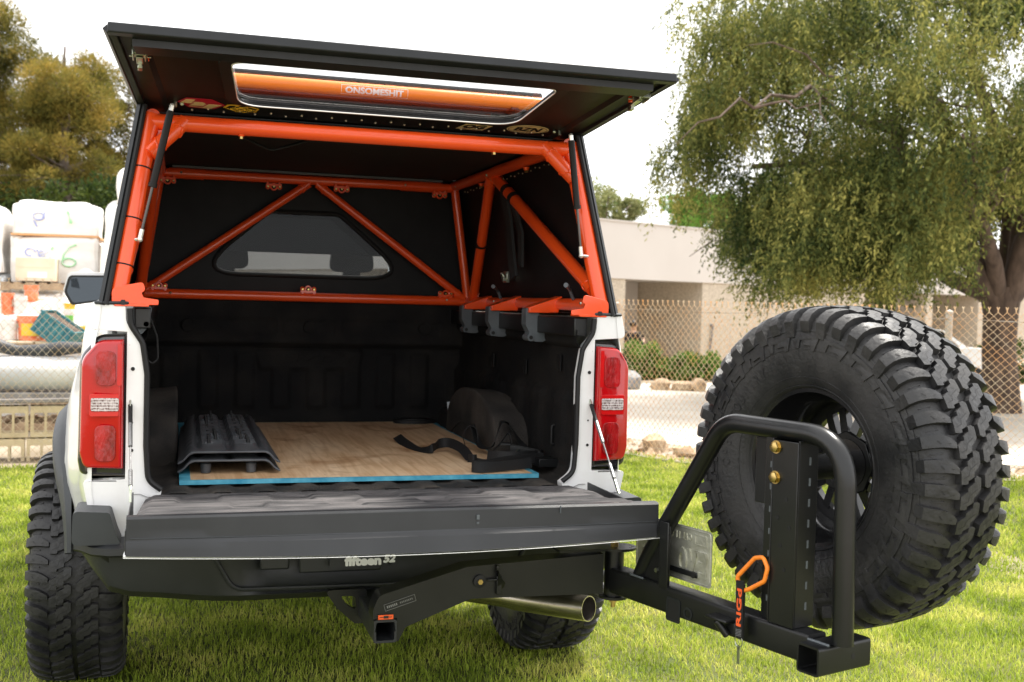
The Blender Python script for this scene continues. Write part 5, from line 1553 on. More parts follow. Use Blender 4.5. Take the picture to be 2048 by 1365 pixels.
# key strap with carabiner hanging on the post
ks = thing('key_strap', cp(.55, -.012, .23), 'black webbing key strap reading RIGd on an orange carabiner hung from the carrier post', 'key strap')
cf = -Cn
mb = MB()
loop = fillet([cp(.520, -.020, .150), cp(.515, -.022, .175), cp(.560, -.006, .232), cp(.588, -.004, .240), cp(.606, -.006, .215), cp(.600, -.010, .180), cp(.555, -.018, .150), cp(.53, -.02, .140)], .014, 4, True)
mb.tube(loop, .0058, 10, closed=True); mb.build('carabiner', 'link_orange', ks, 60)
A, B = cp(.530, -.026, .160), cp(.532, -.026, .018)
mb = MB(); ribbon(mb, cr([A + Cz * .004 - cf * .004, A + Cz * .006, A, A.lerp(B, .5), B], 6), tuple(Ca), .027, .0016); ribbon(mb, cr([A - cf * .006, A.lerp(B, .5) - cf * .006, B - cf * .004], 6), tuple(Ca), .025, .0014)
wb = mb.build('webbing', 'webbing', ks, 50)
mb = MB(); text_on(mb, 'RIGd', A.lerp(B, .44) + cf * .0022, Cz, -Ca, cf, .098, .016, bold=.0009); mb.build('stitched_lettering', 'stitch_orange', wb, recalc=False)
mb = MB()
for k in range(5): mb.tube([B + Cz * (.004 + .004 * k) + cf * .0022 - Ca * .010, B + Cz * (.006 + .004 * k) + cf * .0022 + Ca * .010], .0007, 4)
mb.build('stitching', 'decal_grey', wb)
mb = MB(); cc = B - Cz * .010; mb.tube([cc + Ca * (math.cos(t) * .0135) + Cz * (math.sin(t) * .015) for t in [2 * PI * k / 22 for k in range(22)]], .0014, 6, closed=True); mb.build('split_ring', 'zinc', ks)
mb = MB(); mb.frame(cc - Cz * .034, Ca, Cz, cf, -.0045, .0045, -.026, .018, -.001, .001); mb.cyl(cc - Cz * .016 - cf * .001, cc - Cz * .016 + cf * .001, .006, 12); mb.build('key', 'zinc', ks)

# ------------------------------------------------------------------ fences
def chain_fence(A, B, top, pitch, label, mname, posts, lean=0.0, name='chain_link_fence', top_d=.06):
    A, B = Vector((A[0], A[1])), Vector((B[0], B[1])); d = (B - A); L = d.length; d.normalize()
    nr = V3(-d.y, d.x, 0)
    t = thing(name, (A.x, A.y, gh(A.x, A.y)), label, 'fence')
    nstr = int(L / (pitch / 2)); rows = int(1.6 / pitch); pitch = pitch / 2
    hh = lambda x, y: top - gh(x, y)
    verts = []; quads = []
    rr = .0030
    rgen = np.random.default_rng(5)
    wob = lambda x, z: .010 * math.sin(x * 2.1) * math.sin(z * 3.0)
    sec = [(1, 0), (-.5, .87), (-.5, -.87)]
    def seg(P, r_=rr):
        o = len(verts); n = len(P)
        for i, p in enumerate(P):
            tg = (P[min(i + 1, n - 1)] - P[max(i - 1, 0)]).normalized()
            e1 = tg.cross(nr).normalized(); e2 = tg.cross(e1)
            for a, b in sec: verts.append(p + e1 * a * r_ + e2 * b * r_)
        for i in range(n - 1):
            for k in range(3):
                quads.extend((o + i * 3 + k, o + i * 3 + (k + 1) % 3, o + (i + 1) * 3 + (k + 1) % 3, o + (i + 1) * 3 + k))
    for i in range(nstr + 1):
        for ph in (0,):
            P = []
            s0 = i * pitch
            for k in range(rows * 2 + 1):
                x = s0 + (pitch if (k + i) % 2 else 0)
                x = min(x, L)
                q = A + d * x
                z = gh(q.x, q.y) + k / (rows * 2) * hh(q.x, q.y) + .01
                P.append(V3(q.x, q.y, z) + nr * (wob(x, z) + (.003 if k % 2 else -.003)))
            seg(P)
            # twisted selvage tips
            e = P[-1]
            if i % 2: continue
            for sg in (-1, 1): seg([e, e + V3(0, 0, .020), e + V3(d.x * .011 * sg, d.y * .011 * sg, .042)], .0042)
    me = np_mesh('chain_mesh', [tuple(p) for p in verts], quads, 4, mname, t)
    tag(me, kind='stuff')
    for wz in (.10, None):
        mb = MB(); P = []
        for k in range(31):
            q = A + d * L * k / 30; P.append(V3(q.x, q.y, (top - top_d if wz is None else gh(q.x, q.y) + wz) + .006 * math.sin(k * .9)))
        mb.tube(P, .0028, 5); mb.build('tension_wire', 'post_rust', t)
    for x, r_ in posts:
        q = A + d * x; q = V3(q.x, q.y, 0) + nr * .035
        mb = MB(); mb.cyl((q.x, q.y, gh(q.x, q.y) - .05), (q.x, q.y, top - .01), r_, 14); mb.lathe([(0, r_ + .004), (.02, r_ + .003), (.035, 0)], (q.x, q.y, top - .01), (0, 0, 1), 14)
        mb.build('post', 'post_rust', t)
    return t
chain_fence(FA, FB, 1.46, .075, 'rusty orange chain-link fence behind the spare wheel', 'wire_rust', [(.0, .032), (4.05, .03)])
chain_fence(FL, FA, 1.50, .072, 'pale weathered chain-link fence behind the left rear wheel, in front of the builders yard', 'wire_pale', [(2.1, .028), (7.2, .028)])

# ------------------------------------------------------------------ low building on the right
BO = V3(10.115, 24.533, 0); BU = V3(.911, .411, 0).normalized(); BN = V3(-BU.y, BU.x, 0)     # BN points into the building
bld = thing('low_building', (BO.x, BO.y, -.36), 'long low beige building with a deep plain fascia above pebbled wall piers', 'building')
GZ = -.45
def bb_(mb, u0, u1, n0, n1, z0, z1): return mb.frame(BO, BU, (0, 0, 1), BN, u0, u1, z0, z1, n0, n1)
mb = MB(); bb_(mb, -6, 46, 0, 14, 2.165, 3.70); bb_(mb, -6.04, 46, -.04, 14.04, 3.70, 3.74); bld_f = mb.build('fascia', 'wall_paint', bld, 30)
mb = MB(); bb_(mb, -5.9, 46, 2.6, 14, GZ, 2.165); mb.build('rear_wall', 'wall_recess', bld)
for u0, u1, n0, n1 in ((.527, 1.27, .05, .8), (4.547, 13.2, .05, 2.6), (17.31, 17.80, .05, .5), (21.3, 31, .05, 2.6), (-5.9, -5.2, .05, .8)):
    mb = MB(); bb_(mb, u0, u1, n0, n1, GZ, 2.165); mb.build('wall_pier', 'wall_pebble', bld)
for u in (5.9, 7.9, 9.9):
    mb = MB(); bb_(mb, u, u + .02, .045, .055, GZ, 2.16); mb.build('pier_joint', 'wall_recess', bld)
for u0, u1 in ((-5.1, .2), (1.3, 4.5)):
    k = max(1, round((u1 - u0) / 1.15)); w_ = (u1 - u0) / k
    for i in range(k):
        for z0_, z1_ in ((GZ, .55), (.57, 1.32), (1.34, 2.16)):
            mb = MB(); bb_(mb, u0 + i * w_ + .012, u0 + (i + 1) * w_ - .012, 2.55, 2.6, z0_, z1_); mb.build('wall_panel', 'wall_recess', bld, bevel=.004)
for u0, u1, z0_ in ((13.25, 15.4, 1.0), (17.9, 19.5, 1.3)):
    mb = MB(); bb_(mb, u0, u1, 2.54, 2.6, z0_, 2.1); w_ = mb.build('window', 'window_dark', bld)
    mb = MB(); bb_(mb, u0 - .06, u0, 2.52, 2.6, z0_ - .05, 2.14); bb_(mb, u1, u1 + .06, 2.52, 2.6, z0_ - .05, 2.14); bb_(mb, (u0 + u1) / 2 - .02, (u0 + u1) / 2 + .02, 2.52, 2.54, z0_, 2.1); mb.build('window_frame', 'wall_paint', w_)
mb = MB(); mb.cyl(BO + BU * 4.9 + BN * .0 + V3(0, 0, .0), BO + BU * 4.98 + BN * -.02 + V3(0, 0, .85), .03, 10); mb.sphere(BO + BU * 4.98 + V3(0, 0, .9), .06, 8); mb.build('standpipe', 'slab_grey', bld)

# raised planting strip in front of it, rocks and shrubs
ps = [BO + BU * -3 - BN * 5.2, BO + BU * 16 - BN * 5.2, BO + BU * 16 - BN * 1.2, BO + BU * -3 - BN * 1.2]
strip_poly('planting_strip', 'soil', [(p.x, p.y) for p in ps], .03, 30)

def rock(c, r, label, m, seed, name='rock', group=None):
    rr_ = random.Random(seed)
    bm = bmesh.new(); bmesh.ops.create_icosphere(bm, subdivisions=2, radius=1)
    ph = [rr_.uniform(0, 6) for _ in range(6)]
    for v in bm.verts:
        p = v.co
        k = 1 + .16 * math.sin(3 * p.x + ph[0]) * math.cos(2.5 * p.y + ph[1]) + .12 * math.sin(5 * p.z + ph[2] + 2 * p.x) + rr_.uniform(-.05, .05)
        v.co = Vector((p.x * r[0], p.y * r[1], p.z * r[2])) * k
    me = bpy.data.meshes.new(name); bm.to_mesh(me); bm.free()
    o = link(name, me, m, None, 28)
    o.location = (c[0], c[1], gh(c[0], c[1]) + r[2] * .55); o.rotation_euler = (0, 0, rr_.uniform(0, 6))
    return tag(o, label, 'rock', group)
rock((7.95, 16.9), (.30, .26, .24), 'large grey boulder at the left end of the rocks beyond the rusty fence', 'rock_grey', 1)
RS = [((8.55, 16.6), (.20, .18, .15), 'round tan rock just right of the grey boulder'), ((8.95, 16.5), (.22, .2, .14), 'flat tan rock in the middle of the row beyond the fence'),
      ((9.22, 16.35), (.15, .17, .17), 'upright tan rock in the row beyond the fence'), ((9.6, 16.2), (.17, .15, .11), 'small tan rock at the right end of the row beyond the fence')]
for i, (c, r_, l_) in enumerate(RS): rock(c, r_, l_, 'rock_tan', 10 + i, group='rocks by the driveway')
# rubble along the foot of the fence
mb = MB()
for k in range(900):
    s_ = rng.uniform(-1.5, 8.5); n_ = abs(rng.normal(0, .28)) + .02
    p = Vector((FA.x, FA.y)) + fdir * s_ + fnr * n_
    r_ = rng.uniform(.012, .05) * (1.0 if rng.random() > .06 else 2.0)
    z = gh(p.x, p.y) + r_ * .3
    a = rng.uniform(0, 6.28)
    e = [V3(p.x + r_ * math.cos(a + q) * rng.uniform(.7, 1.2), p.y + r_ * math.sin(a + q) * rng.uniform(.7, 1.2), z - r_ * .3) for q in (0, 1.4, 2.9, 4.5)]
    tp = V3(p.x, p.y, z + r_ * rng.uniform(.4, .8)); tp2 = tp + V3(r_ * .4, 0, -.1 * r_)
    mb.add(e + [tp, tp2], [(0, 1, 5, 4), (1, 2, 5), (2, 3, 4, 5), (3, 0, 4)])
tag(mb.build('rubble', 'rock_tan', None, 20, recalc=False), 'loose dirt clods and small stones along the foot of the rusty fence', 'rubble', kind='stuff')
for c, r_, l_ in ((FA + fdir * .35 + fnr * .35, (.20, .16, .13), 'brown clod of earth at the fence foot beside the right tail lamp'), (FA + fdir * .85 + fnr * .28, (.13, .11, .09), 'pale stone at the fence foot between the truck and the spare wheel')):
    rock(c, r_, l_, 'rock_tan', int(c.x * 100))

# ------------------------------------------------------------------ leaves
def leaf_mesh(name, P, D, L, W, m, parent, kind='stuff', droop=None):
    """P positions, D directions (n,3), L lengths, W widths: one diamond per leaf"""
    n = len(P)
    D = D / (np.linalg.norm(D, axis=1, keepdims=True) + 1e-9)
    rv = rng.normal(size=(n, 3)); S = np.cross(D, rv); S /= (np.linalg.norm(S, axis=1, keepdims=True) + 1e-9)
    Nn = np.cross(D, S)
    a = P; b = P + D * (L[:, None] * .45) + S * (W[:, None] * .5) + Nn * (W[:, None] * .15)
    c = P + D * L[:, None]; d = P + D * (L[:, None] * .45) - S * (W[:, None] * .5) + Nn * (W[:, None] * .15)
    V = np.stack([a, b, c, d], 1).reshape(-1, 3)
    F = np.arange(n * 4, dtype=np.int32)
    o = np_mesh(name, V, F, 4, m, parent)
    o['kind'] = kind
    return o

def branch_path(a, b, sag, n=6, jit=.12, rs=None):
    a, b = Vector(a), Vector(b); L = (b - a).length; out = []
    for i in range(n + 1):
        t = i / n
        p = a.lerp(b, t) + V3(0, 0, sag * L * 4 * t * (1 - t))
        if 0 < i < n: p += V3(rs.gauss(0, 1), rs.gauss(0, 1), rs.gauss(0, 1)) * jit * L / n
        out.append(p)
    return out

# big drooping tree on the right
def big_tree():
    rs = random.Random(11)
    base = V3(12.75, 12.15, gh(12.75, 12.15) - .05)
    t = thing('spreading_tree', base, 'big spreading tree with drooping olive green foliage overhanging the fence on the right', 'tree')
    mb = MB()
    fork = base + V3(.0, .1, 2.15)
    mb.tube([base, base + V3(.02, 0, .3), base + V3(-.05, .03, 1.1), base + V3(.0, .08, 1.7), fork], [.36, .30, .27, .28, .34], 16)
    limbs = [(-3.6, -.9, 2.9), (-1.8, 1.4, 4.3), (.6, -1.4, 4.2), (1.9, .8, 3.6), (3.4, -.6, 2.2), (-2.6, -2.2, 2.1), (-.4, .4, 5.4), (2.2, 2.4, 3.2), (-4.2, 1.0, 1.9)]
    ends = []
    for i, l_ in enumerate(limbs):
        e = fork + V3(*l_)
        P = branch_path(fork + V3(l_[0], l_[1], 0).normalized() * .16 - V3(0, 0, .15), e, .10, 7, .35, rs)
        r0 = .20 if i < 5 else .15
        mb.tube(P, [r0 * (1 - .72 * k / 7) for k in range(8)], 9); ends.append((P, r0))
        for q in range(5):
            s_ = P[rs.randint(2, 6)]
            d = V3(l_[0], l_[1], 0).normalized() * rs.uniform(.6, 1.7) + V3(rs.gauss(0, .9), rs.gauss(0, .9), rs.uniform(-.4, 1.3))
            Q = branch_path(s_, s_ + d, .08, 5, .22, rs); mb.tube(Q, [.055 * (1 - .15 * k) for k in range(6)], 6)
            for w in range(4):
                s2 = Q[rs.randint(2, 5)]; d2 = d * .4 + V3(rs.gauss(0, .5), rs.gauss(0, .5), rs.uniform(-.7, .3)); K = branch_path(s2, s2 + d2, .05, 4, .22, rs); mb.tube(K, [.022, .018, .014, .010, .006], 5)
    mb.build('trunk', 'bark', t, 60)
    # clumps of hanging foliage
    C, CRr = [], []
    cen = np.array([12.3, 12.9, 4.6])
    while len(C) < 350:
        a = rng.uniform(0, 2 * PI); u = rng.uniform(-1, 1); q = rng.uniform(.30, 1) ** .5
        sx = 5.0; sy = 4.3; sz = 3.9
        p = cen + np.array([math.cos(a) * math.sqrt(1 - u * u) * sx, math.sin(a) * math.sqrt(1 - u * u) * sy, u * sz]) * q
        # lower edge: low curtain on the left, higher by the trunk
        floor_ = 1.9 if p[0] < 11.0 else 3.2
        if p[2] < floor_ + .35: p[2] = floor_ + .35 + rng.uniform(0, .6)
        if p[0] < 8.6 and p[2] < 2.9: continue
        C.append(p); CRr.append(rng.uniform(.42, .95))
    # low hanging curtain on the near left side
    for _ in range(34):
        C.append(np.array([rng.uniform(8.5, 11.3), rng.uniform(11.2, 13.2), rng.uniform(2.2, 3.0)])); CRr.append(rng.uniform(.4, .65))
    for _ in range(40):
        C.append(np.array([rng.uniform(8.3, 10.4), rng.uniform(11.6, 13.6), rng.uniform(1.95, 3.6)])); CRr.append(rng.uniform(.38, .6))
    for _ in range(30):
        C.append(np.array([rng.uniform(7.2, 8.6), rng.uniform(12.6, 14.4), rng.uniform(3.3, 6.2)])); CRr.append(rng.uniform(.35, .6))
    P, D = [], []
    for c, r_ in zip(C, CRr):
        ns = int(72 * (r_ / .7) ** 1.5)
        for s_ in range(ns):
            v = rng.normal(size=3); v /= np.linalg.norm(v); v *= r_ * rng.uniform(.35, 1.0)
            st_ = c + v * np.array([1, 1, .75])
            n_ = rng.integers(10, 19); ln = rng.uniform(.25, .62)
            out = np.array([v[0], v[1], 0]) * .35 + rng.normal(size=3) * .08
            tt = np.linspace(0, 1, n_)[:, None]
            pos = st_ + out * tt * ln * 2 + np.array([0, 0, -1]) * (tt ** 1.6) * ln + rng.normal(size=(n_, 3)) * .022
            P.append(pos); dd = rng.normal(size=(n_, 3)) * .55 + np.array([0, 0, -.75]) + out * .8; D.append(dd)
    P = np.concatenate(P); D = np.concatenate(D); n = len(P)
    leaf_mesh('crown', P, D, rng.uniform(.06, .11, n), rng.uniform(.020, .036, n), 'leaf_big', t)
    return n
print('big tree leaves', big_tree())

def pine(loc, H, W, seed, label, m='leaf_pine', low=.38, clumps=150, dead=12, r0=.28):
    rs = random.Random(seed); rg = np.random.default_rng(seed)
    base = V3(loc[0], loc[1], -.3)
    t = thing('pine_tree', base, label, 'tree', 'pines beyond the builders yard')
    mb = MB()
    top = base + V3(rs.uniform(-.4, .4), rs.uniform(-.4, .4), H)
    P = branch_path(base, top, 0, 9, .05, rs)
    mb.tube(P, [r0 * (1 - .9 * k / 9) for k in range(10)], 10)
    tips = []
    for k in range(46):
        f = rs.uniform(low, .97); s_ = base.lerp(top, f)
        a = rs.uniform(0, 2 * PI); ln = W * (1.25 - f) * rs.uniform(.65, 1.15)
        e = s_ + V3(math.cos(a) * ln, math.sin(a) * ln, ln * rs.uniform(.05, .45))
        Q = branch_path(s_, e, .04, 5, .25, rs); mb.tube(Q, [.06 * (1 - .16 * q) * (1.3 - f) + .008 for q in range(6)], 5)
        tips += [Q[3], Q[4], Q[5], Q[5]]
    for k in range(dead):      # bare lower limbs
        f = rs.uniform(.22, .60); s_ = base.lerp(top, f); a = rs.uniform(0, 2 * PI); ln = W * rs.uniform(.5, 1.0)
        e = s_ + V3(math.cos(a) * ln, math.sin(a) * ln, ln * rs.uniform(-.35, .2))
        Q = branch_path(s_, e, .10, 6, .35, rs); mb.tube(Q, [.05 - .006 * q for q in range(7)], 6)
        for w in range(2):
            s2 = Q[rs.randint(2, 5)]; K = branch_path(s2, s2 + (e - s_) * .4 + V3(rs.gauss(0, .4), rs.gauss(0, .4), rs.gauss(-.2, .4)), .05, 4, .5, rs); mb.tube(K, [.02, .016, .012, .009, .006], 5)
    mb.build('trunk', 'bark_grey', t, 60)
    Pn, Dn = [], []
    for k in range(clumps):
        c = tips[rs.randrange(len(tips))]; c = np.array([c.x, c.y, c.z]) + rg.normal(size=3) * .28
        r_ = rg.uniform(.28, .62); n_ = int(420 * r_ / .45)
        v = rg.normal(size=(n_, 3)); v /= np.linalg.norm(v, axis=1, keepdims=True)
        Pn.append(c + v * (r_ * rg.uniform(.2, 1, (n_, 1)) ** .7) * np.array([1, 1, .7])); Dn.append(v + np.array([0, 0, .35]) + rg.normal(size=(n_, 3)) * .5)
    Pn = np.concatenate(Pn); Dn = np.concatenate(Dn); n = len(Pn)
    leaf_mesh('crown', Pn, Dn, rg.uniform(.10, .20, n), rg.uniform(.018, .034, n), m, t)
pine((-3.7, 34.2), 9.3, 2.9, 3, 'golden olive pine with a bare forked trunk standing just left of the truck canopy', clumps=165, dead=16, r0=.30)
pine((-6.9, 35.5), 10.4, 3.6, 8, 'tallest golden pine at the left edge of the picture', clumps=190)
pine((-5.2, 37.0), 8.6, 3.0, 17, 'fuller olive pine standing behind the gap between the two golden pines', clumps=190)
pine((-1.6, 36.0), 8.8, 2.9, 14, 'pine mostly hidden behind the raised hatch on the left', clumps=110)

def broad_tree(loc, z0_, crown, label, m, seed, n_clump=60, leaf=(.12, .2), dens=170, name='tree', group=None, trunk=True):
    """crown: list of (dx, dy, z, rx, ry, rz) lobes"""
    rs = random.Random(seed); rg = np.random.default_rng(seed)
    base = V3(loc[0], loc[1], z0_)
    t = thing(name, base, label, 'tree' if trunk else 'shrub', group)
    mb = MB()
    topz = max(c[2] + c[5] * .3 for c in crown)
    if trunk:
        mb.tube(branch_path(base, V3(loc[0], loc[1], topz), 0, 6, .06, rs), [.22 * (1 - .12 * k) for k in range(7)], 9)
    for c in crown:
        for k in range(5 if trunk else 4):
            e = V3(loc[0] + c[0] + rs.gauss(0, c[3] * .4), loc[1] + c[1] + rs.gauss(0, c[4] * .4), c[2] + rs.gauss(0, c[5] * .4))
            s_ = V3(loc[0], loc[1], z0_ + (e.z - z0_) * (.45 if trunk else .02)); mb.tube(branch_path(s_, e, .05, 5, .3, rs), [(.07 if trunk else .02) * (1 - .17 * q) for q in range(6)], 6)
    mb.build('trunk' if trunk else 'stem', 'bark_grey', t, 60)
    Pn, Dn = [], []
    for k in range(n_clump):
        c = crown[k % len(crown)]
        v = rg.normal(size=3); v /= np.linalg.norm(v); v *= rg.uniform(.45, 1)
        cc = np.array([loc[0] + c[0] + v[0] * c[3], loc[1] + c[1] + v[1] * c[4], c[2] + v[2] * c[5]])
        cc[2] = max(cc[2], z0_ + .12)
        r_ = rg.uniform(.22, .42) * (c[3] + c[5]) / 2
        q = rg.normal(size=(dens, 3)); q /= np.linalg.norm(q, axis=1, keepdims=True)
        Pn.append(cc + q * r_ * rg.uniform(.3, 1, (dens, 1))); Dn.append(q * .6 + rg.normal(size=(dens, 3)) * .6 + np.array([0, 0, .2]))
    Pn = np.concatenate(Pn); Dn = np.concatenate(Dn); n = len(Pn)
    leaf_mesh('crown' if trunk else 'foliage', Pn, Dn, rg.uniform(*leaf, n), rg.uniform(leaf[0] * .5, leaf[1] * .5, n), m, t)
broad_tree((21.0, 53.0), -.4, [(-.6, 0, 6.9, 1.9, 1.6, 1.1), (1.4, 0, 6.5, 1.3, 1.3, .9), (-2.4, 0, 6.2, 1.3, 1.2, 1.0)], 'sparse pale green tree behind the beige building', 'leaf_pale', 21, 70, (.16, .26), 110, group='trees behind the building')
broad_tree((24.0, 46.5), -.4, [(0, 0, 6.0, 1.9, 1.8, 1.0), (2.6, 0, 5.6, 1.8, 1.5, .8)], 'bright green bushy tree behind the beige building beside the big tree', 'leaf_bright', 22, 90, (.14, .24), 190, group='trees behind the building')
broad_tree((28.5, 45.5), -.4, [(0, 0, 5.7, 2.0, 1.8, .9)], 'bright green tree mostly hidden behind the big spreading tree', 'leaf_bright', 29, 60, (.14, .24), 160, group='trees behind the building')
broad_tree((9.75, 20.35), -.32, [(0, 0, .12, .52, .5, .50), (.28, .1, -.02, .45, .4, .36)], 'taller leafy green shrub against the wall beside the right tail lamp', 'leaf_shrub', 31, 70, (.07, .12), 110, name='leafy_shrub', group='shrubs by the wall', trunk=False)
broad_tree((10.95, 20.0), -.32, [(-.25, 0, .0, .50, .45, .40), (.30, .05, .0, .50, .45, .38)], 'lower rounded green shrub between the truck and the spare tyre', 'leaf_shrub', 32, 70, (.07, .12), 110, name='leafy_shrub', group='shrubs by the wall', trunk=False)
broad_tree((20.2, 19.3), -.4, [(-1.2, .4, .1, .9, .5, .75), (0.2, 0, .15, .9, .5, .8), (1.6, -.3, .2, 1.0, .5, .8)], 'dark clipped hedge behind the tree trunk at the right edge', 'leaf_dark', 33, 110, (.07, .13), 190, name='dark_hedge', trunk=False)
for c_, sd_, l_ in (((-9.5, 33.0), 41, 'dark green tree low behind the wrapped pallets at the far left'), ((-2.8, 31.5), 43, 'dark green undergrowth tree between the pine trunks'), ((-5.8, 32.5), 44, 'dark green bushy tree under the golden pines')):
    broad_tree(c_, -.4, [(0, 0, 3.4, 1.9, 1.5, 1.5), (1.4, 0, 2.4, 1.6, 1.4, 1.3), (-1.5, .3, 2.6, 1.5, 1.3, 1.4)], l_, 'leaf_dark', sd_, 80, (.12, .2), 170, group='dark trees under the pines')

# ------------------------------------------------------------------ parked car beyond the fence, partly behind the trunk
cr_ = thing('parked_car', (14.7, 17.8, gh(14.7, 17.8)), 'white parked car with red tail lamps beyond the fence, half hidden by the tree trunk', 'car', rot=R(73))
G_ = gh(14.7, 17.8) - .08
CM = Matrix.Translation((14.7, 17.8, G_)) @ Matrix.Rotation(R(73), 4, 'Z')
def carb(sections, nm, m, angle=30, parent=cr_, bevel=0):
    """sections: (y, [(x, z)...]) half profiles mirrored"""
    mb = MB(); n = len(sections[0][1]) * 2
    for y, pr_ in sections:
        for x, z in [(-a, b) for a, b in pr_] + [(a, b) for a, b in pr_[::-1]]: mb.v.append(CM @ V3(x, y, z))
    for i in range(len(sections) - 1):
        for k in range(n): mb.f.append((i * n + k, i * n + (k + 1) % n, (i + 1) * n + (k + 1) % n, (i + 1) * n + k))
    for e in (0, len(sections) - 1): mb.f.append(tuple(e * n + k for k in range(n)))
    return mb.build(nm, m, parent, angle, bevel)
lowp = lambda w, t_: [(w * .92, .28), (w, .45), (w, .75), (w * .95, t_)]
carb([(-2.15, lowp(.78, .92)), (-2.05, lowp(.86, 1.0)), (-1.4, lowp(.90, 1.02)), (1.0, lowp(.90, .98)), (1.9, lowp(.86, .88)), (2.15, lowp(.74, .72))], 'body', 'car_white', 35)
carb([(-1.35, [(.80, .98), (.76, 1.0)]), (-.80, [(.80, .98), (.62, 1.40)]), (.1, [(.80, .98), (.62, 1.46)]), (.95, [(.80, .96), (.74, 1.0)])], 'cabin', 'car_white', 35)
mb = MB()
for s in (-1, 1):
    mb.add([CM @ V3(s * .785, -1.10, 1.04), CM @ V3(s * .785, .70, 1.04), CM @ V3(s * .655, .12, 1.40), CM @ V3(s * .655, -.76, 1.37)], [(0, 1, 2, 3)])
mb.add([CM @ V3(-.70, -1.31, 1.045), CM @ V3(.70, -1.31, 1.045), CM @ V3(.56, -.85, 1.385), CM @ V3(-.56, -.85, 1.385)], [(0, 1, 2, 3)])
mb.build('car_window', 'window_dark', cr_, None, solid=.012)
for s in (-1, 1):
    mb = MB(); mb.box(*sorted((s * .58, s * .86)), -2.13, -1.98, .76, .93, CM); mb.build('tail_lamp', 'lens_red', cr_, bevel=.02)
    for y in (-1.35, 1.35):
        mb = MB(); c0 = CM @ V3(s * .80, y, .32); mb.lathe([(-.1, .20), (-.1, .32), (.1, .32), (.1, .20), (.06, .0)], c0, CM.to_3x3() @ V3(s, 0, 0), 24); mb.build('car_wheel', 'rubber_trim', cr_)
mb = MB(); mb.box(-.26, .26, -2.175, -2.12, .62, .73, CM); mb.build('number_plate', 'decal_white', cr_)
mb = MB(); mb.box(-.80, .80, -2.20, -2.05, .34, .52, CM); mb.build('car_bumper', 'plastic_dark', cr_, bevel=.03)

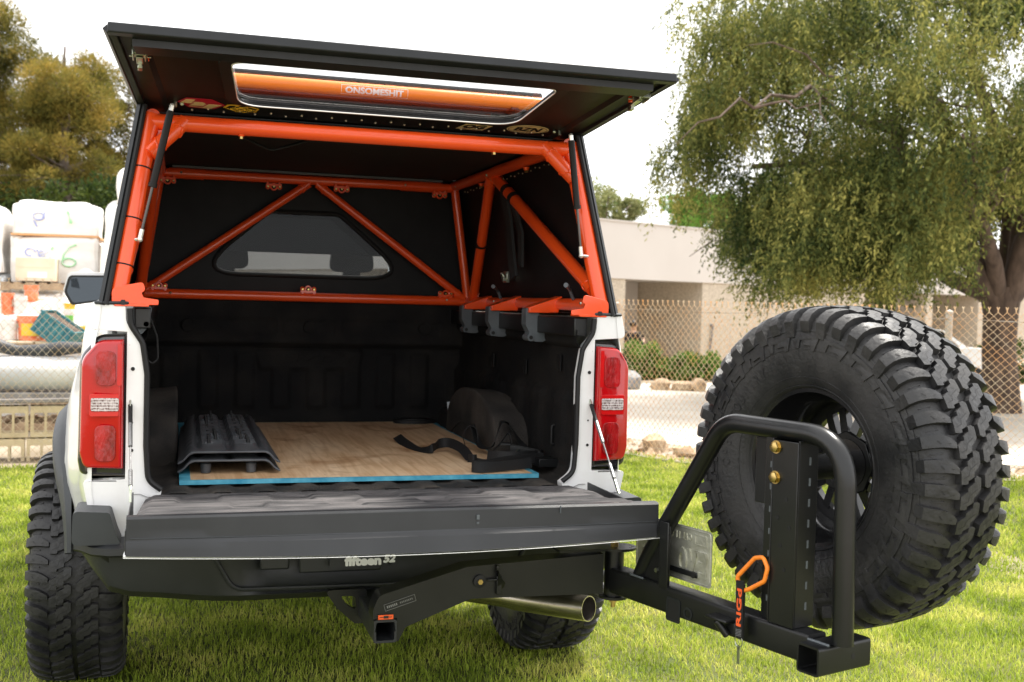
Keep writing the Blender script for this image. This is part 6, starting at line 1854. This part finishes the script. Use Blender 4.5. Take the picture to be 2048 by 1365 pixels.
# ------------------------------------------------------------------ seated person in black by the wall
def person_at(x, y, z):
    t = thing('person', (x, y, z - .85), 'person in black with dark tied-back hair sitting by the wall looking at a phone', 'person')
    def skin(nm, m, pts, edges, radii, root=0):
        me = bpy.data.meshes.new(nm); me.from_pydata([tuple(V3(x, y, z) + FM @ Vector(p)) for p in pts], edges, [])
        me.materials.append(M[m]); o = bpy.data.objects.new(nm, me); COL.objects.link(o)
        o.parent = t; o.matrix_parent_inverse = root_inv(t)
        sk = o.modifiers.new('skin', 'SKIN'); me.skin_vertices.new() if not me.skin_vertices else None
        for i, r_ in enumerate(radii):
            v = me.skin_vertices[0].data[i]; v.radius = r_ if isinstance(r_, tuple) else (r_, r_); v.use_root = (i == root)
        ss = o.modifiers.new('smooth', 'SUBSURF'); ss.levels = 1; ss.render_levels = 2
        sk.use_smooth_shade = True
        return o
    FM = Matrix.Rotation(R(-90 + 25), 3, 'Z') @ Matrix.Identity(3)      # +y of the figure is its front
    # head centre at the origin; z down the body; forearms hold the phone in front of the chest
    pts = [(0, -.06, -.78), (0, -.05, -.60), (0, -.03, -.36), (0, -.02, -.205), (0, -.005, -.15), (0, .012, -.10), (0, .015, .0), (0, .01, .06),
           (-.17, -.02, -.225), (-.23, .03, -.50), (-.12, .26, -.42), (-.07, .34, -.36),
           (.17, -.02, -.225), (.23, .03, -.50), (.12, .26, -.42), (.07, .34, -.36),
           (-.10, -.04, -.80), (-.12, .40, -.76), (-.12, .42, -1.18), (-.12, .54, -1.22),
           (.10, -.04, -.80), (.12, .40, -.76), (.12, .42, -1.18), (.12, .54, -1.22)]
    ed = [(0, 1), (1, 2), (2, 3), (3, 4), (4, 5), (5, 6), (6, 7), (3, 8), (8, 9), (9, 10), (10, 11), (3, 12), (12, 13), (13, 14), (14, 15), (0, 16), (16, 17), (17, 18), (18, 19), (0, 20), (20, 21), (21, 22), (22, 23)]
    rad = [(.15, .12), (.14, .11), (.15, .11), (.11, .08), .05, .058, (.078, .095), (.07, .08), .06, .048, .036, .028, .06, .048, .036, .028, .09, .075, .048, .04, .09, .075, .048, .04]
    skin('body', 'skin', pts, ed, rad)
    # clothing follows the torso, arms and legs
    skin('shirt', 'cloth_black', pts[:4] + [pts[8], pts[9], (-.15, .20, -.445), pts[12], pts[13], (.15, .20, -.445)], [(0, 1), (1, 2), (2, 3), (3, 4), (4, 5), (5, 6), (3, 7), (7, 8), (8, 9)],
         [(.20, .165), (.19, .15), (.20, .155), (.15, .12), .105, .085, .065, .105, .085, .065])
    skin('trousers', 'cloth_black', [pts[0], pts[16], pts[17], (-.12, .42, -1.12), pts[20], pts[21], (.12, .42, -1.12)], [(0, 1), (1, 2), (2, 3), (0, 4), (4, 5), (5, 6)], [(.16, .13), .105, .09, .065, .105, .09, .065])
    W = lambda p: V3(x, y, z) + FM @ Vector(p)
    mb = MB(); mb.sphere(W((0, -.018, .045)), 1, 14, (.088, .100, .098)); mb.sphere(W((0, -.115, .06)), .05, 10); h_ = mb.build('hair', 'hair_dark', t, 60)
    mb = MB(); mb.sphere(W((0, .098, -.005)), .016, 8, (1, 1.1, 1.2)); mb.sphere(W((-.078, .01, -.005)), .022, 8, (.5, .8, 1.3)); mb.sphere(W((.078, .01, -.005)), .022, 8, (.5, .8, 1.3)); mb.build('face_feature', 'skin', t, 60)
    mb = MB()
    for s in (-1, 1): mb.sphere(W((s * .032, .084, .012)), .010, 8); mb.tube([W((-.02, .088, -.045)), W((.02, .088, -.045))], .005, 6)
    mb.build('eye', 'hair_dark', t, 60)
    for s in (-1, 1):
        mb = MB()
        for k in range(4):
            a_ = W((s * .07, .345 + .002 * k, -.375 + .018 * k)); b_ = W((s * .035, .375 - .003 * abs(k - 1.5), -.365 + .018 * k)); c_ = W((s * .012, .36, -.365 + .018 * k)); mb.tube([a_, b_, c_], [.009, .008, .006], 6)
        mb.tube([W((s * .065, .335, -.335)), W((s * .04, .335, -.315)), W((s * .02, .345, -.31))], [.010, .009, .007], 6)
        mb.sphere(W((s * .068, .345, -.35)), .03, 10, (.6, .8, 1.2)); mb.build('hand', 'skin', t, 60)
    ph = thing('phone', W((0, .36, -.30)), 'small dark phone held in the seated person\'s hands', 'phone')
    mb = MB(); mb.frame(W((0, .362, -.31)), FM @ V3(1, 0, 0), FM @ V3(0, .35, .94), FM @ V3(0, .94, -.35), -.036, .036, -.07, .07, -.004, .004); mb.build('phone_body', 'window_dark', ph, bevel=.002)
    return W
Wp = person_at(10.72, 23.2, .93)
bn = thing('concrete_bench', (10.7, 23.2, -.3), 'low concrete ledge under the seated person by the wall', 'bench')
c_ = Wp((0, .02, -.98))
mb = MB(); mb.box(c_.x - .8, c_.x + .5, c_.y - .25, c_.y + .25, -.02 - .10, c_.z + .03); mb.build('seat_slab', 'wall_pebble', bn, bevel=.02)
mb = MB(); mb.box(c_.x - .7, c_.x + .4, c_.y - .18, c_.y + .18, -.5, -.12); mb.build('bench_base', 'wall_pebble', bn)

# ------------------------------------------------------------------ builders yard behind the left fence
YG = -.19
def yard_mesh(name, label, cat, mb, m, group=None, **k):
    return tag(mb.build(name, m, None, **k), label, cat, group)
# hollow blocks in two courses: parts of nothing, each one can be lifted away
LD = V3(lnr.x, lnr.y, 0); LX = V3(ldir.x, ldir.y, 0)
def LP(x, dn, z=0): # point dn metres beyond the back fence; x = world x
    t = (x - FL.x) / ldir.x
    p = V3(FL.x, FL.y, 0) + LX * t + LD * dn
    return V3(p.x, p.y, z)
blk = MB(); bw, bh, bd = .385, .300, .195
blk.plate(fillet([(0, 0), (bw, 0), (bw, bh), (0, bh)], .008, 2, True),
          [fillet([(x0, .045), (x0 + .092, .045), (x0 + .092, .235), (x0, .235)], .012, 2, True) for x0 in (.032, .1465, .261)], (0, 0, 0), (1, 0, 0), (0, 0, 1), (0, 1, 0), bd)
bmesh_block = blk.build('hollow_block', 'block_cream', None, 30, bevel=.004)
first = True
names_c = ['leftmost', 'second', 'third', 'fourth', 'fifth']
for row in range(2):
    for k in range(5):
        p = LP(-2.68 + k * .400 + (.012 if row else -.02), .42, -.285 + row * .315)
        o = bmesh_block if first else bmesh_block.copy()
        if not first: COL.objects.link(o)
        first = False
        o.location = p; o.rotation_euler = (0, 0, math.atan2(LX.y, LX.x) + rng.uniform(-.03, .03))
        tag(o, f"{names_c[k]} cream hollow block from the left in the {'upper' if row else 'lower'} course behind the fence", 'block', 'cream hollow blocks')
def slab(name, label, x0, x1, dn, z0_, z1_, d, m='slab_grey', bev=.01, group=None, tilt=0):
    a = LP(x0, dn); mb = MB(); mb.frame(V3(a.x, a.y, 0), LX + V3(0, 0, tilt), (0, 0, 1), LD, 0, x1 - x0, z0_, z1_, 0, d)
    return yard_mesh(name, label, name.split('_')[-1], mb, m, group, bevel=bev)
slab('stone_slab', 'lower rough grey stone slab lying on the cream blocks under the white pipe', -3.2, -.8, .38, .348, .392, .30, tilt=.01)
slab('stone_slab', 'upper rough brown-grey slab directly under the white pipe', -3.3, -1.1, .42, .396, .465, .26, tilt=-.005)
mb = MB(); a, b = LP(-3.6, .62, .640), LP(-.4, .62, .632); mb.lathe([(0, .16), (0, .172), ((b - a).length, .172), ((b - a).length, .16), (0, .16)], a, b - a, 36)
yard_mesh('white_pipe', 'big white plastic pipe lying behind the fence above the grey slabs', 'pipe', mb, 'pipe_white')
mb = MB(); P = [LP(-3.6 + .2 * k, .60 + .02 * math.sin(k), .870 + .02 * math.sin(k * 1.3) + (.035 if k < 8 else 0)) for k in range(17)]
mb.tube(P, [.062 + .010 * math.sin(k * 2.1) for k in range(17)], 18)
yard_mesh('black_hose', 'thick wrinkled black hose lying along the top of the white pipe', 'hose', mb, 'pipe_black')

def pallet(name_label, c, w, d, z0_, rot, group='wooden pallets in the yard'):
    t = thing('wooden_pallet', (c.x, c.y, z0_), name_label, 'pallet', group, rot=rot)
    Mx = Matrix.Translation((c.x, c.y, z0_)) @ Matrix.Rotation(rot, 4, 'Z')
    for k in range(6):
        x = -w / 2 + k * (w - .09) / 5; mb = MB(); mb.box(x, x + .09, -d / 2, d / 2, .095, .115, Mx); mb.build('deck_board', 'pallet_wood', t)
    for y in (-d / 2, -.045, d / 2 - .09):
        mb = MB(); mb.box(-w / 2, w / 2, y, y + .09, .02, .095, Mx); mb.build('stringer', 'pallet_wood', t)
    for k in range(3):
        x = -w / 2 + k * (w - .1) / 2; mb = MB(); mb.box(x, x + .1, -d / 2, d / 2, 0, .02, Mx); mb.build('bottom_board', 'pallet_wood', t)
    return t
def wrapped(label, c, w, d, z0_, z1_, rot, m='sheet_white', seed=1, top_round=.10, amp=.03, name='wrapped_pallet_load', cat='wrapped load', group='white wrapped loads in the yard', taper=0):
    """lumpy load under plastic film"""
    rs = random.Random(seed); ph = [rs.uniform(0, 6) for _ in range(8)]
    Mx = Matrix.Translation((c.x, c.y, z0_)) @ Matrix.Rotation(rot, 4, 'Z'); h = z1_ - z0_
    mb = MB(); nu, nv = 64, 26
    def fn(u, v):
        a = 2 * PI * u; e = .11
        cx, sx = math.cos(a), math.sin(a)
        sxx = math.copysign(abs(cx) ** e, cx); syy = math.copysign(abs(sx) ** e, sx)
        k = 1.0
        if v > .8: k = math.cos((v - .8) / .2 * PI / 2) ** .35 if v < 1 else 0.0
        z = h * min(v / .8, 1) * 1.0 if v <= .8 else h + top_round * math.sin((v - .8) / .2 * PI / 2) - top_round * .6
        if v <= .8: z = (h - top_round * .6) * v / .8
        f = 1 + amp * (math.sin(5 * z / h + ph[0] + 2 * a) * .5 + math.sin(9 * a + ph[1] + 4 * z) * .3 + math.sin(23 * a + ph[2] + 9 * z) * .14 + math.sin(14 * z + ph[3]) * .35)
        f *= 1 - taper * v
        return Mx @ V3(sxx * w / 2 * k * f, syy * d / 2 * k * f, z + .03 * math.sin(3 * a + ph[4]) * (v > .78) + .02 * math.sin(11 * a + ph[5]) * (v > .78))
    mb.grid(fn, nu, nv, True)
    return yard_mesh(name, label, cat, mb, m, group, angle=60)
YR = math.atan2(LX.y, LX.x) - .12
cA = V3(-2.12, 13.05, 0)
pallet('pallet under the lower wrapped load, close to the ground', cA, 1.1, 1.0, -.19, YR)
wrapped('lowest wrapped load, mostly hidden behind the white sheeting', cA, 1.08, 1.0, -.07, 1.40, YR, seed=3)
pallet('pallet at head height under the tall pair of wrapped loads', cA, 1.12, 1.02, 1.42, YR)
wL = wrapped('wrapped load with a green six and blue scribble, below the top one', cA, 1.10, 1.0, 1.545, 2.155, YR, seed=5, amp=.018)
mb = MB(); Mx = Matrix.Translation((cA.x, cA.y, 0)) @ Matrix.Rotation(YR, 4, 'Z'); mb.box(-.54, .54, -.49, .49, 2.165, 2.20, Mx); mb.box(-.53, .53, -.48, .48, 2.59, 2.60, Mx)
wU = wrapped('topmost wrapped load with a blue loop and a green stroke', cA, 1.06, .98, 2.19, 2.585, YR, seed=9, amp=.022, top_round=.06)
mb = MB(); mb.box(-.545, .545, -.50, .49, 2.160, 2.188, Mx)
yard_mesh('tan_board', 'tan board between the two upper wrapped loads', 'board', mb, 'tarp_orange', bevel=.004)
# spray-paint marks on the film, as raised strokes
def marks(parent, m, strokes, r_):
    mb = MB()
    for s_ in strokes: mb.tube([Mx @ V3(x, -.515, z) for x, z in s_], r_, 6)
    o = mb.build('spray_mark', m, parent, 60); return o
spiral = lambda cx, cz, a, b, t0, t1, n=18: [(cx + a * math.cos(t0 + (t1 - t0) * k / n), cz + b * math.sin(t0 + (t1 - t0) * k / n)) for k in range(n + 1)]
marks(wL, 'marker_green', [[(.27, 2.06), (.18, 2.02), (.11, 1.92), (.10, 1.82)] + spiral(.18, 1.82, .085, .055, PI, -PI, 16)], .011)
marks(wL, 'marker_green', [[(-.02, 2.02), (-.04, 1.98)], [(-.05, 1.88), (-.055, 1.84)]], .016)
marks(wL, 'marker_blue', [spiral(-.30, 1.94, .06, .05, 0, 5), [(-.22, 1.98), (-.18, 1.90), (-.08, 1.96)], spiral(-.16, 1.92, .04, .04, 1, 6)], .009)
marks(wU, 'marker_blue', [spiral(-.20, 2.42, .07, .05, -1, 5.5) + [(-.12, 2.50)], [(-.26, 2.36), (-.22, 2.28)]], .010)
marks(wU, 'marker_green', [[(.16, 2.50), (.19, 2.42), (.20, 2.34)]], .016)
wrapped('white wrapped load cut off by the left edge of the picture', V3(-3.25, 13.0, 0), 1.0, 1.0, 1.66, 2.46, YR, seed=12, amp=.04, top_round=.22)
wrapped('pale blue-grey wrapped stack below the load at the left edge', V3(-3.18, 12.9, 0), .92, .9, .95, 1.60, YR, 'sheet_blue', seed=13, amp=.02)
pallet('pallet at the left edge under the pale wrapped stack', V3(-3.15, 12.9, 0), 1.15, .95, .82, YR)
wrapped('lowest pale load at the left edge behind the pipe', V3(-3.2, 12.9, 0), 1.0, .9, -.19, .81, YR, 'sheet_blue', seed=14)
wrapped('tall white wrapped bundle behind the left corner post of the canopy, lower part', V3(-1.06, 12.6, 0), .86, .8, -.19, 2.55, YR, seed=17, amp=.05, top_round=.22, taper=.06)
wrapped('narrow white sack standing on top of the tall bundle beside the canopy', V3(-1.02, 12.6, 0), .62, .6, 2.52, 3.02, YR, seed=19, amp=.05, top_round=.16, taper=-.04)
# cartons in front of the lower wrapped load
c_ = V3(-2.32, 12.38, 0)
mb = MB(); mb.box(-.24, .24, -.20, .20, 1.555, 1.86, Matrix.Translation(c_) @ Matrix.Rotation(YR, 4, 'Z')); k_ = yard_mesh('carton', 'cream carton standing on the pallet edge in front of the green six', 'carton', mb, 'cardboard', bevel=.006)
mb = MB(); mb.box(-.10, .14, -.203, -.199, 1.60, 1.68, Matrix.Translation(c_) @ Matrix.Rotation(YR, 4, 'Z')); mb.build('carton_label', 'sheet_white', k_)
mb = MB(); mb.box(-.22, .20, -.206, -.198, 1.735, 1.855, Matrix.Translation(c_) @ Matrix.Rotation(YR, 4, 'Z')); mb.build('carton_flap', 'cardboard', k_)
pallet('pallet carrying the cream carton', V3(-2.30, 12.35, 0), .85, .5, 1.425, YR)
wrapped('white wrapped load standing behind the buckets under the cream carton', V3(-2.35, 12.42, 0), 1.3, .60, -.19, 1.40, YR, 'sheet_white', seed=23, amp=.03)
# white sheeting thrown over a heap
mb = MB()
def fn(u, v):
    x = -2.45 + 1.75 * u; y = 11.3 + .9 * v
    ridge = 1.62 * math.exp(-((x + 1.72) / .50) ** 2) + 1.30 * math.exp(-((x + 1.20) / .5) ** 2)
    z = -.19 + min(1.85, max(.0, ridge + .30)) * (.62 + .38 * smooth(0, .9, v)) + .04 * math.sin(9 * x + 4 * y) + .025 * math.sin(21 * x - 7 * v) + .02 * math.sin(17 * v + 5 * x)
    if v < .12: z = -.19 + (z + .19) * v / .12
    return V3(x, y, z)
mb.grid(fn, 70, 36); yard_mesh('plastic_sheeting', 'crumpled white plastic sheeting draped over a heap beside the truck mirror', 'sheeting', mb, 'sheet_white', angle=60)
# platform of stacked pallets that carries buckets and crates
for k in range(4): pallet(['bottom', 'second', 'third', 'top'][k] + ' pallet of the low stack under the orange buckets', V3(-2.10, 10.75, 0), 1.35, .9, -.19 + .31 * k, YR)
Zp = -.19 + .31 * 3 + .117
def bucket(label, x, y, z, r_, h, m, lab=None, g='buckets in the yard', handle=True, name='bucket'):
    t = thing(name, (x, y, z), label, 'bucket', g)
    mb = MB(); mb.lathe([(0, 0), (0, r_ * .88), (h * .80, r_ * .98), (h * .80, r_ * 1.06), (h * .86, r_ * 1.06), (h * .86, r_), (h, r_ * 1.02), (h, r_ * .97), (.01, r_ * .84), (.01, 0)], (x, y, z), (0, 0, 1), 28); mb.build('bucket_body', m, t)
    if handle:
        mb = MB(); mb.tube([V3(x + math.cos(a) * r_ * 1.08, y - r_ * .35 - .02, z + h * .82 - math.sin(a) * h * .45) for a in [PI * k / 12 for k in range(13)]], .004, 6); mb.build('bucket_handle', 'zinc', t)
    if lab:
        mb = MB(); A0 = -PI / 2
        rows = []
        for zz_ in (.2, .7): rows.append([V3(x + math.cos(A0 + q) * r_ * 1.005, y + math.sin(A0 + q) * r_ * 1.005, z + h * zz_) for q in (-.7, -.35, 0, .35, .7)])
        mb.add(rows[0] + rows[1], [(i, i + 1, i + 6, i + 5) for i in range(4)]); mb.build('bucket_label', lab, t)
    return t
wrapped('low white bale that lifts the rear pair of buckets', V3(-2.42, 11.05, 0), .46, .40, Zp, 1.10, YR, seed=27, top_round=.04)
wrapped('white bale under the pink-orange bucket', V3(-2.28, 11.55, 0), .5, .34, Zp - .3, 1.29, YR, seed=28, top_round=.04)
bucket('narrow orange bucket at the left end of the rear pair, beside the white bucket', -2.50, 11.0, 1.10, .075, .30, 'bucket_orange')
bucket('white bucket of the rear pair, right of the narrow orange one', -2.355, 10.95, 1.10, .075, .27, 'bucket_white')
bucket('orange bucket with a pale yellow label in front, above the black hose', -2.155, 10.45, Zp + .005, .175, .28, 'bucket_orange', 'label_yellow')
bucket('small white bucket in front, left of the labelled orange bucket', -2.40, 10.42, Zp + .005, .085, .23, 'bucket_white')
bucket('pink-orange bucket highest on the heap beside the white sheeting', -2.29, 11.45, 1.30, .085, .20, 'bucket_orange')
bucket('white jug with green label in front of the sheeting below the mirror', -1.79, 10.75, 1.00, .070, .22, 'bucket_white', 'label_green', handle=False)
bucket('yellow can standing on the green labelled jug', -1.79, 10.75, 1.225, .066, .07, 'label_yellow', handle=False)
wrapped('white bale under the green labelled jug', V3(-1.72, 10.86, 0), .42, .34, Zp, 1.0, YR, seed=29, top_round=.03)
mb = MB(); mb.cyl((-1.60, 10.6, .86), (-1.60, 10.6, 1.03), .075, 20); t_ = yard_mesh('paint_tin', 'small gold and brown tin right of the teal crate', 'tin', mb, 'label_yellow'); mb = MB(); mb.cyl((-1.60, 10.6, .90), (-1.60, 10.6, .97), .077, 20); mb.build('tin_label', 'bark', t_)
# teal plastic crate, tipped on its corner
ct = thing('plastic_crate', (-1.86, 10.2, .87), 'teal plastic crate tipped on its corner above the black hose', 'crate')
Tm = Matrix.Translation((-1.85, 10.12, .99)) @ Matrix.Rotation(R(-20), 4, 'Z') @ Matrix.Rotation(R(33), 4, 'Y')
mb = MB(); Wc, Dc, Hc = .22, .16, .13
for x in (-Wc, Wc): mb.box(x - .006, x + .006, -Dc, Dc, -Hc, Hc, Tm)
for y in (-Dc, Dc): mb.box(-Wc + .007, Wc - .007, y - .006, y + .006, -Hc, Hc, Tm)
mb.box(-Wc + .007, Wc - .007, -Dc + .007, Dc - .007, -Hc, -Hc + .01, Tm)
mb.build('crate_wall', 'crate_teal', ct)
for k in range(6):
    x = -Wc + .03 + k * .075; mb = MB(); mb.box(x, x + .014, -Dc - .016, -Dc - .0065, -Hc + .01, Hc - .02, Tm); mb.build('crate_rib', 'crate_teal', ct)
mb = MB(); mb.box(-Wc - .016, Wc + .016, -Dc - .018, -Dc - .007, Hc - .02, Hc + .004, Tm); mb.build('crate_lip', 'crate_teal', ct)
mb = MB(); mb.box(-Wc + .01, Wc - .01, -Dc + .01, Dc - .01, -Hc + .012, Hc - .03, Tm); mb.build('crate_contents', 'bark', ct)
for k, (x, l_) in enumerate(((-2.55, 'left pale offcut plank lying under the buckets'), (-2.1, 'middle pale offcut plank lying under the buckets'))):
    mb = MB(); mb.box(x, x + .42, 10.15, 10.25, Zp - .02, Zp + .003); yard_mesh('plank', l_, 'plank', mb, 'cardboard', 'pale offcut planks', bevel=.003)

# ------------------------------------------------------------------ grass
def grass():
    rg = np.random.default_rng(99)
    cams = np.array(CP); pts = []
    N = 1700000
    x = rg.uniform(-6.5, 9.5, N); y = rg.uniform(-1.5, 9.0, N)
    P2 = np.stack([x, y], 1)
    inl = ((P2 - np.array(FA)) @ np.array(fnr) < .10) & ((P2 - np.array(FL)) @ np.array(lnr) < .06)
    dx, dy = x - CP.x, y - CP.y
    dep = dx * CF.x + dy * CF.y; lat = dx * CR.x + dy * CR.y
    vis = (dep > 3.6) & (np.abs(lat / dep) < .72)
    w = np.clip((5.2 / np.maximum(dep, .1)) ** 1.7, 0, 1) * .62
    keep = inl & vis & (rg.random(N) < w * 1.25)
    x, y, dep = x[keep], y[keep], dep[keep]; n = len(x)
    g = np.array([gh(a, b) for a, b in zip(x, y)])
    patch = np.sin(x * 2.3 + 1) * np.sin(y * 1.9) * .5 + np.sin(x * 5.1) * np.sin(y * 6.3 + 2) * .5
    h = rg.uniform(.020, .046, n) * (1 + .20 * patch) * (1 + .012 * dep); h[rg.random(n) < .03] *= 1.5
    wd = rg.uniform(.0014, .0028, n) * np.clip(dep / 4.5, 1, 3.2)
    a = rg.uniform(0, 2 * np.pi, n); ln = rg.uniform(.05, .85, n) * h
    la = a + rg.normal(0, .6, n)
    base = np.stack([x, y, g - .004], 1)
    side = np.stack([-np.sin(a), np.cos(a), np.zeros(n)], 1) * wd[:, None]
    ld = np.stack([np.cos(la), np.sin(la), np.zeros(n)], 1)
    mid = base + ld * (ln * .38)[:, None] + np.array([0, 0, 1]) * (h * .60)[:, None]
    tip = base + ld * ln[:, None] + np.array([0, 0, 1]) * (h * (1 - .25 * (ln / h) ** 2))[:, None]
    V = np.stack([base - side, base + side, mid + side * .8, mid - side * .8, tip], 1).reshape(-1, 3)
    idx = np.arange(n)[:, None] * 5
    F = np.concatenate([idx + np.array([[0, 1, 2]]), idx + np.array([[0, 2, 3]]), idx + np.array([[3, 2, 4]])], 1).reshape(-1)
    o = np_mesh('grass', V, F.astype(np.int32), 3, 'grass')
    tag(o, 'short bright green lawn grass growing around the truck', 'grass', kind='stuff')
    return n
print('grass blades', grass())

# ------------------------------------------------------------------ small fittings: one object per piece
def split_loose(o):
    """give every separate piece of a mesh its own object under the same parent"""
    me = o.data; n = len(me.vertices); par = list(range(n))
    def find(a):
        while par[a] != a: par[a] = par[par[a]]; a = par[a]
        return a
    for e in me.edges:
        a, b = find(e.vertices[0]), find(e.vertices[1])
        if a != b: par[a] = b
    groups = {}
    for p in me.polygons: groups.setdefault(find(p.vertices[0]), []).append(p)
    if len(groups) < 2: return
    co = [v.co.copy() for v in me.vertices]
    for k, polys in enumerate(groups.values()):
        used = sorted({v for p in polys for v in p.vertices}); mp_ = {v: i for i, v in enumerate(used)}
        m2 = bpy.data.meshes.new(o.name.split('.')[0])
        m2.from_pydata([tuple(co[v]) for v in used], [], [[mp_[v] for v in p.vertices] for p in polys])
        m2.materials.append(me.materials[0])
        if any(p.use_smooth for p in polys): m2.polygons.foreach_set('use_smooth', [True] * len(polys)); m2.set_sharp_from_angle(angle=R(35))
        if k == 0: o.data = m2; continue
        c = o.copy(); c.data = m2; COL.objects.link(c)
for o in list(bpy.data.objects):
    if o.type != 'MESH': continue
    base = o.name.split('.')[0]
    if base in ('bulb_disc', 'bulkhead_boss', 'post_slot', 'tailgate_end', 'jamb_hole', 'lens_rib', 'stake_pocket', 'scuff_mark', 'frame_screw', 'clamp_bolt', 'post_hole', 'detent_hole', 'stacking_foot', 'case_foot', 'tube_bracket', 'car_window', 'cable_ferrule', 'hinge_bolt', 'strap_band', 'window_frame', 'cable_eyelet', 'car_window') and not children(o):
        split_loose(o)
    elif base in ('weld_bead', 'hinge_rivets', 'side_rivets', 'stud', 'stud_collar', 'label_print', 'stitching'):
        o['kind'] = 'stuff'
